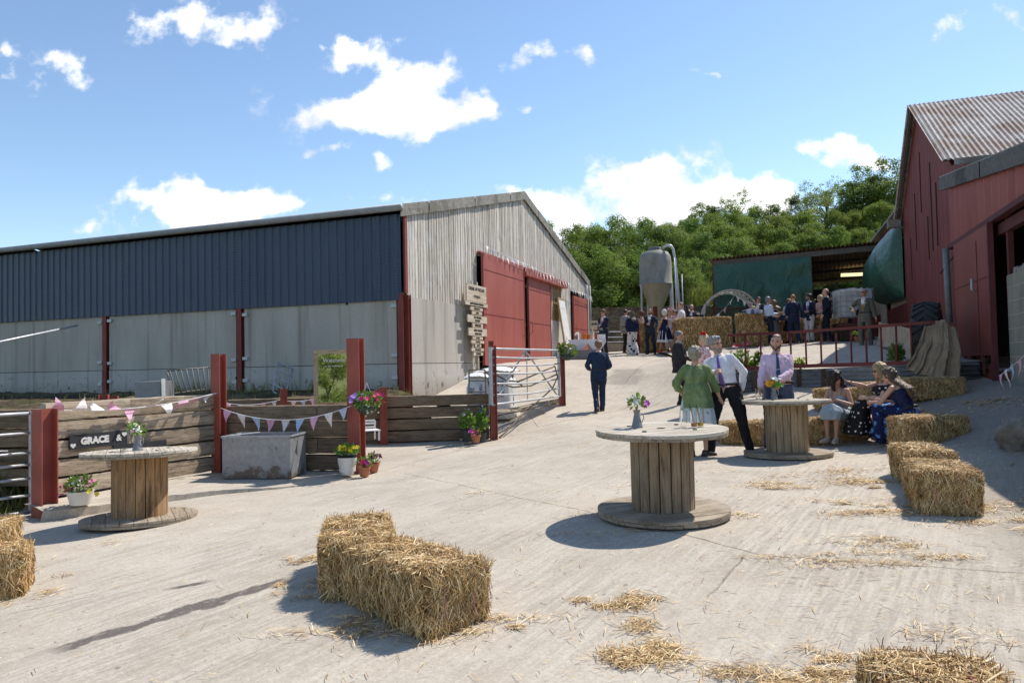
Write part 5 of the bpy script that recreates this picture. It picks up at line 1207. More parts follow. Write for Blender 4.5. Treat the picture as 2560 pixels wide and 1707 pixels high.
part('stile', lambda m: m.tube([c2(605, 330, 19.0), c2(575, 560, 18.5)], .025, 6), M_GALV, lh); part('stile', lambda m: m.tube([c2(720, 350, 19.2), c2(680, 540, 18.5), c2(655, 612, 18.0)], .025, 6), M_GALV, lh)
for k in range(5):
    f = k/4.; part('rung', lambda m: m.tube([c2(605-30*f, 330+230*f, 19-.5*f), c2(715-62*f, 375+235*f, 19.1-1.1*f)], .02, 6), M_GALV, lh)
pr = MB(); pr.tube([cq(-60, 195, 15.5), cq(475, 82, 20.5)], .025, 8)
tag(pr.build('scaffold_pole', m_galv(.6), None, True), 'long pale pole propped up against the barn panels at the left', 'pole')
sp_ = thing('cable_spool', 'blank', 'x') if False else None
# mirror
mo = at(784, 1010, 13.3); mt_ = at(784, 875, 13.5); mw = .86
mir = thing('mirror', 'tall mirror in a pale carved frame, half hidden by the tallest red post', 'mirror', (mo.x, 13.3, .12), R(2)); Hm = mt_.z-.12
mir.rotation_euler = (R(-2), 0, R(2))
fw_ = .075
M_FRAME = m_wood((.42, .32, .19), (.5, .39, .25), (.25, .18, .1), 0, 3)
part('frame', lambda m: (m.span((0, -.02, 0), (fw_, .03, Hm)), m.span((mw-fw_, -.02, 0), (mw, .03, Hm)), m.span((fw_, -.021, Hm-fw_), (mw-fw_, .031, Hm)), m.span((fw_, -.021, 0), (mw-fw_, .031, fw_))), M_FRAME, mir)
tM = NT('mirror_glass'); tM.fin((.86, .88, .88), .012, metal=1.0)
part('glass', lambda m: m.span((fw_, .0, fw_), (mw-fw_, .01, Hm-fw_)), tM.m, mir)
_q = txt(mir, 'Welcome', mw*.42, Hm-.20, .10, M_WHITE, y=-.003, bold=0); 
_q = txt(mir, 'to the wedding of', mw*.42, Hm-.30, .045, M_WHITE, y=-.003, bold=0)
# little white chair-shaped plant stand
ch = thing('small_chair', 'small white painted wooden chair behind the tallest red post', 'chair', (0, 0, 0)); cz_ = at(915, 1103, 13.2); ch.location = (cz_.x-.12, 13.2, at(915, 1103, 13.2).z); ch.rotation_euler = (0, 0, R(25))
for s in (0, .36):
    part('leg', lambda m: m.bar((s, .3, 0), (s+(.02 if s else -.02), .36, .34), .03, .02), M_WHITE, ch); part('leg', lambda m: m.bar((s, 0, 0), (s, 0, .17), .03, .03), M_WHITE, ch)
part('seat', lambda m: m.span((-.03, -.03, .17), (.39, .30, .19)), M_WHITE, ch)
for z in (.22, .29, .34): part('back_slat', lambda m: m.span((-.01, .325+.1*(z-.2), z-.018), (.37, .338+.1*(z-.2), z+.018)), M_WHITE, ch)
# ------------------------------------------------------------------ drinks table by the far barn door
tb = thing('drinks_table', 'drinks table with a white cloth hanging in points, by the far barn door', 'table', (0, 0, 0)); ta = at(1424, 850, 27.0); tb.location = (ta.x, 27.0, g(ta.x, 27)); 
TH_ = at(1450, 849, 27).z-tb.location.z
part('tabletop', lambda m: m.span((0, 0, TH_-.03), (1.3, .7, TH_)), M_WHITE, tb)
for x_ in (.1, 1.2):
    for y_ in (.08, .6): part('leg', lambda m: m.tube([(x_, y_, TH_-.03), (x_+.05*(1 if x_ < .5 else -1), y_, 0)], .016, 6), M_DARK, tb)
clo = MB()
def cl(i, j):
    u = i*1.36-.03; edge = abs(((i*2) % 1)-.5)*2; drop = .12+.48*(1-edge) if True else .3
    return (u, -.03-.05*j+.015*math.sin(20*i+3*j), TH_+.006-drop*j)
clo.grid(40, 8, cl); clo.grid(10, 6, lambda i, j: (-.03+1.36*i, -.03+.76*j, TH_+.006))
cl_ = clo.build('tablecloth', m_cloth((.74, .74, .76), .08, .8, 5, .6, .02), None, True, fixn=False); cl_.location = tb.location; tag(cl_, 'white tablecloth hanging in points off the drinks table', 'tablecloth')
def ob_on(x_, y_, prof, mat, name, label, cat, fill=None):
    o = thing(name, label, cat, (tb.location.x+x_, tb.location.y+y_, tb.location.z+TH_+.008), 0, 'drinks on the table'); part('body', lambda m: m.lathe(prof, (0, 0, 0), 14, False), mat, o, 50); return o
ob_on(.32, .2, [(0, 0), (.10, 0), (.12, .05), (.12, .2), (.07, .26), (.07, .3), (0, .3)], m_glass((.9, .95, 1), .1), 'drink_jar', 'clear rounded glass jar at the left of the drinks table', 'jar')
ob_on(.58, .2, [(0, 0), (.07, 0), (.09, .18), (0, .18)], M_BEER, 'drink_jug', 'jug of orange drink on the drinks table, left of the bottle', 'jug'); ob_on(.72, .3, [(0, 0), (.06, 0), (.08, .17), (0, .17)], plain((.5, .12, .03), .3), 'drink_jug', 'jug of darker orange drink beside the tall bottle', 'jug')
ob_on(.88, .2, [(0, 0), (.055, 0), (.055, .24), (.02, .32), (.02, .42), (0, .42)], plain((.72, .62, .42), .4), 'cordial_bottle', 'tall cream cordial bottle on the drinks table', 'bottle'); ob_on(1.0, .3, [(0, 0), (.045, 0), (.045, .2), (0, .2)], plain((.5, .03, .06), .4), 'red_cup', 'small dark red beaker right of the cordial bottle', 'cup')
bx_ = MB(); bx_.box((0, 0, .09), (.3, .2, .18)); q_ = bx_.build('drinks_carton', M_WHITE); q_.location = (tb.location.x+1.2, tb.location.y+.3, tb.location.z+TH_+.01); tag(q_, 'white carton at the right end of the drinks table', 'carton')
tbp = thing('plastic_tub', 'long grey plastic tub on the ground under the drinks table', 'tub', (tb.location.x-.12, 26.6, g(ta.x, 26.6)), 0)
part('tub', lambda m: m.prism([(0, 0, 0), (1.0, 0, 0), (1.06, 0, .34), (-.06, 0, .34)], (0, 0, 0), (0, .5, 0)), plain((.16, .165, .18), .5), tbp)
def board_sign():
    o = thing('menu_board', 'tall narrow white board leaning between the barn doors', 'board', (0, 0, 0)); o.matrix_world = ba
    xa, xb = gx(1404, -.3), gx(1418.5, -.3); Yd = (ba @ Vector((xa, -.3, 0))).y; zt, zb = at(1404, 749, Yd).z, at(1411, 866, Yd).z
    part('panel', lambda m: m.prism([(xa, -.5, zb), (xb, -.5, zb), (xb, -.22, zt), (xa, -.22, zt)], (0, 0, 0), (0, .02, 0)), M_WHITE, o)
    part('wood_edge', lambda m: (m.bar((xa-.06, -.46, zb), (xa-.06, -.18, zt+.1), .07, .07), m.bar((xa-.06, -.18, zt+.06), (xb+.02, -.18, zt+.06), .05, .07)), m_wood((.45, .33, .18), (.5, .38, .2), (.3, .2, .1), 2, 1), o)
    for k, s in enumerate(('Welcome', 'Menu', 'Thank you')):
        me = text_mesh(s, .16, .002); q = mobj('lettering', me, plain((.3, .32, .35), .8), o); q.rotation_euler = (R(90-7), 0, 0); q.location = ((xa+xb)/2, -.25-.085*k*1.0-.02, zt-.35-.62*k); q.scale = (.75, 1, 1)
board_sign()
ws = thing('wooden_sign', 'small wooden sign on the fence behind the man at the drinks table', 'sign', at(1477, 822, 31.0), R(5))
part('board', lambda m: m.span((0, 0, 0), (.30, .03, .34)), M_PINE, ws); txt(ws, 'BAR', .15, .2, .13, M_INK, y=-.003)

# ------------------------------------------------------------------ people
def V(*a): return Vector(a)
def ik(a, b, l1, l2, pole):
    d = b-a; L = d.length; mx_ = (l1+l2)*.999
    if L > mx_: b = a+d*(mx_/L); d = b-a; L = mx_
    c = (l1*l1-l2*l2+L*L)/(2*L); h = math.sqrt(max(0, l1*l1-c*c)); u = d/L; p = pole-u*pole.dot(u); p.normalize()
    return a+u*c+p*h, b
def tube_(m, pts, rs, n=12): 
    # smooth the chain a little
    P_, R_ = [], []
    for i in range(len(pts)-1):
        for k in range(3): t = k/3; P_.append(pts[i].lerp(pts[i+1], t)); R_.append(rs[i]+(rs[i+1]-rs[i])*t)
    P_.append(pts[-1]); R_.append(rs[-1])
    d0 = (P_[1]-P_[0]).normalized(); d1 = (P_[-1]-P_[-2]).normalized()
    P_ = [P_[0]-d0*R_[0]*.7]+P_+[P_[-1]+d1*R_[-1]*.7]; R_ = [R_[0]*.55]+R_+[R_[-1]*.55]
    m.tube(P_, R_, n)
def ell(m, c, rx, ry, rz, Mx=None, n=16):
    rg = []
    for k in range(1, n//2+3):
        a = math.pi*(k-.5)/(n//2+2)-math.pi/2
        ring = [Vector((rx*math.cos(a)*math.cos(2*math.pi*q/n), ry*math.cos(a)*math.sin(2*math.pi*q/n), rz*math.sin(a))) for q in range(n)]
        rg.append([(Mx @ v if Mx else v)+c for v in ring])
    m.rings(rg)
def stack(m, rows, n=20, sq=1.0):      # rows: centre, axis x vector, axis y vector
    m.rings([[c+ax*(math.copysign(abs(math.cos(t))**sq, math.cos(t)))+ay*(math.copysign(abs(math.sin(t))**sq, math.sin(t))) for t in [2*math.pi*k/n for k in range(n)]] for c, ax, ay in rows])
def vox(m, size, smooth=2, disp=0, dscale=6, seed=0, out=0):
    me = m.mesh('v', True); me = evalmesh(me, [('REMESH', dict(mode='VOXEL', voxel_size=size)), ('SMOOTH', dict(iterations=smooth, factor=.5))])
    if disp:
        me.update(); vs = [v.co+v.normal*disp*(out+noise.noise(Vector((v.co.x*dscale, v.co.y*dscale, v.co.z*dscale*.6+seed)))+.55*noise.noise(Vector((v.co.x*dscale*2.7, v.co.y*dscale*2.7, v.co.z*dscale*1.5+seed)))) for v in me.vertices]
        for v, c in zip(me.vertices, vs): v.co = c
    return me
class Skel: pass
def skeleton(H, pose):
    s = Skel(); k = H/1.75; s.k = k; sit = pose.get('sit'); P_ = lambda *a: V(*a)*k
    lean = pose.get('lean', (0, 0)); hipz = pose.get('hipz', .93 if not sit else sit)
    s.hip = P_(pose.get('hipx', 0), pose.get('hipy', 0), hipz)
    up = V(lean[0], lean[1], 1).normalized(); s.up = up
    tw = R(pose.get('twist', 0)); s.rt = Matrix.Rotation(tw, 3, 'Z') @ V(1, 0, 0); s.rt = (s.rt-up*s.rt.dot(up)).normalized(); s.fw = up.cross(s.rt)
    s.hrt = V(1, 0, 0); s.hfw = V(0, 1, 0)
    s.waist = s.hip+up*.16*k; s.chest = s.hip+up*.36*k; s.shc = s.hip+up*.452*k; s.neck = s.hip+up*.508*k
    hl = pose.get('head', (0, 0, 0)); s.yaw, s.pit = R(hl[0]), R(hl[1]); hd = pose.get('headoff', (0, .02))
    s.head = s.neck+up*.122*k+s.rt*hd[0]*k+s.fw*(hd[1]+.01)*k
    sw = pose.get('shw', .162)*k
    s.sh = {1: s.shc+s.rt*sw, -1: s.shc-s.rt*sw}; s.hj = {q: s.hip+s.hrt*q*.09*k for q in (1, -1)}
    s.el, s.ha, s.kn, s.an = {}, {}, {}, {}
    for q, nm in ((1, 'R'), (-1, 'L')):
        h = pose.get('hand'+nm, (.24*q, .02, .80)); t = V(h[0], h[1], h[2])*k; pl_ = V(*pose.get('elbow'+nm, (.5*q, -1, -.3)))
        s.el[q], s.ha[q] = ik(s.sh[q], t, .285*k, .255*k, pl_)
        f = pose.get('foot'+nm, (.11*q, 0, 0)); a = V(f[0], f[1], f[2]+.085)*k; s.kn[q], s.an[q] = ik(s.hj[q], a, .44*k, .425*k, V(*pose.get('knee'+nm, (.1*q, 1, 0))))
        s.an[q] = a if (a-s.an[q]).length < .2 else s.an[q]
    s.ft = {q: V(*(lambda d: (math.sin(R(d)), math.cos(R(d)), 0))(pose.get('toe'+n_, 12*q))) for q, n_ in ((1, 'R'), (-1, 'L'))}
    return s
def hand(m, s, q, curl=.5, up=None):
    k = s.k; d = (s.ha[q]-s.el[q]).normalized(); w = s.ha[q]; inn = up if up is not None else V(-q, .3, 0); nrm = (inn-d*inn.dot(d)).normalized(); sd_ = d.cross(nrm)*q
    pc = w+d*.045*k
    stack(m, [(w-d*.01*k, sd_*.026*k, nrm*.018*k), (w+d*.03*k, sd_*.038*k, nrm*.015*k), (w+d*.08*k, sd_*.040*k, nrm*.014*k), (w+d*.094*k, sd_*.034*k, nrm*.010*k)], 12)
    for i, (o, L) in enumerate(((-.028, .066), (-.010, .076), (.010, .070), (.028, .055))):
        b = w+d*.082*k+sd_*o*k; c1 = curl*(.7+.12*i); d1 = (d*math.cos(c1)+nrm*math.sin(c1)+sd_*o*3).normalized(); d2 = (d*math.cos(c1*2.2)+nrm*math.sin(c1*2.2)).normalized(); d3 = (d*math.cos(c1*3)+nrm*math.sin(c1*3)).normalized()
        p1 = b+d1*L*.5*k; p2 = p1+d2*L*.32*k; p3 = p2+d3*L*.22*k; m.tube([b-d*.015*k, b, p1, p2, p3, p3+d3*.004*k], [.0085*k, .0088*k, .0082*k, .0072*k, .006*k, .003*k], 8)
    b = w+d*.03*k-sd_*.032*k; t = (d*.7-sd_*.6+nrm*.45).normalized(); t2 = (d*.9+nrm*.5).normalized(); m.tube([b-t*.01, b+t*.03*k, b+t*.03*k+t2*.028*k, b+t*.03*k+t2*.036*k], [.011*k, .0105*k, .008*k, .004*k], 8)
    s.palm = getattr(s, 'palm', {}); s.palm[q] = w+d*.07*k+nrm*.045*k
def torso_rows(s, a=1.0, fem=0, belly=0, grow=0.0, z0=-.06, z1=.53):
    k = s.k; rows = []
    W_ = [(-.10, .150+.012*fem, .105), (-.02, .168+.014*fem, .118+.01*fem), (.06, .158+.004*fem, .112+belly*.5), (.15, .142-.018*fem, .104+belly), (.24, .148-.012*fem, .108+belly*.8), (.34, .165-.010*fem, .116+.014*fem+belly*.3), (.40, .166-.014*fem, .108), (.445, .146-.014*fem, .090), (.475, .108, .074), (.50, .072, .062), (.52, .058, .056)]
    for z, w, d in W_:
        if z < z0-.001 or z > z1+.001: continue
        t = max(0, min(1, z/.4)); rt = s.hrt.lerp(s.rt, t).normalized(); fw = s.up.cross(rt)
        off = fw*(belly*.55*(1-abs(z-.16)/.3) if abs(z-.16) < .3 else 0)*k
        rows.append((s.hip+s.up*z*k+off, rt*(w*a*k+grow), fw*(d*a*k+grow)))
    return rows
def body_mesh(s, bw=1.0, fem=0, belly=0, curl=(.5, .5), vs=.0085, handup=None):
    m = MB(); k = s.k
    stack(m, torso_rows(s, bw, fem, belly, 0, -.10, .52))
    tube_(m, [s.neck-s.up*.05*k, s.neck+s.up*.03*k, s.head-s.up*.03*k], [.062*k, .054*k, .056*k])
    Mh = Matrix((s.rt, s.fw, s.up)).transposed() @ Matrix.Rotation(s.yaw, 3, 'Z') @ Matrix.Rotation(s.pit, 3, 'X'); s.Mh = Mh; hc = s.head+s.up*.045*k; s.hc = hc
    E = lambda x, y, z: hc+Mh @ (V(x, y, z)*k)
    ell(m, E(0, -.008, .018), .076*k, .096*k, .094*k, Mh, 20); ell(m, E(0, .020, -.045), .056*k, .068*k, .066*k, Mh); ell(m, E(0, .058, -.092), .028*k, .026*k, .022*k, Mh)
    ell(m, E(0, .064, .018), .050*k, .026*k, .018*k, Mh)
    m.tube([E(0, .078, .010), E(0, .096, -.018), E(0, .103, -.034), E(0, .088, -.042)], [.008*k, .011*k, .014*k, .008*k], 8)
    ell(m, E(0, .083, -.066), .024*k, .013*k, .010*k, Mh, 10)
    for q in (1, -1):
        ell(m, E(q*.077, -.006, -.012), .010*k, .019*k, .032*k, Mh, 10); ell(m, E(q*.036, .060, -.028), .020*k, .018*k, .018*k, Mh, 10)
    for q in (1, -1):
        tube_(m, [s.sh[q]-s.rt*q*.05*k, s.sh[q], s.sh[q].lerp(s.el[q], .45), s.el[q]], [.044*k, .044*k*bw, .040*k*bw, .034*k]); tube_(m, [s.el[q], s.el[q].lerp(s.ha[q], .3), s.ha[q]], [.038*k, .038*k*bw, .024*k])
        hand(m, s, q, curl[0 if q == 1 else 1], (handup or {}).get(q))
        tube_(m, [s.hj[q]+V(0, 0, .02), s.hj[q].lerp(s.kn[q], .4), s.kn[q]], [.085*k*bw, .072*k*bw, .052*k]); tube_(m, [s.kn[q], s.kn[q].lerp(s.an[q], .3), s.kn[q].lerp(s.an[q], .75), s.an[q]], [.052*k, .054*k, .036*k, .034*k])
        f = s.ft[q]; a = s.an[q]; tube_(m, [a-f*.03*k+V(0, 0, -.03*k), a+f*.06*k+V(0, 0, -.05*k), a+f*.13*k+V(0, 0, -.064*k)], [.034*k, .032*k, .020*k])
    return vox(m, vs, 3)
def person(label, x, y, face, H, pose, skin=1.0, hair=None, top=None, legs=None, bw=1.0, fem=0, belly=0, shoes=(.03, .02, .018), curl=(.5, .5), z=None, vs=.0085, extras=(), handup=None, group='wedding guests'):
    """face: compass heading in degrees, 0 = away from the camera, 180 = towards it"""
    s = skeleton(H, pose); k = s.k
    o = thing('person', label, 'person', (x, y, (g(x, y) if z is None else z)), R(face)); s.o = o
    mobj('body', body_mesh(s, bw, fem, belly, curl, vs, handup), m_skin(skin), o, True)
    Mh, hc = s.Mh, s.hc; E = lambda a, b, c: hc+Mh @ (V(a, b, c)*k)
    # facial features
    part('eyes', lambda m: [ell(m, E(q*.031, .0805, .002), .012*k, .006*k, .0065*k, Mh, 8) for q in (1, -1)], plain((.05, .035, .03), .3), o, True)
    part('eyebrows', lambda m: [m.tube([E(q*.016, .092, .019), E(q*.033, .089, .024), E(q*.048, .078, .019)], .0045*k, 5) for q in (1, -1)], m_hair(tuple(c*.7 for c in (hair or {}).get('col', (.2, .15, .1)))), o, True)
    part('mouth', lambda m: m.tube([E(-.022, .088, -.066), E(0, .0965, -.064), E(.022, .088, -.066)], .0055*k, 6), plain((.42, .13, .11), .5), o, True)
    if hair: make_hair(o, s, **hair)
    if legs: legs(o, s, bw, fem, belly)
    if top: top(o, s, bw, fem, belly)
    if shoes:
        for q in (1, -1):
            m = MB(); f = s.ft[q]; a = s.an[q]; sd_ = f.cross(V(0, 0, 1)); B = a+V(0, 0, -.085*k)
            stack(m, [(B+V(0, 0, h)*k+f*c*k, f*L*k, sd_*w*k) for h, c, L, w in ((.0, .055, .135, .045), (.022, .055, .138, .047), (.045, .05, .125, .042), (.07, .0, .065, .036), (.095, -.01, .045, .036))], 18)
            mobj('shoe', m.mesh('shoe'), plain(shoes, .4), o, True)
    for e in extras: e(o, s)
    return o
def make_hair(o, s, col, style='short', **kw):
    k = s.k; Mh, hc = s.Mh, s.hc; m = MB(); E = lambda a, b, c: hc+Mh @ (V(a, b, c)*k)
    if style == 'short':
        ell(m, E(0, -.022, .032), .084*k, .094*k, .094*k, Mh, 20); ell(m, E(0, .030, .078), .060*k, .048*k, .035*k, Mh); ell(m, E(0, -.055, -.02), .066*k, .052*k, .062*k, Mh)
        me = vox(m, .008, 1, .014, 55, 0, .4)
    elif style == 'balding':
        ell(m, E(0, -.045, -.006), .082*k, .070*k, .052*k, Mh, 20); me = vox(m, .009, 2, .006, 40)
    elif style == 'crop':
        ell(m, E(0, -.020, .026), .079*k, .092*k, .090*k, Mh, 20); ell(m, E(0, .028, .070), .056*k, .040*k, .030*k, Mh); me = vox(m, .009, 2, .004, 40)
    elif style == 'fluffy':
        ell(m, E(0, -.022, .026), .094*k, .104*k, .102*k, Mh, 20); ell(m, E(0, -.060, -.035), .072*k, .052*k, .058*k, Mh); ell(m, E(0, .032, .078), .06*k, .045*k, .035*k, Mh); me = vox(m, .009, 1, .026, 48, 0, .3)
    elif style == 'bob':
        ell(m, E(0, -.026, .026), .092*k, .102*k, .098*k, Mh, 20); stack(m, [(E(0, -.045, z_), Mh @ V(w_, 0, 0)*k, Mh @ V(0, d_, 0)*k) for z_, w_, d_ in ((.02, .088, .078), (-.04, .096, .074), (-.10, .092, .062), (-.125, .07, .05))], 18); me = vox(m, .010, 2, .018, 36, 0, .45)
    else:      # long
        L = kw.get('len', .38); ell(m, E(0, -.022, .026), .088*k, .100*k, .096*k, Mh, 20); ell(m, E(0, .028, .080), .055*k, .045*k, .030*k, Mh)
        rows = []; n = 8
        for i in range(n+1):
            t = i/n; c0 = E(0, -.052, .03); c1 = E(0, -.055, -.10)
            if t < .4: c = c0.lerp(c1, t/.4)
            else: c = c1+(-V(0, 0, 1)*(L-.13)*k*.15-s.up*(L-.13)*k*.85+s.rt*kw.get('side', 0)*k)*((t-.4)/.6)-s.fw*.165*k*min(1, (t-.4)/.35)*kw.get('back', 1)
            w = (.088+.012*math.sin(t*3)-.05*max(0, t-.75)*4*.6)*kw.get('w', 1); rows.append((c, s.rt*w*k, s.fw*(.062-.030*t)*k))
        stack(m, rows, 20)
        if kw.get('front'):
            for q in (1, -1): tube_(m, [E(q*.075, .02, .02), E(q*.085, .03, -.07), E(q*.075, .04, -.16)-s.up*.04*k], [.022*k, .028*k, .014*k])
        me = vox(m, .010, 2, kw.get('wave', .018), kw.get('ws', 34), 0, .45)
    h = mobj('hair', me, m_hair(col), o, True)
    if kw.get('beard'):
        b = MB(); 
        for p0, rr in (((0, .062, -.100), .030), ((.030, .050, -.085), .027), ((-.030, .050, -.085), .027), ((.052, .022, -.060), .024), ((-.052, .022, -.060), .024), ((.018, .088, -.052), .009), ((-.018, .088, -.052), .009), ((0, .068, -.118), .022), ((.03, .078, -.068), .010), ((-.03, .078, -.068), .010)): ell(b, E(*p0), rr*k, rr*k, rr*k*.9, Mh, 10)
        mobj('beard', vox(b, .008, 2, .004, 60), m_hair(kw['beard']), o, True)
    return h
def decal(o, s, name, mat, outline, off=.004, src=None, back=False):
    """patch of cloth laid on the front of the chest; outline rows: height above hip, left x, right x (unit body)"""
    me = src.data; bv = BVHTree.FromPolygons([v.co for v in me.vertices], [tuple(p.vertices) for p in me.polygons]); k = s.k; n = 6; m = MB(); rows = []
    fwd = -s.fw if back else s.fw
    for z, a, b in outline:
        row = []
        for i in range(n+1):
            xx = a+(b-a)*i/n; o0 = s.hip+s.up*z*k+s.rt*xx*k+fwd*.5; hit = bv.ray_cast(o0, -fwd)
            p = hit[0] if hit[0] is not None else s.hip+s.up*z*k+s.rt*xx*k+fwd*.1*k
            row.append(p+fwd*off)
        rows.append(row)
    vs = [p for r_ in rows for p in r_]; m.add(vs, [(j*(n+1)+i, j*(n+1)+i+1, (j+1)*(n+1)+i+1, (j+1)*(n+1)+i) for j in range(len(rows)-1) for i in range(n)])
    return m.build(name, mat, o, True, fixn=False)
def lerp_rows(a, b, n): return [tuple(p+(q-p)*i/n for p, q in zip(a, b)) for i in range(n+1)]
def sleeves(m, s, grow, to=1.0, cuff=0, r0=.066):
    k = s.k
    for q in (1, -1):
        e, h = s.el[q], s.ha[q]; r = lambda a: a*k+grow
        if to <= .5: tube_(m, [s.sh[q]-s.rt*q*.05*k, s.sh[q], s.sh[q].lerp(e, to*2)], [r(.050), r(.048), r(.050+cuff)])
        else:
            tube_(m, [s.sh[q]-s.rt*q*.05*k, s.sh[q], s.sh[q].lerp(e, .5), e], [r(.050), r(.047), r(.044), r(.041)]); tube_(m, [e, e.lerp(h, max(.2, (to-.5)*2*.96))], [r(.044), r(.030+cuff)])
def t_shirt(col, sleeve=1.0, tie=None, grow=.012, tail=-.03, mat=None, open_neck=True, disp=.010, tieend=.0, cuff=0):
    def f(o, s, bw, fem, belly):
        m = MB(); rr_ = torso_rows(s, bw, fem, belly, grow, tail, .50)
        if tail > -.06: rr_[:2] = [(c, ax*.90, ay*.90) for c, ax, ay in rr_[:2]]
        stack(m, rr_, 24); sleeves(m, s, grow, sleeve, cuff)
        k = s.k; sh = mobj('shirt', vox(m, .0095, 2, disp, 13), mat or m_cloth(col), o, True)
        c = MB(); stack(c, [(s.neck+s.up*z_*k+s.fw*(.006)*k, s.rt*w*k, s.fw*w*.95*k) for z_, w in ((-.03, .072), (.0, .064), (.028, .060))], 20); mobj('collar', c.mesh('collar'), mat or m_cloth(col), o, True)
        if tie: decal(o, s, 'tie', m_cloth(tie, rough=.5), lerp_rows((.515, -.018, .018), (.49, -.016, .016), 2)[:2]+lerp_rows((.485, -.014, .014), (tieend+.06, -.036, .036), 9)+[(tieend+.02, -.008, .008)], .010, sh)
        s.shirt = sh
    return f
def t_jacket(col, shirt=(.8, .8, .8), tie=None, length=-.17, waistcoat=None, pocket=None, mat=None, openw=.075, grow=.024):
    def f(o, s, bw, fem, belly):
        m = MB(); k = s.k; rows = torso_rows(s, bw, fem, belly, grow, -.10, .50); c, ax, ay = rows[0]
        rows = [(s.hip+s.up*length*k*1.0, ax*1.10, ay*1.12)]+rows
        stack(m, rows, 24); sleeves(m, s, grow*.8, .97); mt = mat or m_cloth(col, .14)
        j = mobj('jacket', vox(m, .0105, 2, .016, 9, o.location.x), mt, o, True)
        c_ = MB(); stack(c_, [(s.neck+s.up*z_*k+s.fw*.004*k, s.rt*w*k, s.fw*w*.95*k) for z_, w in ((-.03, .076), (.0, .066), (.032, .060))], 20); mobj('shirt_collar', c_.mesh('c'), m_cloth(shirt), o, True)
        decal(o, s, 'shirt_front', m_cloth(shirt), [(.51, -.045, .045), (.46, -openw, openw), (.38, -openw*.85, openw*.85), (.28, -openw*.6, openw*.6), (.20, -openw*.35, openw*.35), (.13, -.006, .006)], .005, j)
        if waistcoat: decal(o, s, 'waistcoat', m_cloth(waistcoat), [(.40, -.012, .012), (.33, -openw*.72, openw*.72), (.22, -openw*.55, openw*.55), (.10, -openw*.6, openw*.6), (.02, -openw*.7, openw*.7)], .009, j)
        if tie: decal(o, s, 'tie', m_cloth(tie, rough=.5), [(.51, -.018, .018), (.485, -.014, .014), (.30, -.028, .028), (.17, -.030, .030), (.15, -.004, .004)], .011, j)
        for q in (1, -1):
            decal(o, s, 'lapel', mt, [(.50, q*.040, q*.075), (.44, q*.066, q*.118), (.40, q*.060, q*.105), (.28, q*.036, q*.066), (.13, q*.004, q*.012)], .010, j)
            cf = MB(); d = (s.ha[q]-s.el[q]).normalized(); tube_(cf, [s.ha[q]-d*.022*k, s.ha[q]+d*.004*k], [.031*k, .031*k], 14); mobj('cuff', cf.mesh('cuff'), m_cloth(shirt), o, True)
        if pocket: decal(o, s, 'pocket_square', m_cloth(pocket), [(.38, -.105, -.075), (.36, -.110, -.072), (.345, -.108, -.074)], .012, j)
        b = MB(); vent = decal(o, s, 'vent', plain(tuple(x*.5 for x in col), .9), [(.0, -.003, .003), (-.10, -.005, .005)], .001, j, back=True)
        s.jacket = j
    return f
def l_trousers(col, mat=None, wide=0, crop=0):
    def f(o, s, bw, fem, belly):
        m = MB(); k = s.k; gr = .020; stack(m, torso_rows(s, bw, fem, belly*.6, gr, -.10, .09), 24)
        for q in (1, -1):
            a = s.an[q]+V(0, 0, -.055*k); tube_(m, [s.hj[q]+V(0, 0, .03*k), s.hj[q].lerp(s.kn[q], .45), s.kn[q]], [.100*k*bw+.006, .092*k*bw, .074*k+wide*.3]); tube_(m, [s.kn[q], s.kn[q].lerp(a, .5), s.kn[q].lerp(a, .97-crop)], [.074*k+wide*.3, .069*k+wide*.7, .063*k+wide])
        t = mobj('trousers', vox(m, .0105, 2, .017, 8, 3), mat or m_cloth(col, .14), o, True)
        b = MB(); rr = [r_ for r_ in torso_rows(s, bw, fem, belly*.6, gr+.004, .06, .15)][:1]
        if rr: c, ax, ay = rr[0]; stack(b, [(c+s.up*.015*k, ax, ay), (c+s.up*.05*k, ax, ay)], 24); mobj('belt', b.mesh('belt'), plain((.03, .022, .02), .5), o, True)
    return f
def l_skirt(mat, hem=.42, flare=.20, name='skirt', sheer=None, waistz=.13, folds=9, amp=.02, asym=0):
    def f(o, s, bw, fem, belly):
        k = s.k; m = MB(); c, ax, ay = torso_rows(s, bw, fem, belly, .014, waistz, .25)[0]; n = 72; rows = []
        base = [(c, ax.length, ay.length)]
        hz_ = s.hip.z-.02*k; N = 16
        ctr = (s.an[1]+s.an[-1])/2
        for i in range(N+1):
            t = i/N; z_ = c.z+(hem*k-c.z)*t; fl = t**.8
            w = ax.length+(flare*k)*fl+.02*k*math.sin(min(1, t*3)*math.pi/2); d = ay.length+(flare*.85*k)*fl+.035*k*math.sin(min(1, t*3)*math.pi/2)
            cx_ = c.x+(ctr.x-c.x)*t*.8; cy_ = c.y+(ctr.y-c.y)*t*.8
            row = []
            for q in range(n):
                a = 2*math.pi*q/n; rp = 1+amp*fl*4*math.sin(folds*a+1.5*math.sin(a*2)+s.k*9)
                row.append(V(cx_+w*math.cos(a)*rp, cy_+d*math.sin(a)*rp, z_+asym*fl*math.cos(a)*k+.01*math.sin(3*a)*fl))
            rows.append(row)
        m.rings(rows, False); mobj(name, m.mesh('skirt', False), mat, o, True)
    return f
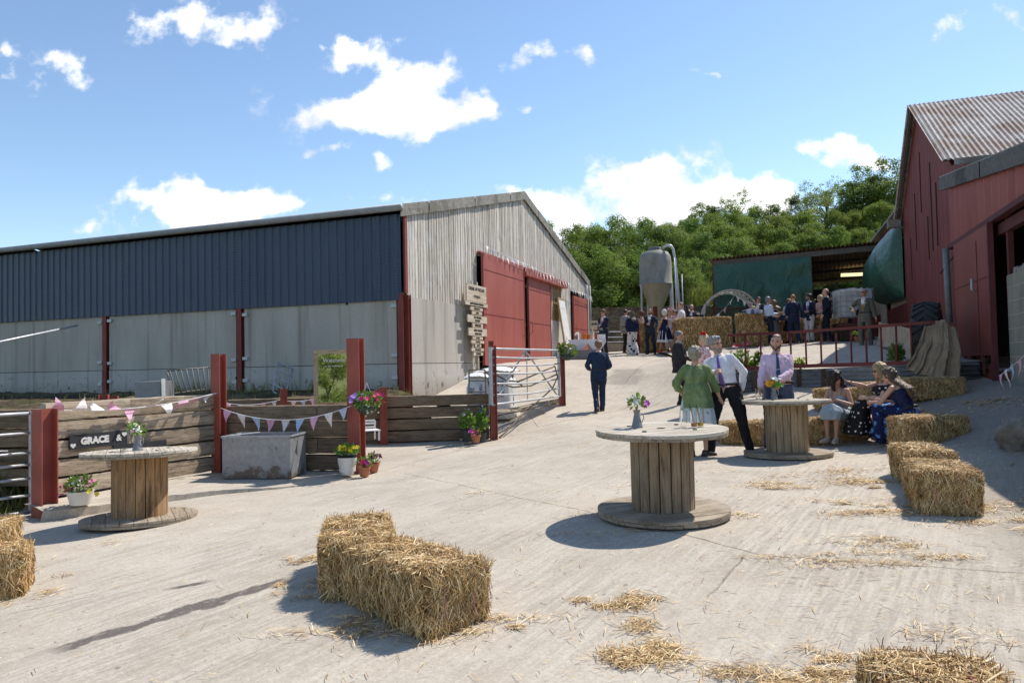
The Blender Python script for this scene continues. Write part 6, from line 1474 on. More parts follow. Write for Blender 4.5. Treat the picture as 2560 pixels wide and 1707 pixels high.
def l_sitskirt(mat, hem=.12, w0=.20, flare=.12, name='skirt', folds=8):
    def f(o, s, bw, fem, belly):
        k = s.k; m = MB(); n = 48; rows = []
        kc = (s.kn[1]+s.kn[-1])/2; ac = (s.an[1]+s.an[-1])/2; hc_ = s.hip; side = (s.kn[1]-s.kn[-1]); wk = side.length/2+.085*k; rt = V(1, 0, 0)
        dirf = V(kc.x-hc_.x, kc.y-hc_.y, 0).normalized(); rt = dirf.cross(V(0, 0, 1))
        path = [(hc_+s.up*.16*k, .150*bw*k, .118*bw*k, V(0, 1, 0)*0+s.fw), (hc_+V(0, 0, .05)*k, .20*bw*k, .145*k, (s.fw+V(0, 0, .2)).normalized())]
        for i in range(1, 7):
            t = i/6; p = hc_.lerp(kc, t*1.0)+V(0, 0, .0); path.append((p, (.20*bw*k)*(1-t)+wk*t, .115*k+.03*k*t, (dirf*t*.35+V(0, 0, 1)).normalized()))
        end = V(ac.x, ac.y, hem*k)
        for i in range(1, 9):
            t = i/8; p = (kc+dirf*.035*k).lerp(end+dirf*.03*k, t); path.append((p, wk+flare*k*t, .12*k+flare*.8*k*t, (dirf*(1)+V(0, 0, .6*(1-t))).normalized()))
        for i, (p, w, d, nn_) in enumerate(path):
            row = []; tt = i/len(path)
            for q in range(n):
                a = 2*math.pi*q/n; rp = 1+.05*max(0, tt-.35)*2*math.sin(folds*a+2*tt); row.append(p+rt*w*math.cos(a)*rp+nn_*d*math.sin(a)*rp)
            rows.append(row)
        m.rings(rows, True); me = vox(m, .013, 3, .010, 9); mobj(name, me, mat, o, True)
    return f
def t_bodice(mat, straps=True, topz=.42, sleeve=0, name='bodice', grow=.010, off=False, bottom=-.06):
    def f(o, s, bw, fem, belly):
        m = MB(); k = s.k; rows = torso_rows(s, bw, fem, belly, grow, bottom, topz); stack(m, rows, 24)
        for q in (1, -1): ell(m, s.hip+s.up*.34*k+s.rt*q*.065*k+s.fw*.085*k, .062*k, .055*k, .060*k, None, 12)
        if sleeve: sleeves(m, s, grow+.004, sleeve)
        if off:
            rr = torso_rows(s, bw, fem, belly, .05, .34, .45); stack(m, [(c, ax*1.28, ay*1.15) for c, ax, ay in rr], 24)
        mobj(name, vox(m, .010, 2, .010, 12), mat, o, True)
        if straps: part('straps', lambda mm: [mm.tube([s.hip+s.up*.40*k+s.rt*q*.07*k+s.fw*.115*k, s.hip+s.up*.47*k+s.rt*q*.085*k+s.fw*.080*k, s.hip+s.up*.512*k+s.rt*q*.085*k+s.fw*.0*k, s.hip+s.up*.45*k+s.rt*q*.08*k-s.fw*.105*k], .010*k, 6) for q in (1, -1)], mat, o, True)
    return f
def both(*fs):
    def f(*a):
        for q in fs: q(*a)
    return f
# things worn or held
def glasses(dark=True):
    def f(o, s):
        k = s.k; E = lambda a, b, c: s.hc+s.Mh @ (V(a, b, c)*k)
        part('sunglasses' if dark else 'spectacles', lambda m: ([ell(m, E(q*.032, .090, .000), .024*k, .007*k, .017*k, s.Mh, 12) for q in (1, -1)] if dark else [m.tube([E(q*.032+.021*math.cos(a), .094, .016*math.sin(a)) for a in [i*.63 for i in range(11)]], .0018*k, 5) for q in (1, -1)])+[m.tube([E(q*.052, .082, .004), E(q*.078, .03, .008), E(q*.080, -.01, .002)], .0025*k, 5) for q in (1, -1)], plain((.012, .01, .012), .2), o, True)
    return f
HELD = []
def holds(q, kind, label, **kw):
    def f(o, s): HELD.append((o, s.palm[q].copy(), kind, label, kw, s))
    return f
def hat(col, kind='fascinator', at_=(.02, .0, .115)):
    def f(o, s):
        k = s.k; E = lambda a, b, c: s.hc+s.Mh @ (V(a, b, c)*k)
        if kind == 'disc':
            m = MB(); Mt = s.Mh @ Matrix.Rotation(R(-18), 3, 'Y'); stack(m, [(E(*at_)+Mt @ V(0, 0, z_)*k, Mt @ V(w, 0, 0)*k, Mt @ V(0, w, 0)*k) for z_, w in ((-.03, .07), (-.015, .115), (-.005, .12), (.005, .085), (.035, .08), (.05, .06))], 24); mobj('hat', m.mesh('hat'), m_cloth(col), o, True)
            part('hat_flowers', lambda mm: [bloom(mm, E(at_[0]-.05+rnd.gauss(0, .03), at_[1]+.03+rnd.gauss(0, .03), at_[2]+.04+rnd.random()*.03), .035) for _ in range(12)], petal((.78, .5, .5)), o, fixn=False)
        else:
            part('fascinator', lambda mm: [bloom(mm, E(at_[0]+rnd.gauss(0, .018), at_[1]+rnd.gauss(0, .018), at_[2]+rnd.gauss(0, .012)), .05, petals=8) for _ in range(14)], petal(col), o, fixn=False)
            part('feathers', lambda mm: [mm.tube([E(*at_), E(at_[0]+rnd.gauss(0, .04), at_[1]-.03, at_[2]+.06+rnd.random()*.05)], .0025, 4) for _ in range(7)], petal(col), o)
    return f
NAVY, DNAVY, BLACK, CHAR = (.022, .032, .062), (.016, .022, .040), (.013, .013, .015), (.028, .028, .032)
ROS = []
def P(px, Y): x, y = hx(px, Y); return x, y
def HD(px, Y, toward=None): return 0
STAND = dict()
def off_cam(px, deg): return deg-math.degrees(math.atan((px-1280)/F))
rnd.seed(21)
# walking man in the middle of the ramp, seen from behind
x, y = P(1496, 18.0)
person('person in a navy suit walking away up the ramp, arms bent forward', x, y, off_cam(1496, 6), 1.80, dict(footR=(.09, .22, .0), footL=(-.08, -.20, .02), handR=(.17, .20, 1.02), handL=(-.20, .22, 1.02), elbowR=(.6, -1, -.2), elbowL=(-.6, -1, -.2), head=(0, -20, 0), lean=(.02, .05), hipz=.915), .95,
       dict(col=(.22, .13, .07), style='short'), t_jacket((.020, .035, .075), tie=(.3, .3, .4)), l_trousers((.020, .033, .068)), bw=1.08, shoes=(.10, .045, .02))
# dark-suited grey-haired man by the ramp
x, y = P(1697, 17.6)
person('grey-haired person in a charcoal suit standing side-on behind the woman in green', x, y, off_cam(1697, -78), 1.80, dict(footR=(.12, -.02, 0), footL=(-.10, .10, 0), handR=(.10, .27, 1.05), handL=(-.05, .28, 1.05), head=(6, -4, 0)), .95, dict(col=(.16, .15, .15), style='crop'), t_jacket(CHAR, tie=(.2, .2, .25), length=-.19), l_trousers((.018, .018, .022)), bw=1.10, belly=.03)
# woman in green from behind
x, y = P(1738, 10.75)
M_GREEN = m_tie_dye(); M_LILY = m_floral((.50, .56, .60), (.15, .28, .12), (.62, .34, .40), 11, .36, (.30, .38, .34))
person('short grey-haired person seen from behind in a sheer green top and floral skirt', x, y, off_cam(1738, -4), 1.62, dict(footR=(.12, .06, 0), footL=(-.08, .0, 0), toeR=60, handR=(.37, .20, .86), handL=(-.22, .14, .95), elbowR=(1, -.3, .1), elbowL=(-1, -.6, 0), head=(-14, -6, 0)), 1.0, dict(col=(.34, .29, .22), style='fluffy'),
       both(t_shirt(None, .72, grow=.022, tail=-.08, mat=M_GREEN, disp=.012, cuff=.012), l_skirt(M_GREEN, .775, .065, 'tunic_hem', waistz=.24, folds=6, amp=.012)), l_skirt(M_LILY, .30, .06, folds=8, amp=.02, waistz=-.02), bw=1.10, fem=1, belly=.02, shoes=(.03, .02, .018), curl=(.2, .4), handup={1: V(0, .3, 1)})
# white-shirted man with purple tie, legs astride
x, y = P(1814, 10.95)
person('grey-haired person in a white shirt and long purple tie, legs wide apart', x, y, off_cam(1808, 172)+4, 1.83, dict(footR=(.40, .10, 0), footL=(-.34, .0, 0), toeR=35, toeL=-40, hipx=.09, hipz=.87, lean=(-.02, .0), handR=(.02, .30, 1.17), handL=(-.26, -.06, .90), elbowR=(.9, -.3, -.6), elbowL=(-1, -.5, 0), head=(-46, -4, 0), twist=-6)
       if False else dict(footR=(.24, .04, 0), footL=(-.30, .08, 0), toeR=30, toeL=-50, hipx=.0, hipz=.89, lean=(.19, -.02), handR=(.14, .28, 1.16), handL=(-.20, -.10, .90), elbowR=(.9, -.3, -.6), elbowL=(-1, -.4, 0), head=(52, -2, 0), twist=-8),
       1.0, dict(col=(.26, .26, .26), style='short', beard=(.30, .27, .25)), t_shirt((.78, .77, .82), 1.0, tie=(.17, .11, .36), tieend=.02), l_trousers(BLACK), bw=1.10, belly=.03, shoes=(.015, .015, .017), curl=(1.0, .7), extras=(glasses(False),))
# pink-shirted man behind the far drum
x, y = P(1942, 11.0)
person('bearded person in a pink shirt and dark blue tie behind the far cable drum', x, y, off_cam(1948, 184), 1.80, dict(footR=(.16, .0, 0), footL=(-.16, .05, 0), handR=(.26, .34, .93), handL=(.02, .33, 1.06), elbowR=(.8, -.6, -.3), elbowL=(-1, -.3, -.5), head=(-16, -2, 0), lean=(0, .02)), .98, dict(col=(.045, .035, .03), style='crop', beard=(.10, .075, .06)),
       t_shirt((.68, .50, .62), 1.0, tie=(.055, .07, .14), tieend=.03), l_trousers((.06, .075, .13)), bw=1.20, belly=.05, curl=(.3, 1.0), extras=(holds(-1, 'flute', 'flute of pale wine held by the pink-shirted man'), lambda o, s: decal(o, s, 'tie_clip', M_WHITE, [(.285, -.045, .045), (.278, -.045, .045)], .022, s.shirt)))
# woman with the red fascinator
x, y = P(1762, 15.6)
person('person with a red flower fascinator and pink patterned top behind the white shirt', x, y, off_cam(1762, 110), 1.66, dict(handR=(.1, .2, 1.0)), 1.05, dict(col=(.55, .42, .28), style='bob'), t_shirt(None, .4, mat=m_floral((.68, .52, .52), (.55, .06, .10), (.6, .1, .15), 16, .4)), l_trousers((.5, .35, .35)), fem=1, extras=(hat((.75, .03, .04), 'f', (-.03, .0, .12)),))
# seated trio
zs_ = g(5.35, 12.0)+.36
def sitp(sx=0, **k_):
    d = dict(sit=.41, footR=(.12, .50, 0), footL=(-.10, .50, 0), hipy=0, kneeR=(.1, .3, 1), kneeL=(-.1, .3, 1)); d.update(k_); return d
M_GREY = m_cloth((.33, .39, .43), .1, .5, 7, .5, .015); M_DOT = m_dots(); M_BLUEF = m_floral((.010, .016, .075), (.10, .26, .55), (.40, .50, .68), 8.5, .40, (.03, .09, .28)); M_NAVYT = m_cloth((.010, .014, .062), .12, .5)
x, y = P(2100, 12.05)
person('dark wavy-haired person in a satin grey dress seated with an amber drink', x, y, off_cam(2098, 152), 1.68, sitp(handR=(.02, .36, .66), handL=(-.10, .34, .70), head=(62, 0, 0), lean=(.0, .22), footR=(.02, .46, 0), footL=(-.12, .44, 0), kneeR=(0, .3, 1), kneeL=(-.1, .3, 1), elbowR=(.8, -.5, -.6), elbowL=(-.8, -.5, -.6)), .86, dict(col=(.022, .014, .011), style='long', len=.30, wave=.034, ws=17, front=True, w=1.15),
       t_bodice(M_GREY, topz=.36), l_sitskirt(M_GREY, .38, flare=-.02), fem=1, shoes=(.50, .38, .30), curl=(.9, .8), extras=(holds(1, 'tall', 'amber drink with ice held by the woman in grey'),))
x, y = P(2230, 11.5)
person('blonde person in a polka-dot dress seated in the middle, gesturing with an open hand', x, y, off_cam(2168, 98), 1.70, sitp(handR=(-.02, .60, .86), handL=(-.16, .44, .62), head=(12, 0, 0), lean=(-.02, .26), elbowR=(.5, .2, -1), elbowL=(-.7, -.4, -.6)), 1.10, dict(col=(.38, .27, .13), style='long', len=.27, wave=.02, front=True, w=1.2), t_bodice(M_DOT, False, .40, off=True), l_sitskirt(M_DOT, .03, flare=.15), bw=1.18, fem=1, belly=.03, shoes=(.2, .15, .12), curl=(.12, .9),
       handup={1: V(0, -.4, 1)}, extras=(glasses(True), holds(-1, 'tall', 'pale drink held by the woman in the polka-dot dress', fill='pale')))
x, y = P(2272, 10.8)
person('long-haired person in a navy top and blue floral trousers seated on the right', x, y, off_cam(2252, 66), 1.68, sitp(handR=(.08, .48, .60), handL=(-.10, .56, .58), head=(10, 6, 0), lean=(0, .48), footR=(.10, .55, 0), footL=(-.14, .35, 0), elbowR=(.8, -.3, -.8), elbowL=(-.8, -.3, -.8)), 1.02, dict(col=(.10, .065, .04), style='long', len=.50, wave=.012, w=1.1), both(t_bodice(M_NAVYT, False, .43)), l_trousers(None, M_BLUEF, wide=.065), fem=1, shoes=(.05, .03, .03), curl=(.8, .9),
       extras=(holds(-1, 'tall', 'amber drink held by the woman in blue floral trousers'), lambda o, s: part('hair_clip', lambda m: ell(m, s.hc+s.Mh @ V(.0, -.125, .01), .035, .012, .010, s.Mh, 10), M_PLATE, o, True)))
# group up the ramp
FV = .0105
x, y = P(1512, 28.0)
person('person in a navy suit and grey waistcoat pouring at the drinks table', x, y, off_cam(1512, 145), 1.80, dict(handR=(.02, .30, 1.12), handL=(.06, .32, 1.04), head=(-25, -22, 0), toeR=10), .95, dict(col=(.13, .08, .05), style='short'), t_jacket((.016, .022, .045), waistcoat=(.22, .24, .28), tie=(.45, .22, .28), pocket=(.6, .25, .3)), l_trousers(DNAVY), vs=FV)
x, y = P(1566, 29.4)
person('person in a light grey suit half hidden behind the navy shawl', x, y, off_cam(1566, -40), 1.78, dict(), .9, dict(col=(.02, .016, .014), style='crop'), t_jacket((.26, .27, .25)), l_trousers((.03, .03, .033)), shoes=(.20, .09, .04), vs=FV)
M_FLN = m_floral((.72, .70, .66), (.012, .016, .055), (.012, .016, .055), 6.2, .40)
x, y = P(1583, 28.4)
person('person in a navy shawl and black hat, white trousers with big navy flowers', x, y, off_cam(1583, 20), 1.68, dict(handR=(.12, .22, 1.0), handL=(-.12, .22, 1.0)), 1.0, dict(col=(.13, .10, .075), style='long', len=.30), t_shirt((.012, .02, .055), .9, grow=.045, tail=-.09, disp=.02), l_trousers(None, M_FLN, wide=.075), fem=1, bw=1.08, shoes=(.35, .2, .15), vs=FV, extras=(hat((.02, .02, .03), 'disc', (0, -.0, .09)),))
x, y = P(1607, 29.8)
person('person with brown hair up in a burgundy dress, facing away', x, y, off_cam(1607, 10), 1.68, dict(), 1.0, dict(col=(.10, .05, .03), style='fluffy'), t_bodice(m_cloth((.10, .012, .025)), topz=.36), l_skirt(m_cloth((.10, .012, .025)), .12, .10), fem=1, vs=FV)
x, y = P(1628, 28.5)
person('smiling bearded person in a navy suit and pink tie shaking hands', x, y, off_cam(1628, 168), 1.80, dict(handR=(.05, .28, 1.12), handL=(-.34, .24, .98), elbowL=(-.6, -1, -.6), footR=(.13, 0, 0), footL=(-.15, 0, 0), head=(-4, 0, 0)), 1.0, dict(col=(.02, .015, .012), style='crop', beard=(.06, .04, .03)), t_jacket((.020, .035, .055), tie=(.40, .22, .28)), l_trousers((.018, .028, .045)), vs=FV)
x, y = P(1664, 28.1)
person('white-haired person in a navy dress with white hem, reaching out to shake hands', x, y, off_cam(1664, 60), 1.66, dict(handL=(-.10, .30, .80), handR=(.22, .0, .85), footR=(.10, -.22, 0), footL=(-.08, .18, 0), head=(0, 0, 0)), .98, dict(col=(.70, .66, .60), style='bob'), t_bodice(m_cloth((.012, .018, .055)), topz=.42), both(l_skirt(m_cloth((.012, .018, .055)), .50, .16, amp=.03), l_skirt(m_cloth((.74, .72, .72)), .40, .18, 'white_hem', amp=.035)), fem=1, shoes=(.55, .06, .03), vs=FV)
x, y = P(1678, 29.0)
M_PALEF = m_floral((.66, .60, .56), (.50, .28, .33), (.35, .34, .42), 9, .34)
person('person in a pale floral dress with a pink flowered hat and sunglasses', x, y, off_cam(1678, 165), 1.68, dict(handR=(.05, .2, 1.25), handL=(-.16, .1, .95)), 1.02, dict(col=(.5, .36, .22), style='bob'), t_bodice(M_PALEF, False, .44, .35), l_skirt(M_PALEF, .12, .06), fem=1, vs=FV, extras=(hat((.78, .42, .44), 'disc', (.0, .0, .10)), glasses(True)))
x, y = P(1689, 30.2)
person('brown-haired person partly hidden behind the pink hat', x, y, off_cam(1689, 190), 1.66, dict(), 1.0, dict(col=(.16, .09, .05), style='bob'), t_bodice(m_cloth((.4, .2, .2)), topz=.40), l_skirt(m_cloth((.4, .2, .2)), .3, .1), fem=1, vs=FV)
x, y = P(1698, 28.9)
person('person with curly brown hair squeezed between the pink hat and the white shirt', x, y, off_cam(1698, 120), 1.58, dict(handR=(.05, .2, 1.15)), .95, dict(col=(.14, .08, .04), style='fluffy'), t_bodice(M_PALEF, False, .42), l_skirt(M_PALEF, .4, .08), fem=1, vs=FV)
x, y = P(1707, 27.9)
person('cropped-haired person in a white shirt carrying a beige jacket on one arm', x, y, off_cam(1707, 70), 1.86, dict(handR=(.10, .26, 1.0), handL=(-.04, .30, 1.05), head=(0, 0, 0), footR=(.12, -.1, 0), footL=(-.10, .12, 0)), 1.0, dict(col=(.30, .17, .10), style='crop'), t_shirt((.76, .75, .80)), l_trousers((.50, .46, .40)), shoes=(.08, .06, .05), vs=FV,
       extras=(lambda o, s: mobj('carried_jacket', (lambda m: (stack(m, [(s.ha[1]+V(.02, -.03, z_), V(w, 0, 0), V(0, w*.8, 0)) for z_, w in ((.06, .05), (.0, .11), (-.15, .13), (-.34, .12), (-.42, .06))], 16), vox(m, .014, 1, .05, 9))[1])(MB()), m_cloth((.46, .41, .33)), o, True),))
x, y = P(1733, 28.9)
person('bald person in a dark suit seated behind the big bale, hand to mouth', x, y, off_cam(1733, 168), 1.76, dict(sit=.62, footR=(.1, .45, 0), footL=(-.1, .45, 0), kneeR=(0, .3, 1), kneeL=(0, .3, 1), handR=(.06, .22, 1.18), handL=(-.3, .1, 1.0)), 1.02, dict(col=(.40, .38, .36), style='balding'), t_jacket((.03, .04, .06), tie=(.08, .13, .25)), l_trousers(DNAVY), bw=1.1, vs=FV, z=g(x, y)+.33)
x, y = P(1901, 28.4)
person('person in a dark cap sitting low behind the bales by the arch', x, y, off_cam(1901, 170), 1.72, dict(sit=.6, footR=(.1, .45, 0), footL=(-.1, .45, 0), kneeR=(0, .3, 1), kneeL=(0, .3, 1)), .98, dict(col=(.04, .03, .03), style='short'), t_jacket((.035, .035, .04)), l_trousers(DNAVY), vs=FV, z=g(x, y)+.45)
x, y = P(1924, 26.2)
person('grey-haired person in a pale blue shirt and navy trousers beside the tall bale', x, y, off_cam(1924, -58), 1.78, dict(handR=(.08, .30, 1.12), handL=(-.08, .30, 1.05), footR=(.1, .0, 0), footL=(-.08, .05, 0)), .85, dict(col=(.20, .19, .19), style='short'), t_shirt((.50, .60, .76)), l_trousers((.014, .018, .035)), shoes=(.2, .17, .15), vs=FV)
x, y = P(1940, 27.0)
person('person in a striped dress hidden behind the pale blue shirt', x, y, off_cam(1940, 60), 1.66, dict(handR=(.1, .2, 1.1)), .9, dict(col=(.14, .09, .05), style='long', len=.3), t_bodice(m_cloth((.02, .02, .05)), topz=.44), l_skirt(m_cloth((.16, .17, .19)), .2, .05), fem=1, vs=FV)
x, y = P(1988, 26.0)
person('red-haired person with back turned in a bright navy suit', x, y, off_cam(1988, 8), 1.80, dict(handR=(.32, .0, .88), handL=(-.20, .10, 1.0), footR=(.15, .02, 0), footL=(-.12, 0, 0), head=(-25, 0, 0)), 1.05, dict(col=(.28, .12, .06), style='crop'), t_jacket((.014, .022, .055), length=-.19), l_trousers((.014, .022, .055)), bw=1.06, shoes=(.3, .25, .2), vs=FV)
x, y = P(1976, 27.0)
person('person in a white blouse mostly hidden behind the bright navy suit', x, y, off_cam(1976, -150), 1.66, dict(), .9, dict(col=(.10, .05, .03), style='bob'), t_shirt((.6, .6, .62)), l_skirt(m_cloth((.015, .015, .025)), .4, .08), fem=1, vs=FV)
x, y = P(2028, 26.7)
person('dark-haired person in a navy blazer, purple tie and white trousers, hand in pocket', x, y, off_cam(2028, 150), 1.78, dict(handR=(.26, .12, .86), handL=(-.10, .26, 1.08), head=(-52, 0, 0), footR=(.06, .05, 0), footL=(-.07, -.02, 0)), .9, dict(col=(.02, .016, .014), style='short', beard=(.05, .035, .03)), t_jacket((.016, .022, .045), shirt=(.7, .66, .74), tie=(.30, .20, .36), openw=.09), l_trousers((.66, .63, .62)), shoes=(.10, .05, .03), vs=FV)
x, y = P(2056, 26.9)
person('blonde person in sunglasses and a coral floral jumpsuit beside the tall man', x, y, off_cam(2056, 130), 1.70, dict(handR=(.08, .22, 1.12), handL=(-.2, .2, .95), head=(0, 0, 0)), 1.0, dict(col=(.42, .30, .18), style='bob'), t_bodice(m_floral((.62, .50, .45), (.60, .18, .16), (.6, .2, .2), 10, .4), False, .42, .3), l_trousers(None, m_floral((.62, .20, .17), (.68, .55, .50), (.6, .4, .36), 10, .4), wide=.05), fem=1, shoes=(.3, .12, .08), vs=FV, extras=(glasses(True),))
x, y = P(2072, 25.6)
person('tall balding person in a dark navy suit standing side-on, hands in pockets', x, y, off_cam(2072, 88), 1.90, dict(handR=(.22, .10, .86), handL=(-.22, .12, .88), footR=(.1, .08, 0), footL=(-.12, -.12, 0)), 1.0, dict(col=(.10, .06, .04), style='balding'), t_jacket((.010, .014, .028)), l_trousers((.010, .013, .024)), shoes=(.13, .07, .04), vs=FV)
x, y = P(2167, 21.9)
person('person in a brown tweed suit, gold tie and sunglasses by the water tank', x, y, off_cam(2167, 160), 1.82, dict(handR=(.24, .28, 1.10), handL=(-.30, .02, .84), footR=(.10, .04, 0), footL=(-.14, 0, 0), head=(-12, 0, 0), elbowR=(1, -.6, -.2)), .86, dict(col=(.36, .35, .34), style='crop'), t_jacket((.135, .125, .098), tie=(.26, .17, .03), shirt=(.75, .74, .74), pocket=(.4, .32, .05), openw=.085), l_trousers((.135, .125, .098)), bw=1.02, shoes=(.09, .03, .02), curl=(.9, .4), extras=(glasses(True), holds(1, 'tall', 'small glass held by the tweed-suited man', fill='pale')))
# drinks in hands stay things of their own
bpy.context.view_layer.update()
for o, p, kind, label, kw, s in HELD:
    w = o.matrix_world @ p
    if kind == 'flute':
        q = thing('wine_flute', label, 'glass', w+V(0, 0, -.10), 0); part('flute', lambda m: m.lathe([(0, 0), (.028, 0), (.004, .008), (.004, .07), (.020, .10), (.024, .20), (.022, .20), (.018, .11), (0, .075)], (0, 0, 0), 16, False), M_GLASS, q, 50)
        part('wine', lambda m: m.lathe([(0, .08), (.016, .105), (.019, .15), (0, .15)], (0, 0, 0), 12, False), M_PALE, q, 50)
    else:
        q = glass(w+V(0, 0, -.07), .15, .034, label, M_PALE if kw.get('fill') else M_BEER, not kw.get('fill'), 'drinks held by guests', .55)

# ------------------------------------------------------------------ trees: each crown is many leaf faces gathered in clumps on limbs
M_BARK = plain((.11, .085, .06), .95, var=.35, sc=5, bump=.8)
def tree_meshes(seed, spread, shape, nl, lsz, openness=.0, limbs=9, low=.1):
    rnd.seed(seed); tr_, lf = MB(), MB(); H = 1.0
    tr_.tube([(0, 0, -.08), (.01, .0, .12), (-.01, .01, .35), (.01, -.01, .62)], [.032, .026, .020, .010], 9)
    lobes = []
    for k in range(limbs):
        a = k*2.399+rnd.uniform(-.4, .4); v = (k+.5)/limbs; zc = low+.14+(1-low-.26)*v; rr = spread*shape(v)*rnd.uniform(.55, .95)
        c = Vector((math.cos(a)*rr, math.sin(a)*rr, zc)); b0 = Vector((0, 0, min(.58, zc*.62)))
        tr_.tube([b0, b0.lerp(c, .5)+Vector((0, 0, .04)), c], [.012, .007, .003], 6)
        lobes.append((c, rnd.uniform(.11, .17)*(1.2-.4*v)))
    for _ in range(int(limbs*2.2)):
        v = rnd.random(); a = rnd.uniform(0, 6.283); rr = spread*shape(v)*rnd.uniform(.2, 1.05)
        lobes.append((Vector((math.cos(a)*rr, math.sin(a)*rr, low+.05+(.93-low)*v)), rnd.uniform(.06, .12)))
    tot = sum(r**2 for _, r in lobes)
    for c, r in lobes:
        n = int(nl*r*r/tot); nc = max(6, int(n/16))
        for _ in range(nc):
            q = Vector((rnd.gauss(0, 1), rnd.gauss(0, 1), rnd.gauss(.15, 1))).normalized(); d0 = rnd.uniform(.55, 1.12)**.7
            if rnd.random() < openness: continue
            cc = c+Vector((q.x, q.y, q.z*.78))*r*d0
            for _ in range(16):
                w = Vector((rnd.gauss(0, 1), rnd.gauss(0, 1), rnd.gauss(0, .7)))*lsz*1.15; p = cc+w
                n_ = (q*.8+Vector((rnd.gauss(0, .6), rnd.gauss(0, .6), rnd.gauss(.5, .5)))).normalized(); t = n_.cross(Vector((rnd.gauss(0, 1), rnd.gauss(0, 1), rnd.gauss(0, 1)))).normalized(); s = n_.cross(t)
                L = lsz*rnd.uniform(.7, 1.35); ww = L*.36
                lf.add([p-t*L*.5, p+s*ww, p+t*L*.5-n_*L*.15, p-s*ww], [(0, 1, 2, 3)])
    return tr_.mesh('trunk'), lf.mesh('crown', fixn=False)
ROUND = lambda v: math.sin(math.pi*min(1, .12+v*.86))**.6; WIDE = lambda v: math.sin(math.pi*(.22+.74*v))**.7; CONE = lambda v: (1.05-v)**.8
ML1 = m_leaf((.068, .110, .024), (.12, .18, .038), (.19, .25, .058)); ML2 = m_leaf((.048, .085, .024), (.080, .130, .034), (.125, .18, .048)); ML3 = m_leaf((.085, .130, .024), (.15, .205, .042), (.23, .28, .07)); ML4 = m_leaf((.12, .15, .04), (.19, .21, .07), (.36, .34, .17))
TV = {'a': (tree_meshes(1, .40, ROUND, 23800, .0165), ML1), 'b': (tree_meshes(2, .46, WIDE, 23800, .0165), ML3), 'c': (tree_meshes(3, .36, ROUND, 22400, .016, low=.05), ML2), 'd': (tree_meshes(4, .56, WIDE, 9500, .016, .30, 12, .30), ML2), 'e': (tree_meshes(5, .52, WIDE, 21000, .0165, low=.12), ML4),
      'f': (tree_meshes(6, .50, ROUND, 23800, .018, low=.0), ML1), 'g': (tree_meshes(9, .55, WIDE, 23800, .018, low=-.02), ML3)}
def tree(v, px, ytop, Y, label, group='trees on the bank', name='broadleaf_tree', wide=1.0, z0=None):
    (tm, lm), mat = TV[v]; t = at(px, ytop, Y); z = hz(t.x, Y) if z0 is None else z0; H = (t.z-z)/.97
    o = thing(name, label, 'tree' if name != 'bush' else 'bush', (t.x, Y, z-.1), rnd.uniform(0, 6.28), group); o.scale = (H*wide, H*wide, H)
    if not tm.materials: tm.materials.append(M_BARK)
    if not lm.materials: lm.materials.append(mat)
    a = bpy.data.objects.new('trunk', tm); COL.objects.link(a); a.parent = o
    b = bpy.data.objects.new('crown', lm); COL.objects.link(b); b.parent = o
    return o
rnd.seed(77)
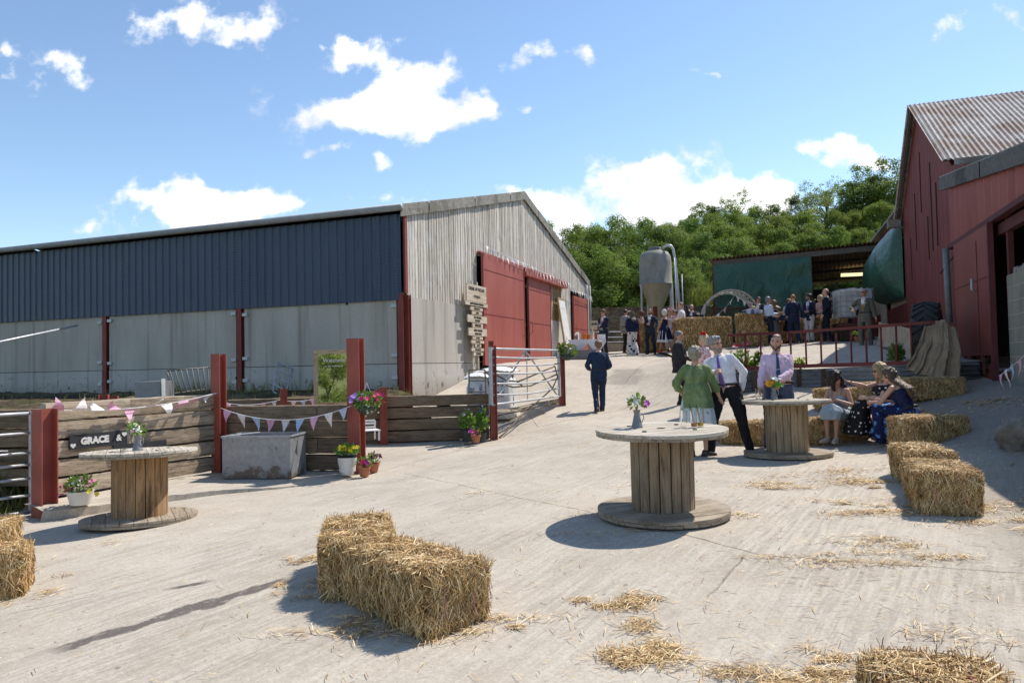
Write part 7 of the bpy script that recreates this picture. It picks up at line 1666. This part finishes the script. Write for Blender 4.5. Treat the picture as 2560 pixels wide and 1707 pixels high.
TR = [  # variant, px, top y, distance, label, width
 ('c', 1352, 548, 46, 'dark tree peeping over the sloping barn roof', .9), ('a', 1418, 556, 45, 'tree standing against the right end of the barn gable', 1.0), ('b', 1486, 552, 47, 'pale green tree left of the feed silo', .9),
 ('a', 1560, 545, 46, 'tree directly behind the left edge of the feed silo', 1.0), ('c', 1632, 556, 45, 'dark leafy tree rising behind the feed silo', 1.05), ('b', 1702, 566, 46, 'light green tree right of the silo pipe', .9), ('c', 1760, 590, 44, 'dark tree just left of the open shed', 1.0),
 ('f', 1738, 655, 40, 'low bushy tree between the silo and the open shed', .9), ('f', 1440, 625, 39, 'low dark foliage tree beside the barn corner', 1.0), ('f', 1545, 630, 39.5, 'low foliage tree left of the silo cone', 1.0), ('f', 1650, 640, 39.5, 'shaded low tree behind the silo legs', 1.0),
 ('b', 1455, 560, 58, 'far tree top above the barn end', 1.0), ('a', 1535, 535, 58, 'far tree top forming the skyline left of the silo', 1.0), ('f', 1600, 540, 57, 'tree crown on the skyline above the silo', 1.0), ('b', 1665, 545, 57, 'pale tree crown on the skyline right of the silo', 1.0),
 ('c', 1725, 535, 58, 'dark tree crown above the left end of the shed', 1.0), ('g', 1790, 560, 55, 'bushy light green tree over the shed roof, leftmost', 1.1), ('a', 1848, 572, 54, 'bushy mid green tree over the left half of the shed', 1.1), ('g', 1905, 560, 55, 'light green bushy tree above the middle of the green tarpaulin', 1.1),
 ('f', 1965, 572, 54, 'rounded green tree above the right of the tarpaulin', 1.1), ('g', 2025, 575, 55, 'light green bushy tree above the shed opening', 1.1), ('f', 2085, 570, 54, 'rounded tree above the right end of the shed', 1.1), ('g', 2150, 570, 55, 'pale bushy tree next to the sloping red roof edge', 1.1), ('a', 2205, 560, 54, 'tree half hidden by the tall barn gable', 1.1),
 ('a', 1735, 512, 70, 'dark tree on the ridge right of the silo', 1.0), ('c', 1776, 514, 71, 'small dark tree on the ridge left of the open-crowned one', .9), ('d', 1838, 478, 72, 'open-crowned tree on the ridge with sky showing through', 1.0), ('g', 1890, 516, 68, 'pale green tree on the ridge right of the open-crowned one', 1.0),
 ('f', 1945, 512, 68, 'rounded green tree on the ridge below the small clouds', 1.0), ('c', 1985, 490, 71, 'pointed dark tree on the ridge', .8), ('e', 2062, 470, 69, 'cream-flowering tree below the dark oak', 1.0), ('d', 2064, 444, 76, 'dark flat-topped oak on the skyline', 1.0),
 ('c', 2135, 462, 68, 'dark tree at the left foot of the tallest tree', 1.0), ('a', 2165, 418, 69, 'tall tree on the skyline, left of the tallest one', 1.05), ('a', 2232, 402, 68, 'tallest tree, touching the tall barn roof edge', 1.1), ('b', 2195, 505, 62, 'light green tree under the tallest tree', 1.1),
 ('g', 1830, 520, 63, 'low pale tree below the open-crowned tree', 1.1), ('g', 2010, 530, 62, 'pale bushy tree halfway up the bank under the ridge', 1.1), ('f', 2080, 525, 62, 'green tree halfway up the bank below the flowering one', 1.1), ('g', 1930, 540, 61, 'pale bushy tree halfway up the bank, central', 1.1), ('b', 2140, 525, 62, 'light tree halfway up the bank beside the dark one', 1.1), ('f', 1780, 540, 62, 'green tree below the ridge, above the shed left end', 1.1),
 ('g', 2290, 560, 60, 'bushy tree behind the tall barn', 1.2), ('f', 2360, 480, 66, 'tree hidden behind the tall barn roof', 1.2)]
TR += [('a', 1390, 600, 39, 'leafy lower tree right beside the barn gable end', 1.0), ('f', 1495, 610, 38.5, 'shaded lower tree overhanging the stone wall', 1.0), ('a', 1598, 620, 39, 'shaded lower tree directly behind the silo body', 1.0), ('f', 1700, 640, 39, 'shaded lower tree over the right end of the stone wall', .9)]
for v, px, yt, Y, lb, w in TR: tree(v, px, yt+(22 if px < 1730 else 8), Y, lb, wide=w)
# rough growth and a rubble wall below the trees
swA, swB = hx(1462, 35.8), hx(1800, 35.8)
sw = thing('stone_wall', 'shaded rubble stone wall under the trees behind the silo', 'wall', (swA[0], 35.8, 2.0)); SWL = swB[0]-swA[0]
def swf(m):
    m.grid(60, 14, lambda i, j: (SWL*i, .12*nz(i*14, j*3, 1)+.05*nz(i*50, j*9, 2)+.25*j, 2.35*j+.12*nz(i*8, 0, 4)*j)); m.grid(60, 4, lambda i, j: (SWL*i, .25+.12*nz(i*14, 3, 1)+1.2*j, 2.35+.12*nz(i*8, 0, 4)))
part('stones', swf, m_stone(), sw, True, fixn=False)
def tufts(name, label, cat, n, fn, hgt, mat):
    m = MB()
    for _ in range(n):
        x, y, z = fn(); a = rnd.uniform(0, 6.28); h = hgt*rnd.uniform(.4, 1.2); w = h*.045; l = Vector((rnd.gauss(0, .3), rnd.gauss(0, .3), 1))*h; s = Vector((math.cos(a), math.sin(a), 0))*w
        p = Vector((x, y, z)); m.add([p-s, p+s, p+l*.6+s*.6, p+l, p+l*.6-s*.6], [(0, 1, 2, 3, 4)])
    tag(m.build(name, mat, fixn=False), label, cat, kind='stuff')
M_GBL = m_leaf((.09, .12, .03), (.16, .17, .05), (.30, .27, .10))
def fa_():
    x = rnd.uniform(swB[0]-1.2, swB[0]+.6); y = 34.9+rnd.random()*2.5; return x, y, max(hz(x, y), 2.4+1.1*(y-34.9))
tufts('long_grass', 'long yellowing grass on the bank above the stone wall', 'grass', 5000, fa_, .38, M_GBL)
def fb_():
    x = rnd.uniform(11, 20); y = rnd.uniform(37.0, 41); return x, y, hz(x, y)
tufts('long_grass', 'dry grass tops along the bank above the shed roof', 'grass', 4000, fb_, .7, m_leaf((.16, .17, .05), (.25, .24, .09), (.42, .38, .18)))
def fc_():
    j = rnd.random()**.6; p = _soil(rnd.uniform(.2, .95), j); return p[0], p[1], p[2]-.02
tufts('weeds', 'thin dry weeds growing on the soil below the barn wall', 'weeds', 1300, fc_, .15, M_GBL)
def fd_():
    q = rnd.random(); a = SB[3] if False else None; i = rnd.choice((.52, .56, .60, .64, .68, .72, .78, .83))+rnd.gauss(0, .012); p = _soil(i, rnd.uniform(.86, .99)); return p[0], p[1], p[2]-.02
tufts('weeds', 'taller green weeds along the foot of the barn wall', 'weeds', 420, fd_, .30, M_GBL)
def fe_(): x, y = rnd.gauss(-6.55, .28), rnd.gauss(8.85, .30); return x, y, -.28+.75*max(0, min(1, (y-8.9)/1.4))*max(0, min(1, (-6.2-x)/.8))
tufts('grass_clump', 'green grass under the gate at the left edge', 'grass', 1800, fe_, .12, ML1)
def ff_(): x, y = rnd.uniform(-11, -6.3), rnd.uniform(9.0, 10.2); return x, y, -.3+.75*max(0, min(1, (y-8.9)/1.4))*max(0, min(1, (-6.2-x)/.8))
tufts('weeds', 'mixed dead stems and weeds in the muck behind the left gate', 'weeds', 1800, ff_, .28, M_GBL)
# what the tall mirror looks back at
sheet('far_hill', 60, 20, lambda i, j: (-300+500*i, -120-380*j, -.7+55*math.sin(j*1.5)**1.3*(.7+.4*math.sin(i*6))), M_GRASS)
def back_tree(x, y, H, v, label):
    (tm, lm), mat = TV[v]; o = thing('broadleaf_tree', label, 'tree', (x, y, -.7), 0, 'trees reflected in the mirror'); o.scale = (H, H, H)
    a = bpy.data.objects.new('trunk', tm); COL.objects.link(a); a.parent = o; b = bpy.data.objects.new('crown', lm); COL.objects.link(b); b.parent = o
mM_ = at(828, 925, 13.35); mN_ = Vector((math.sin(R(2)), -math.cos(R(2)), math.sin(R(-2)))).normalized(); mR_ = ray(822, 930); mR_ = mR_-mN_*2*mR_.dot(mN_); mQ_ = mM_+mR_*(62/mR_.length)
back_tree(mQ_.x, mQ_.y, 5.2-min(0, mQ_.z), 'b', 'pale green tree seen as a reflection in the left of the mirror'); back_tree(-33, -105, 9, 'c', 'darker distant tree seen as a reflection in the mirror')

# ------------------------------------------------------------------ terrace edge: corrugated retaining wall with red railings
rnd.seed(5)
def tf_at_px(px):
    tn = at(px, 900, 1).x
    for (a, b), (c, d) in zip(TF, TF[1:]):
        f = (tn*b-a)/((c-a)-tn*(d-b))
        if -.001 <= f <= 1.001: return Vector((a+(c-a)*f, b+(d-b)*f, 0))
    return Vector((TF[-1][0], TF[-1][1], 0))
rw = thing('retaining_wall', 'low retaining wall of horizontal corrugated iron below the red railings', 'retaining wall', (0, 0, 0))
def tpl(off=0, n=40, x0=TF[0][0], x1=9.0):
    pts = []
    for k in range(n+1):
        x = x0+(x1-x0)*k/n; pts.append(Vector((x, tfront(x)-off, 0)))
    return pts
def corr(m):
    pts = tpl(.05); rows = 90; vs = []
    for j in range(rows+1):
        v = j/rows
        for p in pts:
            zb, zt = YARD(p.x, p.y)-.05, TERR(p.x, p.y+.15)+.0; z = zb+(zt-zb)*v; w = .030*math.sin(z*2*math.pi/.088)
            vs.append((p.x, p.y-.02-w, z))
    n = len(pts); m.add(vs, [(j*n+i, j*n+i+1, (j+1)*n+i+1, (j+1)*n+i) for j in range(rows) for i in range(n-1)])
def m_iron():
    t = NT('corrugated_iron'); c = t.co(1.0); n = t.noise(t.co((1, 1, 4)), 1.4, 5, .7); f = t.noise(t.co((2, 2, 9)), 5, 4, .7)
    col = t.mix(t.rng(n, .35, .65), (.10, .11, .115), (.23, .245, .255)); col = t.mix(t.rng(f, .54, .66, 0, .7), col, (.10, .065, .045)); col = t.mix(t.rng(f, .42, .3, 0, .5), col, (.36, .38, .40))
    return t.fin(col, .55, f, .3, .005, metal=.3)
part('corrugated_sheet', corr, m_iron(), rw, True, fixn=False)
for px in (1991, 2052, 1880):
    p = tf_at_px(px); part('timber_post', lambda m: m.span((p.x-.05, p.y-.15, YARD(p.x, p.y)-.1), (p.x+.05, p.y-.085, TERR(p.x, p.y+.1))), plain((.09, .06, .045), .9), rw)
rl_ = thing('railing', 'curving dark red tubular railing along the terrace edge', 'railing', (0, 0, 0)); M_RAIL = m_steelred((.15, .030, .027))
def railpts(dz0, dz1): return [Vector((p.x, p.y-.03, dz0+(dz1-dz0)*i/40)) for i, p in enumerate(tpl(0, 40, TF[0][0]-.1, 8.3))]
def barpath(pts, w, h):
    def f(m):
        rg = []
        for i, p in enumerate(pts):
            a, b = pts[max(0, i-1)], pts[min(len(pts)-1, i+1)]; t = (b-a).normalized(); s = Vector((-t.y, t.x, 0))*w/2; u = Vector((0, 0, h/2)); rg.append([p-s-u, p+s-u, p+s+u, p-s+u])
        m.rings(rg)
    return f
top_, bot_ = railpts(2.20, 2.27), railpts(1.40, 1.50)
part('top_rail', barpath(top_, .06, .06), M_RAIL, rl_); part('bottom_rail', barpath(bot_, .06, .08), M_RAIL, rl_)
px = 1826
while px < 2295:
    p = tf_at_px(px); k = (p.x-(TF[0][0]-.1))/(8.3-TF[0][0]+.1); z1, z0 = 2.20+.07*k, 1.40+.10*k
    part('baluster', lambda m: m.tube([(p.x, p.y-.03, z0), (p.x, p.y-.03, z1)], .022, 8), M_RAIL, rl_, True); px += 37.7
# rear railing behind the bales
r2 = thing('railing', 'red railing behind the big straw bales and the arch', 'railing', (0, 0, 0)); A_, B_ = at(1790, 772, 30.2), at(2110, 770, 30.2)
for z, nm in ((A_.z, 'top_rail'), (A_.z-1.35, 'bottom_rail')): part(nm, lambda m: m.bar((A_.x, 30.2, z), (B_.x, 30.2, z), .05, .05), M_RAIL, r2)
for k in range(17): part('baluster', lambda m: m.tube([(A_.x+(B_.x-A_.x)*k/16, 30.2, A_.z-1.35), (A_.x+(B_.x-A_.x)*k/16, 30.2, A_.z)], .02, 6), M_RAIL, r2)
for i, (px, y0, Y) in enumerate(((1638, 766, 30.5), (1727, 768, 30.8))):
    p = at(px, y0, Y); hpost(p.x, p.y, 1.9, p.z, ('dark red post behind the handshaking pair', 'dark red post behind the seated bald man')[i], 0, .16, .12, M_RAIL)
# hessian drapes
def m_hess(c=(.37, .255, .15)):
    t = NT('hessian'); n = t.noise(t.co((1, 1, 1)), 3, 4); wv_ = t.noise(t.co((90, 90, 90)), 1, 2); col = t.mix(t.rng(n, .35, .7), tuple(x*.8 for x in c), tuple(x*1.15 for x in c)); col = t.mix(t.rng(wv_, .45, .7, 0, .4), col, tuple(x*.5 for x in c)); return t.fin(col, .95, wv_, .4, .004, spec=.1)
M_HESS = m_hess()
def drape(top, bot, label, folds=5, amp=.07, seed=0, bulge=.1, nm='hessian_drape', mat=None):
    top = [at(*q) for q in top]; bot = [at(*q) for q in bot]
    def lp(L, u): s = u*(len(L)-1); k = min(int(s), len(L)-2); return L[k].lerp(L[k+1], s-k)
    m = MB()
    def f(i, j):
        p = lp(top, i).lerp(lp(bot, i), j); q_ = i*(1-.15*j)+.10*nz(j*1.1, seed, 3); w = amp*(.35+.65*j)*(math.sin(q_*folds*6.283+seed)+.5*math.sin(q_*folds*13+seed*3)+.35*nz(i*4, j*1.5, seed+4))
        return (p.x+w*.3, p.y-bulge*math.sin(math.pi*j)-w, p.z+.03*nz(i*4, j*4, seed))
    m.grid(60, 30, f); return tag(m.build(nm, mat or M_HESS, None, True, fixn=False), label, 'hessian cloth')
drape([(2310, 806, 14.9), (2338, 802, 14.7), (2362, 800, 14.5)], [(2262, 912, 13.9), (2290, 936, 13.7), (2336, 940, 13.6)], 'brown hessian drape hanging in folds over the end of the railing', 3, .05, 1)
drape([(2358, 802, 14.5), (2372, 812, 14.4), (2394, 822, 14.3)], [(2322, 940, 13.5), (2356, 946, 13.4), (2392, 944, 13.4)], 'brown hessian drape running down to the red sliding door', 2, .05, 4, .10)
drape([(2195, 806, 21.5), (2240, 812, 19.0), (2286, 824, 16.6)], [(2190, 862, 21.4), (2236, 872, 18.8), (2290, 905, 16.3)], 'pale hessian pinned along the foot of the tall red barn', 2, .05, 2, .05, mat=m_hess((.44, .36, .26)))
# tractor tyre
ty = thing('tractor_tyre', 'large black tractor tyre standing on edge behind the railing', 'tyre', (0, 0, 0)); p = at(2318, 830, 15.3); ty.location = (p.x, p.y, 2.02); ty.rotation_euler = (0, 0, R(-34))
M_RUB_ = plain((.035, .036, .038), .7, var=.3, sc=3)
def tyre(m):
    prof = [(-.24, .36), (-.27, .50), (-.24, .64), (-.12, .69), (0, .70), (.12, .69), (.24, .64), (.27, .50), (.24, .36)]; n = 48
    rg = [[Vector((x, r*math.cos(2*math.pi*k/n), r*math.sin(2*math.pi*k/n))) for k in range(n)] for x, r in prof]; m.rings(rg, False)
part('carcass', tyre, M_RUB_, ty, True)
def lugs(m):
    for k in range(22):
        for s in (-1, 1):
            a0 = 2*math.pi*(k+(.5 if s > 0 else 0))/22; P0 = Vector((s*.02, .715*math.cos(a0), .715*math.sin(a0))); a1 = a0+.22; P1 = Vector((s*.24, .67*math.cos(a1), .67*math.sin(a1))); m.bar(P0, P1, .05, .05, up=(0, math.cos(a0), math.sin(a0)))
part('tread_lugs', lugs, M_RUB_, ty)
# white water tank in a cage on pallets
pb = at(2138, 796, 25.2); tk2 = thing('water_tank', 'white plastic water tank in a wire cage on dark pallets', 'water tank', (pb.x, 25.4, pb.z), R(-8))
part('tank', lambda m: m.lathe([(0, .05), (.66, .05), (.70, .12), (.70, .92), (.64, 1.0), (.15, 1.02), (.15, 1.06), (0, 1.06)], (0, 0, 0), 4, False, R(45)), plain((.55, .57, .56), .35, var=.15, sc=3), tk2)
def cage(m):
    for z in (.05, .22, .40, .58, .76, .94):
        for a, b in (((-.53, -.53), (.53, -.53)), ((.53, -.53), (.53, .53)), ((.53, .53), (-.53, .53)), ((-.53, .53), (-.53, -.53))): m.tube([(a[0], a[1], z), (b[0], b[1], z)], .011, 5)
    for k in range(7):
        t = -.53+1.06*k/6
        for q in ((t, -.53), (t, .53), (-.53, t), (.53, t)): m.tube([(q[0], q[1], .02), (q[0], q[1], 1.02)], .011, 5)
    for k in (-.2, .2): m.tube([(k, -.53, 1.02), (k, .53, 1.02)], .012, 5)
part('cage', cage, M_GALV, tk2); part('label_plate', lambda m: m.box((.12, -.55, .55), (.3, .01, .25)), M_WHITE, tk2); part('valve_hole', lambda m: m.lathe([(0, 0), (.16, 0)], (0, 0, 0), 16, False), M_DARK, tk2).location = (.1, -.541, .16)
tk2.children[-1].rotation_euler = (R(90), 0, 0)
gz = g(pb.x, 25.4)
M_PAL = plain((.07, .05, .035), .9, var=.4)
for k in range(max(3, int((pb.z-gz)/.15))):
    pz = gz+.15*k
    po = thing('pallet', ('bottom', 'second', 'third', 'fourth', 'fifth', 'sixth', 'seventh')[min(k, 6)]+' dark wooden pallet of the stack under the water tank', 'pallet', (pb.x, 25.4, pz), R(-8), 'pallets under the tank')
    part('deck', lambda m: [m.box((0, -.5+.14*q+.05, .13), (1.1, .1, .02)) for q in range(8)]+[m.box((0, -.5+.48*q, .012), (1.1, .1, .022)) for q in range(3)], M_PAL, po)
    for b_ in (-.45, 0, .45): part('bearer', lambda m: m.box((0, b_, .07), (1.08, .1, .09)), plain((.15, .05, .035), .9) if k == 3 else M_PAL, po)
# moon-gate arch
ar = thing('garden_arch', 'round timber hoop arch with white rungs, flowers and small bunting', 'arch', (0, 0, 0)); c = at(1829, 792, 29.0); ar.location = c; ar.rotation_euler = (0, 0, R(-8))
def hoop(m, Rr, w, t, y0=0, n=56):
    rg = []
    for k in range(n+1):
        a = math.radians(-38+256*k/n); ca, sa = math.cos(a), math.sin(a); rg.append([Vector((Rr*ca, y0, Rr*sa)), Vector((Rr*ca, y0+w, Rr*sa)), Vector(((Rr-t)*ca, y0+w, (Rr-t)*sa)), Vector(((Rr-t)*ca, y0, (Rr-t)*sa))])
    m.rings(rg)
M_HOOP = m_wood((.52, .48, .42), (.64, .60, .54), (.2, .17, .14), 2, 1)
part('front_hoop', lambda m: hoop(m, 1.10, .26, .06), M_HOOP, ar); part('rear_hoop', lambda m: [hoop(mm, 1.07, .07, .06, 1.25) for mm in (m,)], plain((.6, .58, .52), .8), ar); part('middle_hoop', lambda m: hoop(m, 1.04, .05, .04, .75), plain((.55, .55, .45), .8), ar)
for k in range(11):
    a = math.radians(-20+220*k/10); part('rung', lambda m: m.tube([(1.03*math.cos(a), .3, 1.03*math.sin(a)), (1.03*math.cos(a), 1.3, 1.03*math.sin(a))], .02, 6), M_WHITE, ar)
def garl(m):
    for _ in range(260):
        a = math.radians(rnd.uniform(20, 200)); r = 1.04+rnd.gauss(0, .03); q = Vector((r*math.cos(a), .77+rnd.gauss(0, .06), r*math.sin(a)))
        bloom(m, q, .045)
part('garland', garl, petal((.62, .66, .50)), ar, fixn=False)
bunting(at(1786, 790, 29.3), at(1836, 738, 29.2), 3, .12, .22, .18, 'small pale bunting inside the arch, left string', (3, 0, 3)); bunting(at(1836, 735, 29.2), at(1900, 756, 29.2), 4, .16, .22, .18, 'small pale bunting inside the arch, right string', (3, 3, 0))
# feed silo
sp = at(1642, 800, 34.4); sb_ = thing('feed_silo', 'grey feed silo with tan cone on galvanised legs and a curved filler pipe', 'silo', (sp.x, 34.4, 0)); zs = lambda y: at(1642, y, 34.4).z; sb_.scale = (.905, .905, 1)
def m_silo(a, b):
    t = NT('silo_skin'); n = t.noise(t.co((1, 1, .5)), 2.2, 6, .7); f = t.noise(t.co((3, 3, 1)), 4, 4, .7); col = t.mix(t.rng(n, .35, .65), a, b); col = t.mix(t.rng(f, .58, .68, 0, .6), col, (.33, .33, .32)); return t.fin(col, .75, f, .2, .01)
part('hopper_body', lambda m: m.lathe([(.86, zs(714)), (.88, zs(711)), (.84, zs(709)), (.83, zs(660)), (.80, zs(643)), (.66, zs(632)), (.34, zs(627)), (.33, zs(626))], (0, 0, 0), 40, False), m_silo((.19, .18, .145), (.31, .295, .25)), sb_, 50)
part('cone', lambda m: m.lathe([(.84, zs(713)), (.20, zs(785)), (.18, zs(800))], (0, 0, 0), 40, False), m_silo((.25, .225, .14), (.33, .30, .20)), sb_, 50)
part('lid', lambda m: m.lathe([(.33, zs(628)), (.33, zs(620)), (.31, zs(619)), (0, zs(618))], (0, 0, 0), 30, False), m_silo((.12, .12, .11), (.17, .17, .16)), sb_, 50)
for a in (200, 330, 20, 110): part('leg', lambda m: m.bar((.90*math.cos(R(a)), .90*math.sin(R(a)), 2.0), (.86*math.cos(R(a)), .86*math.sin(R(a)), zs(712)), .07, .07), m_galv(.55), sb_)
part('filler_pipe', lambda m: m.tube([(.36, -.2, zs(626)), (.42, -.3, zs(620)), (.55, -.45, zs(617.5)), (.72, -.5, zs(619)), (.84, -.5, zs(628)), (.93, -.5, zs(660)), (1.06, -.5, zs(760)), (1.08, -.5, 2.1)], .065, 12), m_galv(.5), sb_, True)
part('ladder_rail', lambda m: (m.tube([(.84, -.7, zs(650)), (.93, -.7, 2.1)], .03, 6), m.tube([(1.22, -.6, zs(690)), (1.26, -.6, 2.1)], .03, 6)), m_galv(.55), sb_, True)
# low concrete trough wall and water butt things behind the guests
cw = MB(); a = at(1470, 870, 30.8); b = at(1572, 862, 31.2); cw.prism([(a.x, a.y, 1.8), (b.x, b.y, 1.8), (b.x, b.y, at(1560, 859, 31).z), (a.x, a.y, at(1480, 857, 31).z)], (0, 0, 0), (0, .2, 0)); tag(cw.build('low_wall', plain((.30, .25, .20), .9)), 'low tan concrete wall behind the floral skirt', 'wall')
# planting along the terrace edge
def planter(px0, px1, n, hgt, fl, label, Yoff=.28):
    p0, p1 = tf_at_px(px0), tf_at_px(px1); o = thing('flowering_plant', label, 'plant', ((p0.x+p1.x)/2, (p0.y+p1.y)/2+Yoff, TERR(p0.x, p0.y+.2)), 0); w = (p1-p0).length/2
    part('leaves', lambda m: leaves(m, n, 0, 0, hgt*.35, w, hgt*.45, .09, .9), M_LEAFP, o, fixn=False)
    part('stems', lambda m: [m.tube([(x_*w, 0, 0), (x_*w*1.1+rnd.gauss(0, .03), -.02, hgt*rnd.uniform(.6, 1))], .004, 4) for x_ in [rnd.uniform(-1, 1) for _ in range(14)]], M_LEAFP, o)
    for col, k, r, z0, z1 in fl:
        q = part('blooms', lambda m: [bloom(m, Vector((rnd.uniform(-1, 1)*w, rnd.gauss(-.03, .03), hgt*rnd.uniform(z0, z1))), r) for _ in range(k)], petal(col), o, fixn=False); q['kind'] = 'stuff'
    return o
planter(1836, 1886, 260, .58, [(MAG, 11, .045, .75, 1.1), (WHITE, 4, .03, .1, .4), ((.7, .65, .1), 5, .05, .0, .3)], 'tall pink cosmos growing behind the railing')
planter(1868, 1898, 120, .22, [((.72, .66, .12), 22, .055, .3, 1.0)], 'clump of yellow pansies behind the railing'); planter(1892, 1920, 200, .50, [(LPINK, 4, .05, .9, 1.1)], 'leafy plant with pale pink blooms left of the pink-shirted man')
planter(1996, 2020, 110, .24, [((.75, .70, .15), 10, .055, .5, 1.1), ((.35, .02, .12), 7, .05, .2, .7)], 'yellow and plum pansies right of the pink-shirted man'); planter(2242, 2278, 260, .50, [(WHITE, 6, .03, .6, 1.0)], 'leafy green plant at the right end of the railing')
p = at(2144, 842, 24.2); pc = thing('flower_pot', 'small pot of yellow-green flowers below the water tank', 'plant pot', (p.x, 24.2, g(p.x, 24.2))); part('pot', lambda m: m.lathe([(0, 0), (.09, 0), (.12, .2), (0, .2)], (0, 0, 0), 14, False), M_TERRA, pc, 50); part('blooms', lambda m: [bloom(m, Vector((rnd.gauss(0, .08), rnd.gauss(0, .08), .25+rnd.random()*.1)), .06) for _ in range(14)], petal((.6, .7, .1)), pc, fixn=False)
# jacket thrown on a bale, wrapped item on the low bales
def heap(px, py, Y, sx_, sy_, sz_, mat, name, label, cat, seed=1):
    p = at(px, py, Y); m = MB(); m.grid(18, 12, lambda i, j: ((i-.5)*sx_*2*(1+.2*nz(j*4, 0, seed)), (j-.5)*sy_*2*(1+.2*nz(i*4, 0, seed)), sz_*math.sin(math.pi*i)**.5*math.sin(math.pi*j)**.5*(1+.6*nz(i*5, j*5, seed))-.12*(j < .1)))
    o = m.build(name, mat, None, True, fixn=False); o.location = p; return tag(o, label, cat)
heap(1880, 777, 26.35, .30, .26, .07, m_cloth((.10, .12, .17)), 'jacket', 'dark blue jacket thrown over the tall square bale', 'jacket'); heap(1956, 794, 26.9, .34, .2, .08, m_cloth((.03, .03, .035)), 'jacket', 'black bundle lying on the low bales', 'bundle', 4)
heap(1884, 775, 26.6, .12, .10, .14, m_cloth((.42, .33, .2)), 'toy', 'small tan bundle on the bale beside the blue jacket', 'bundle', 7)
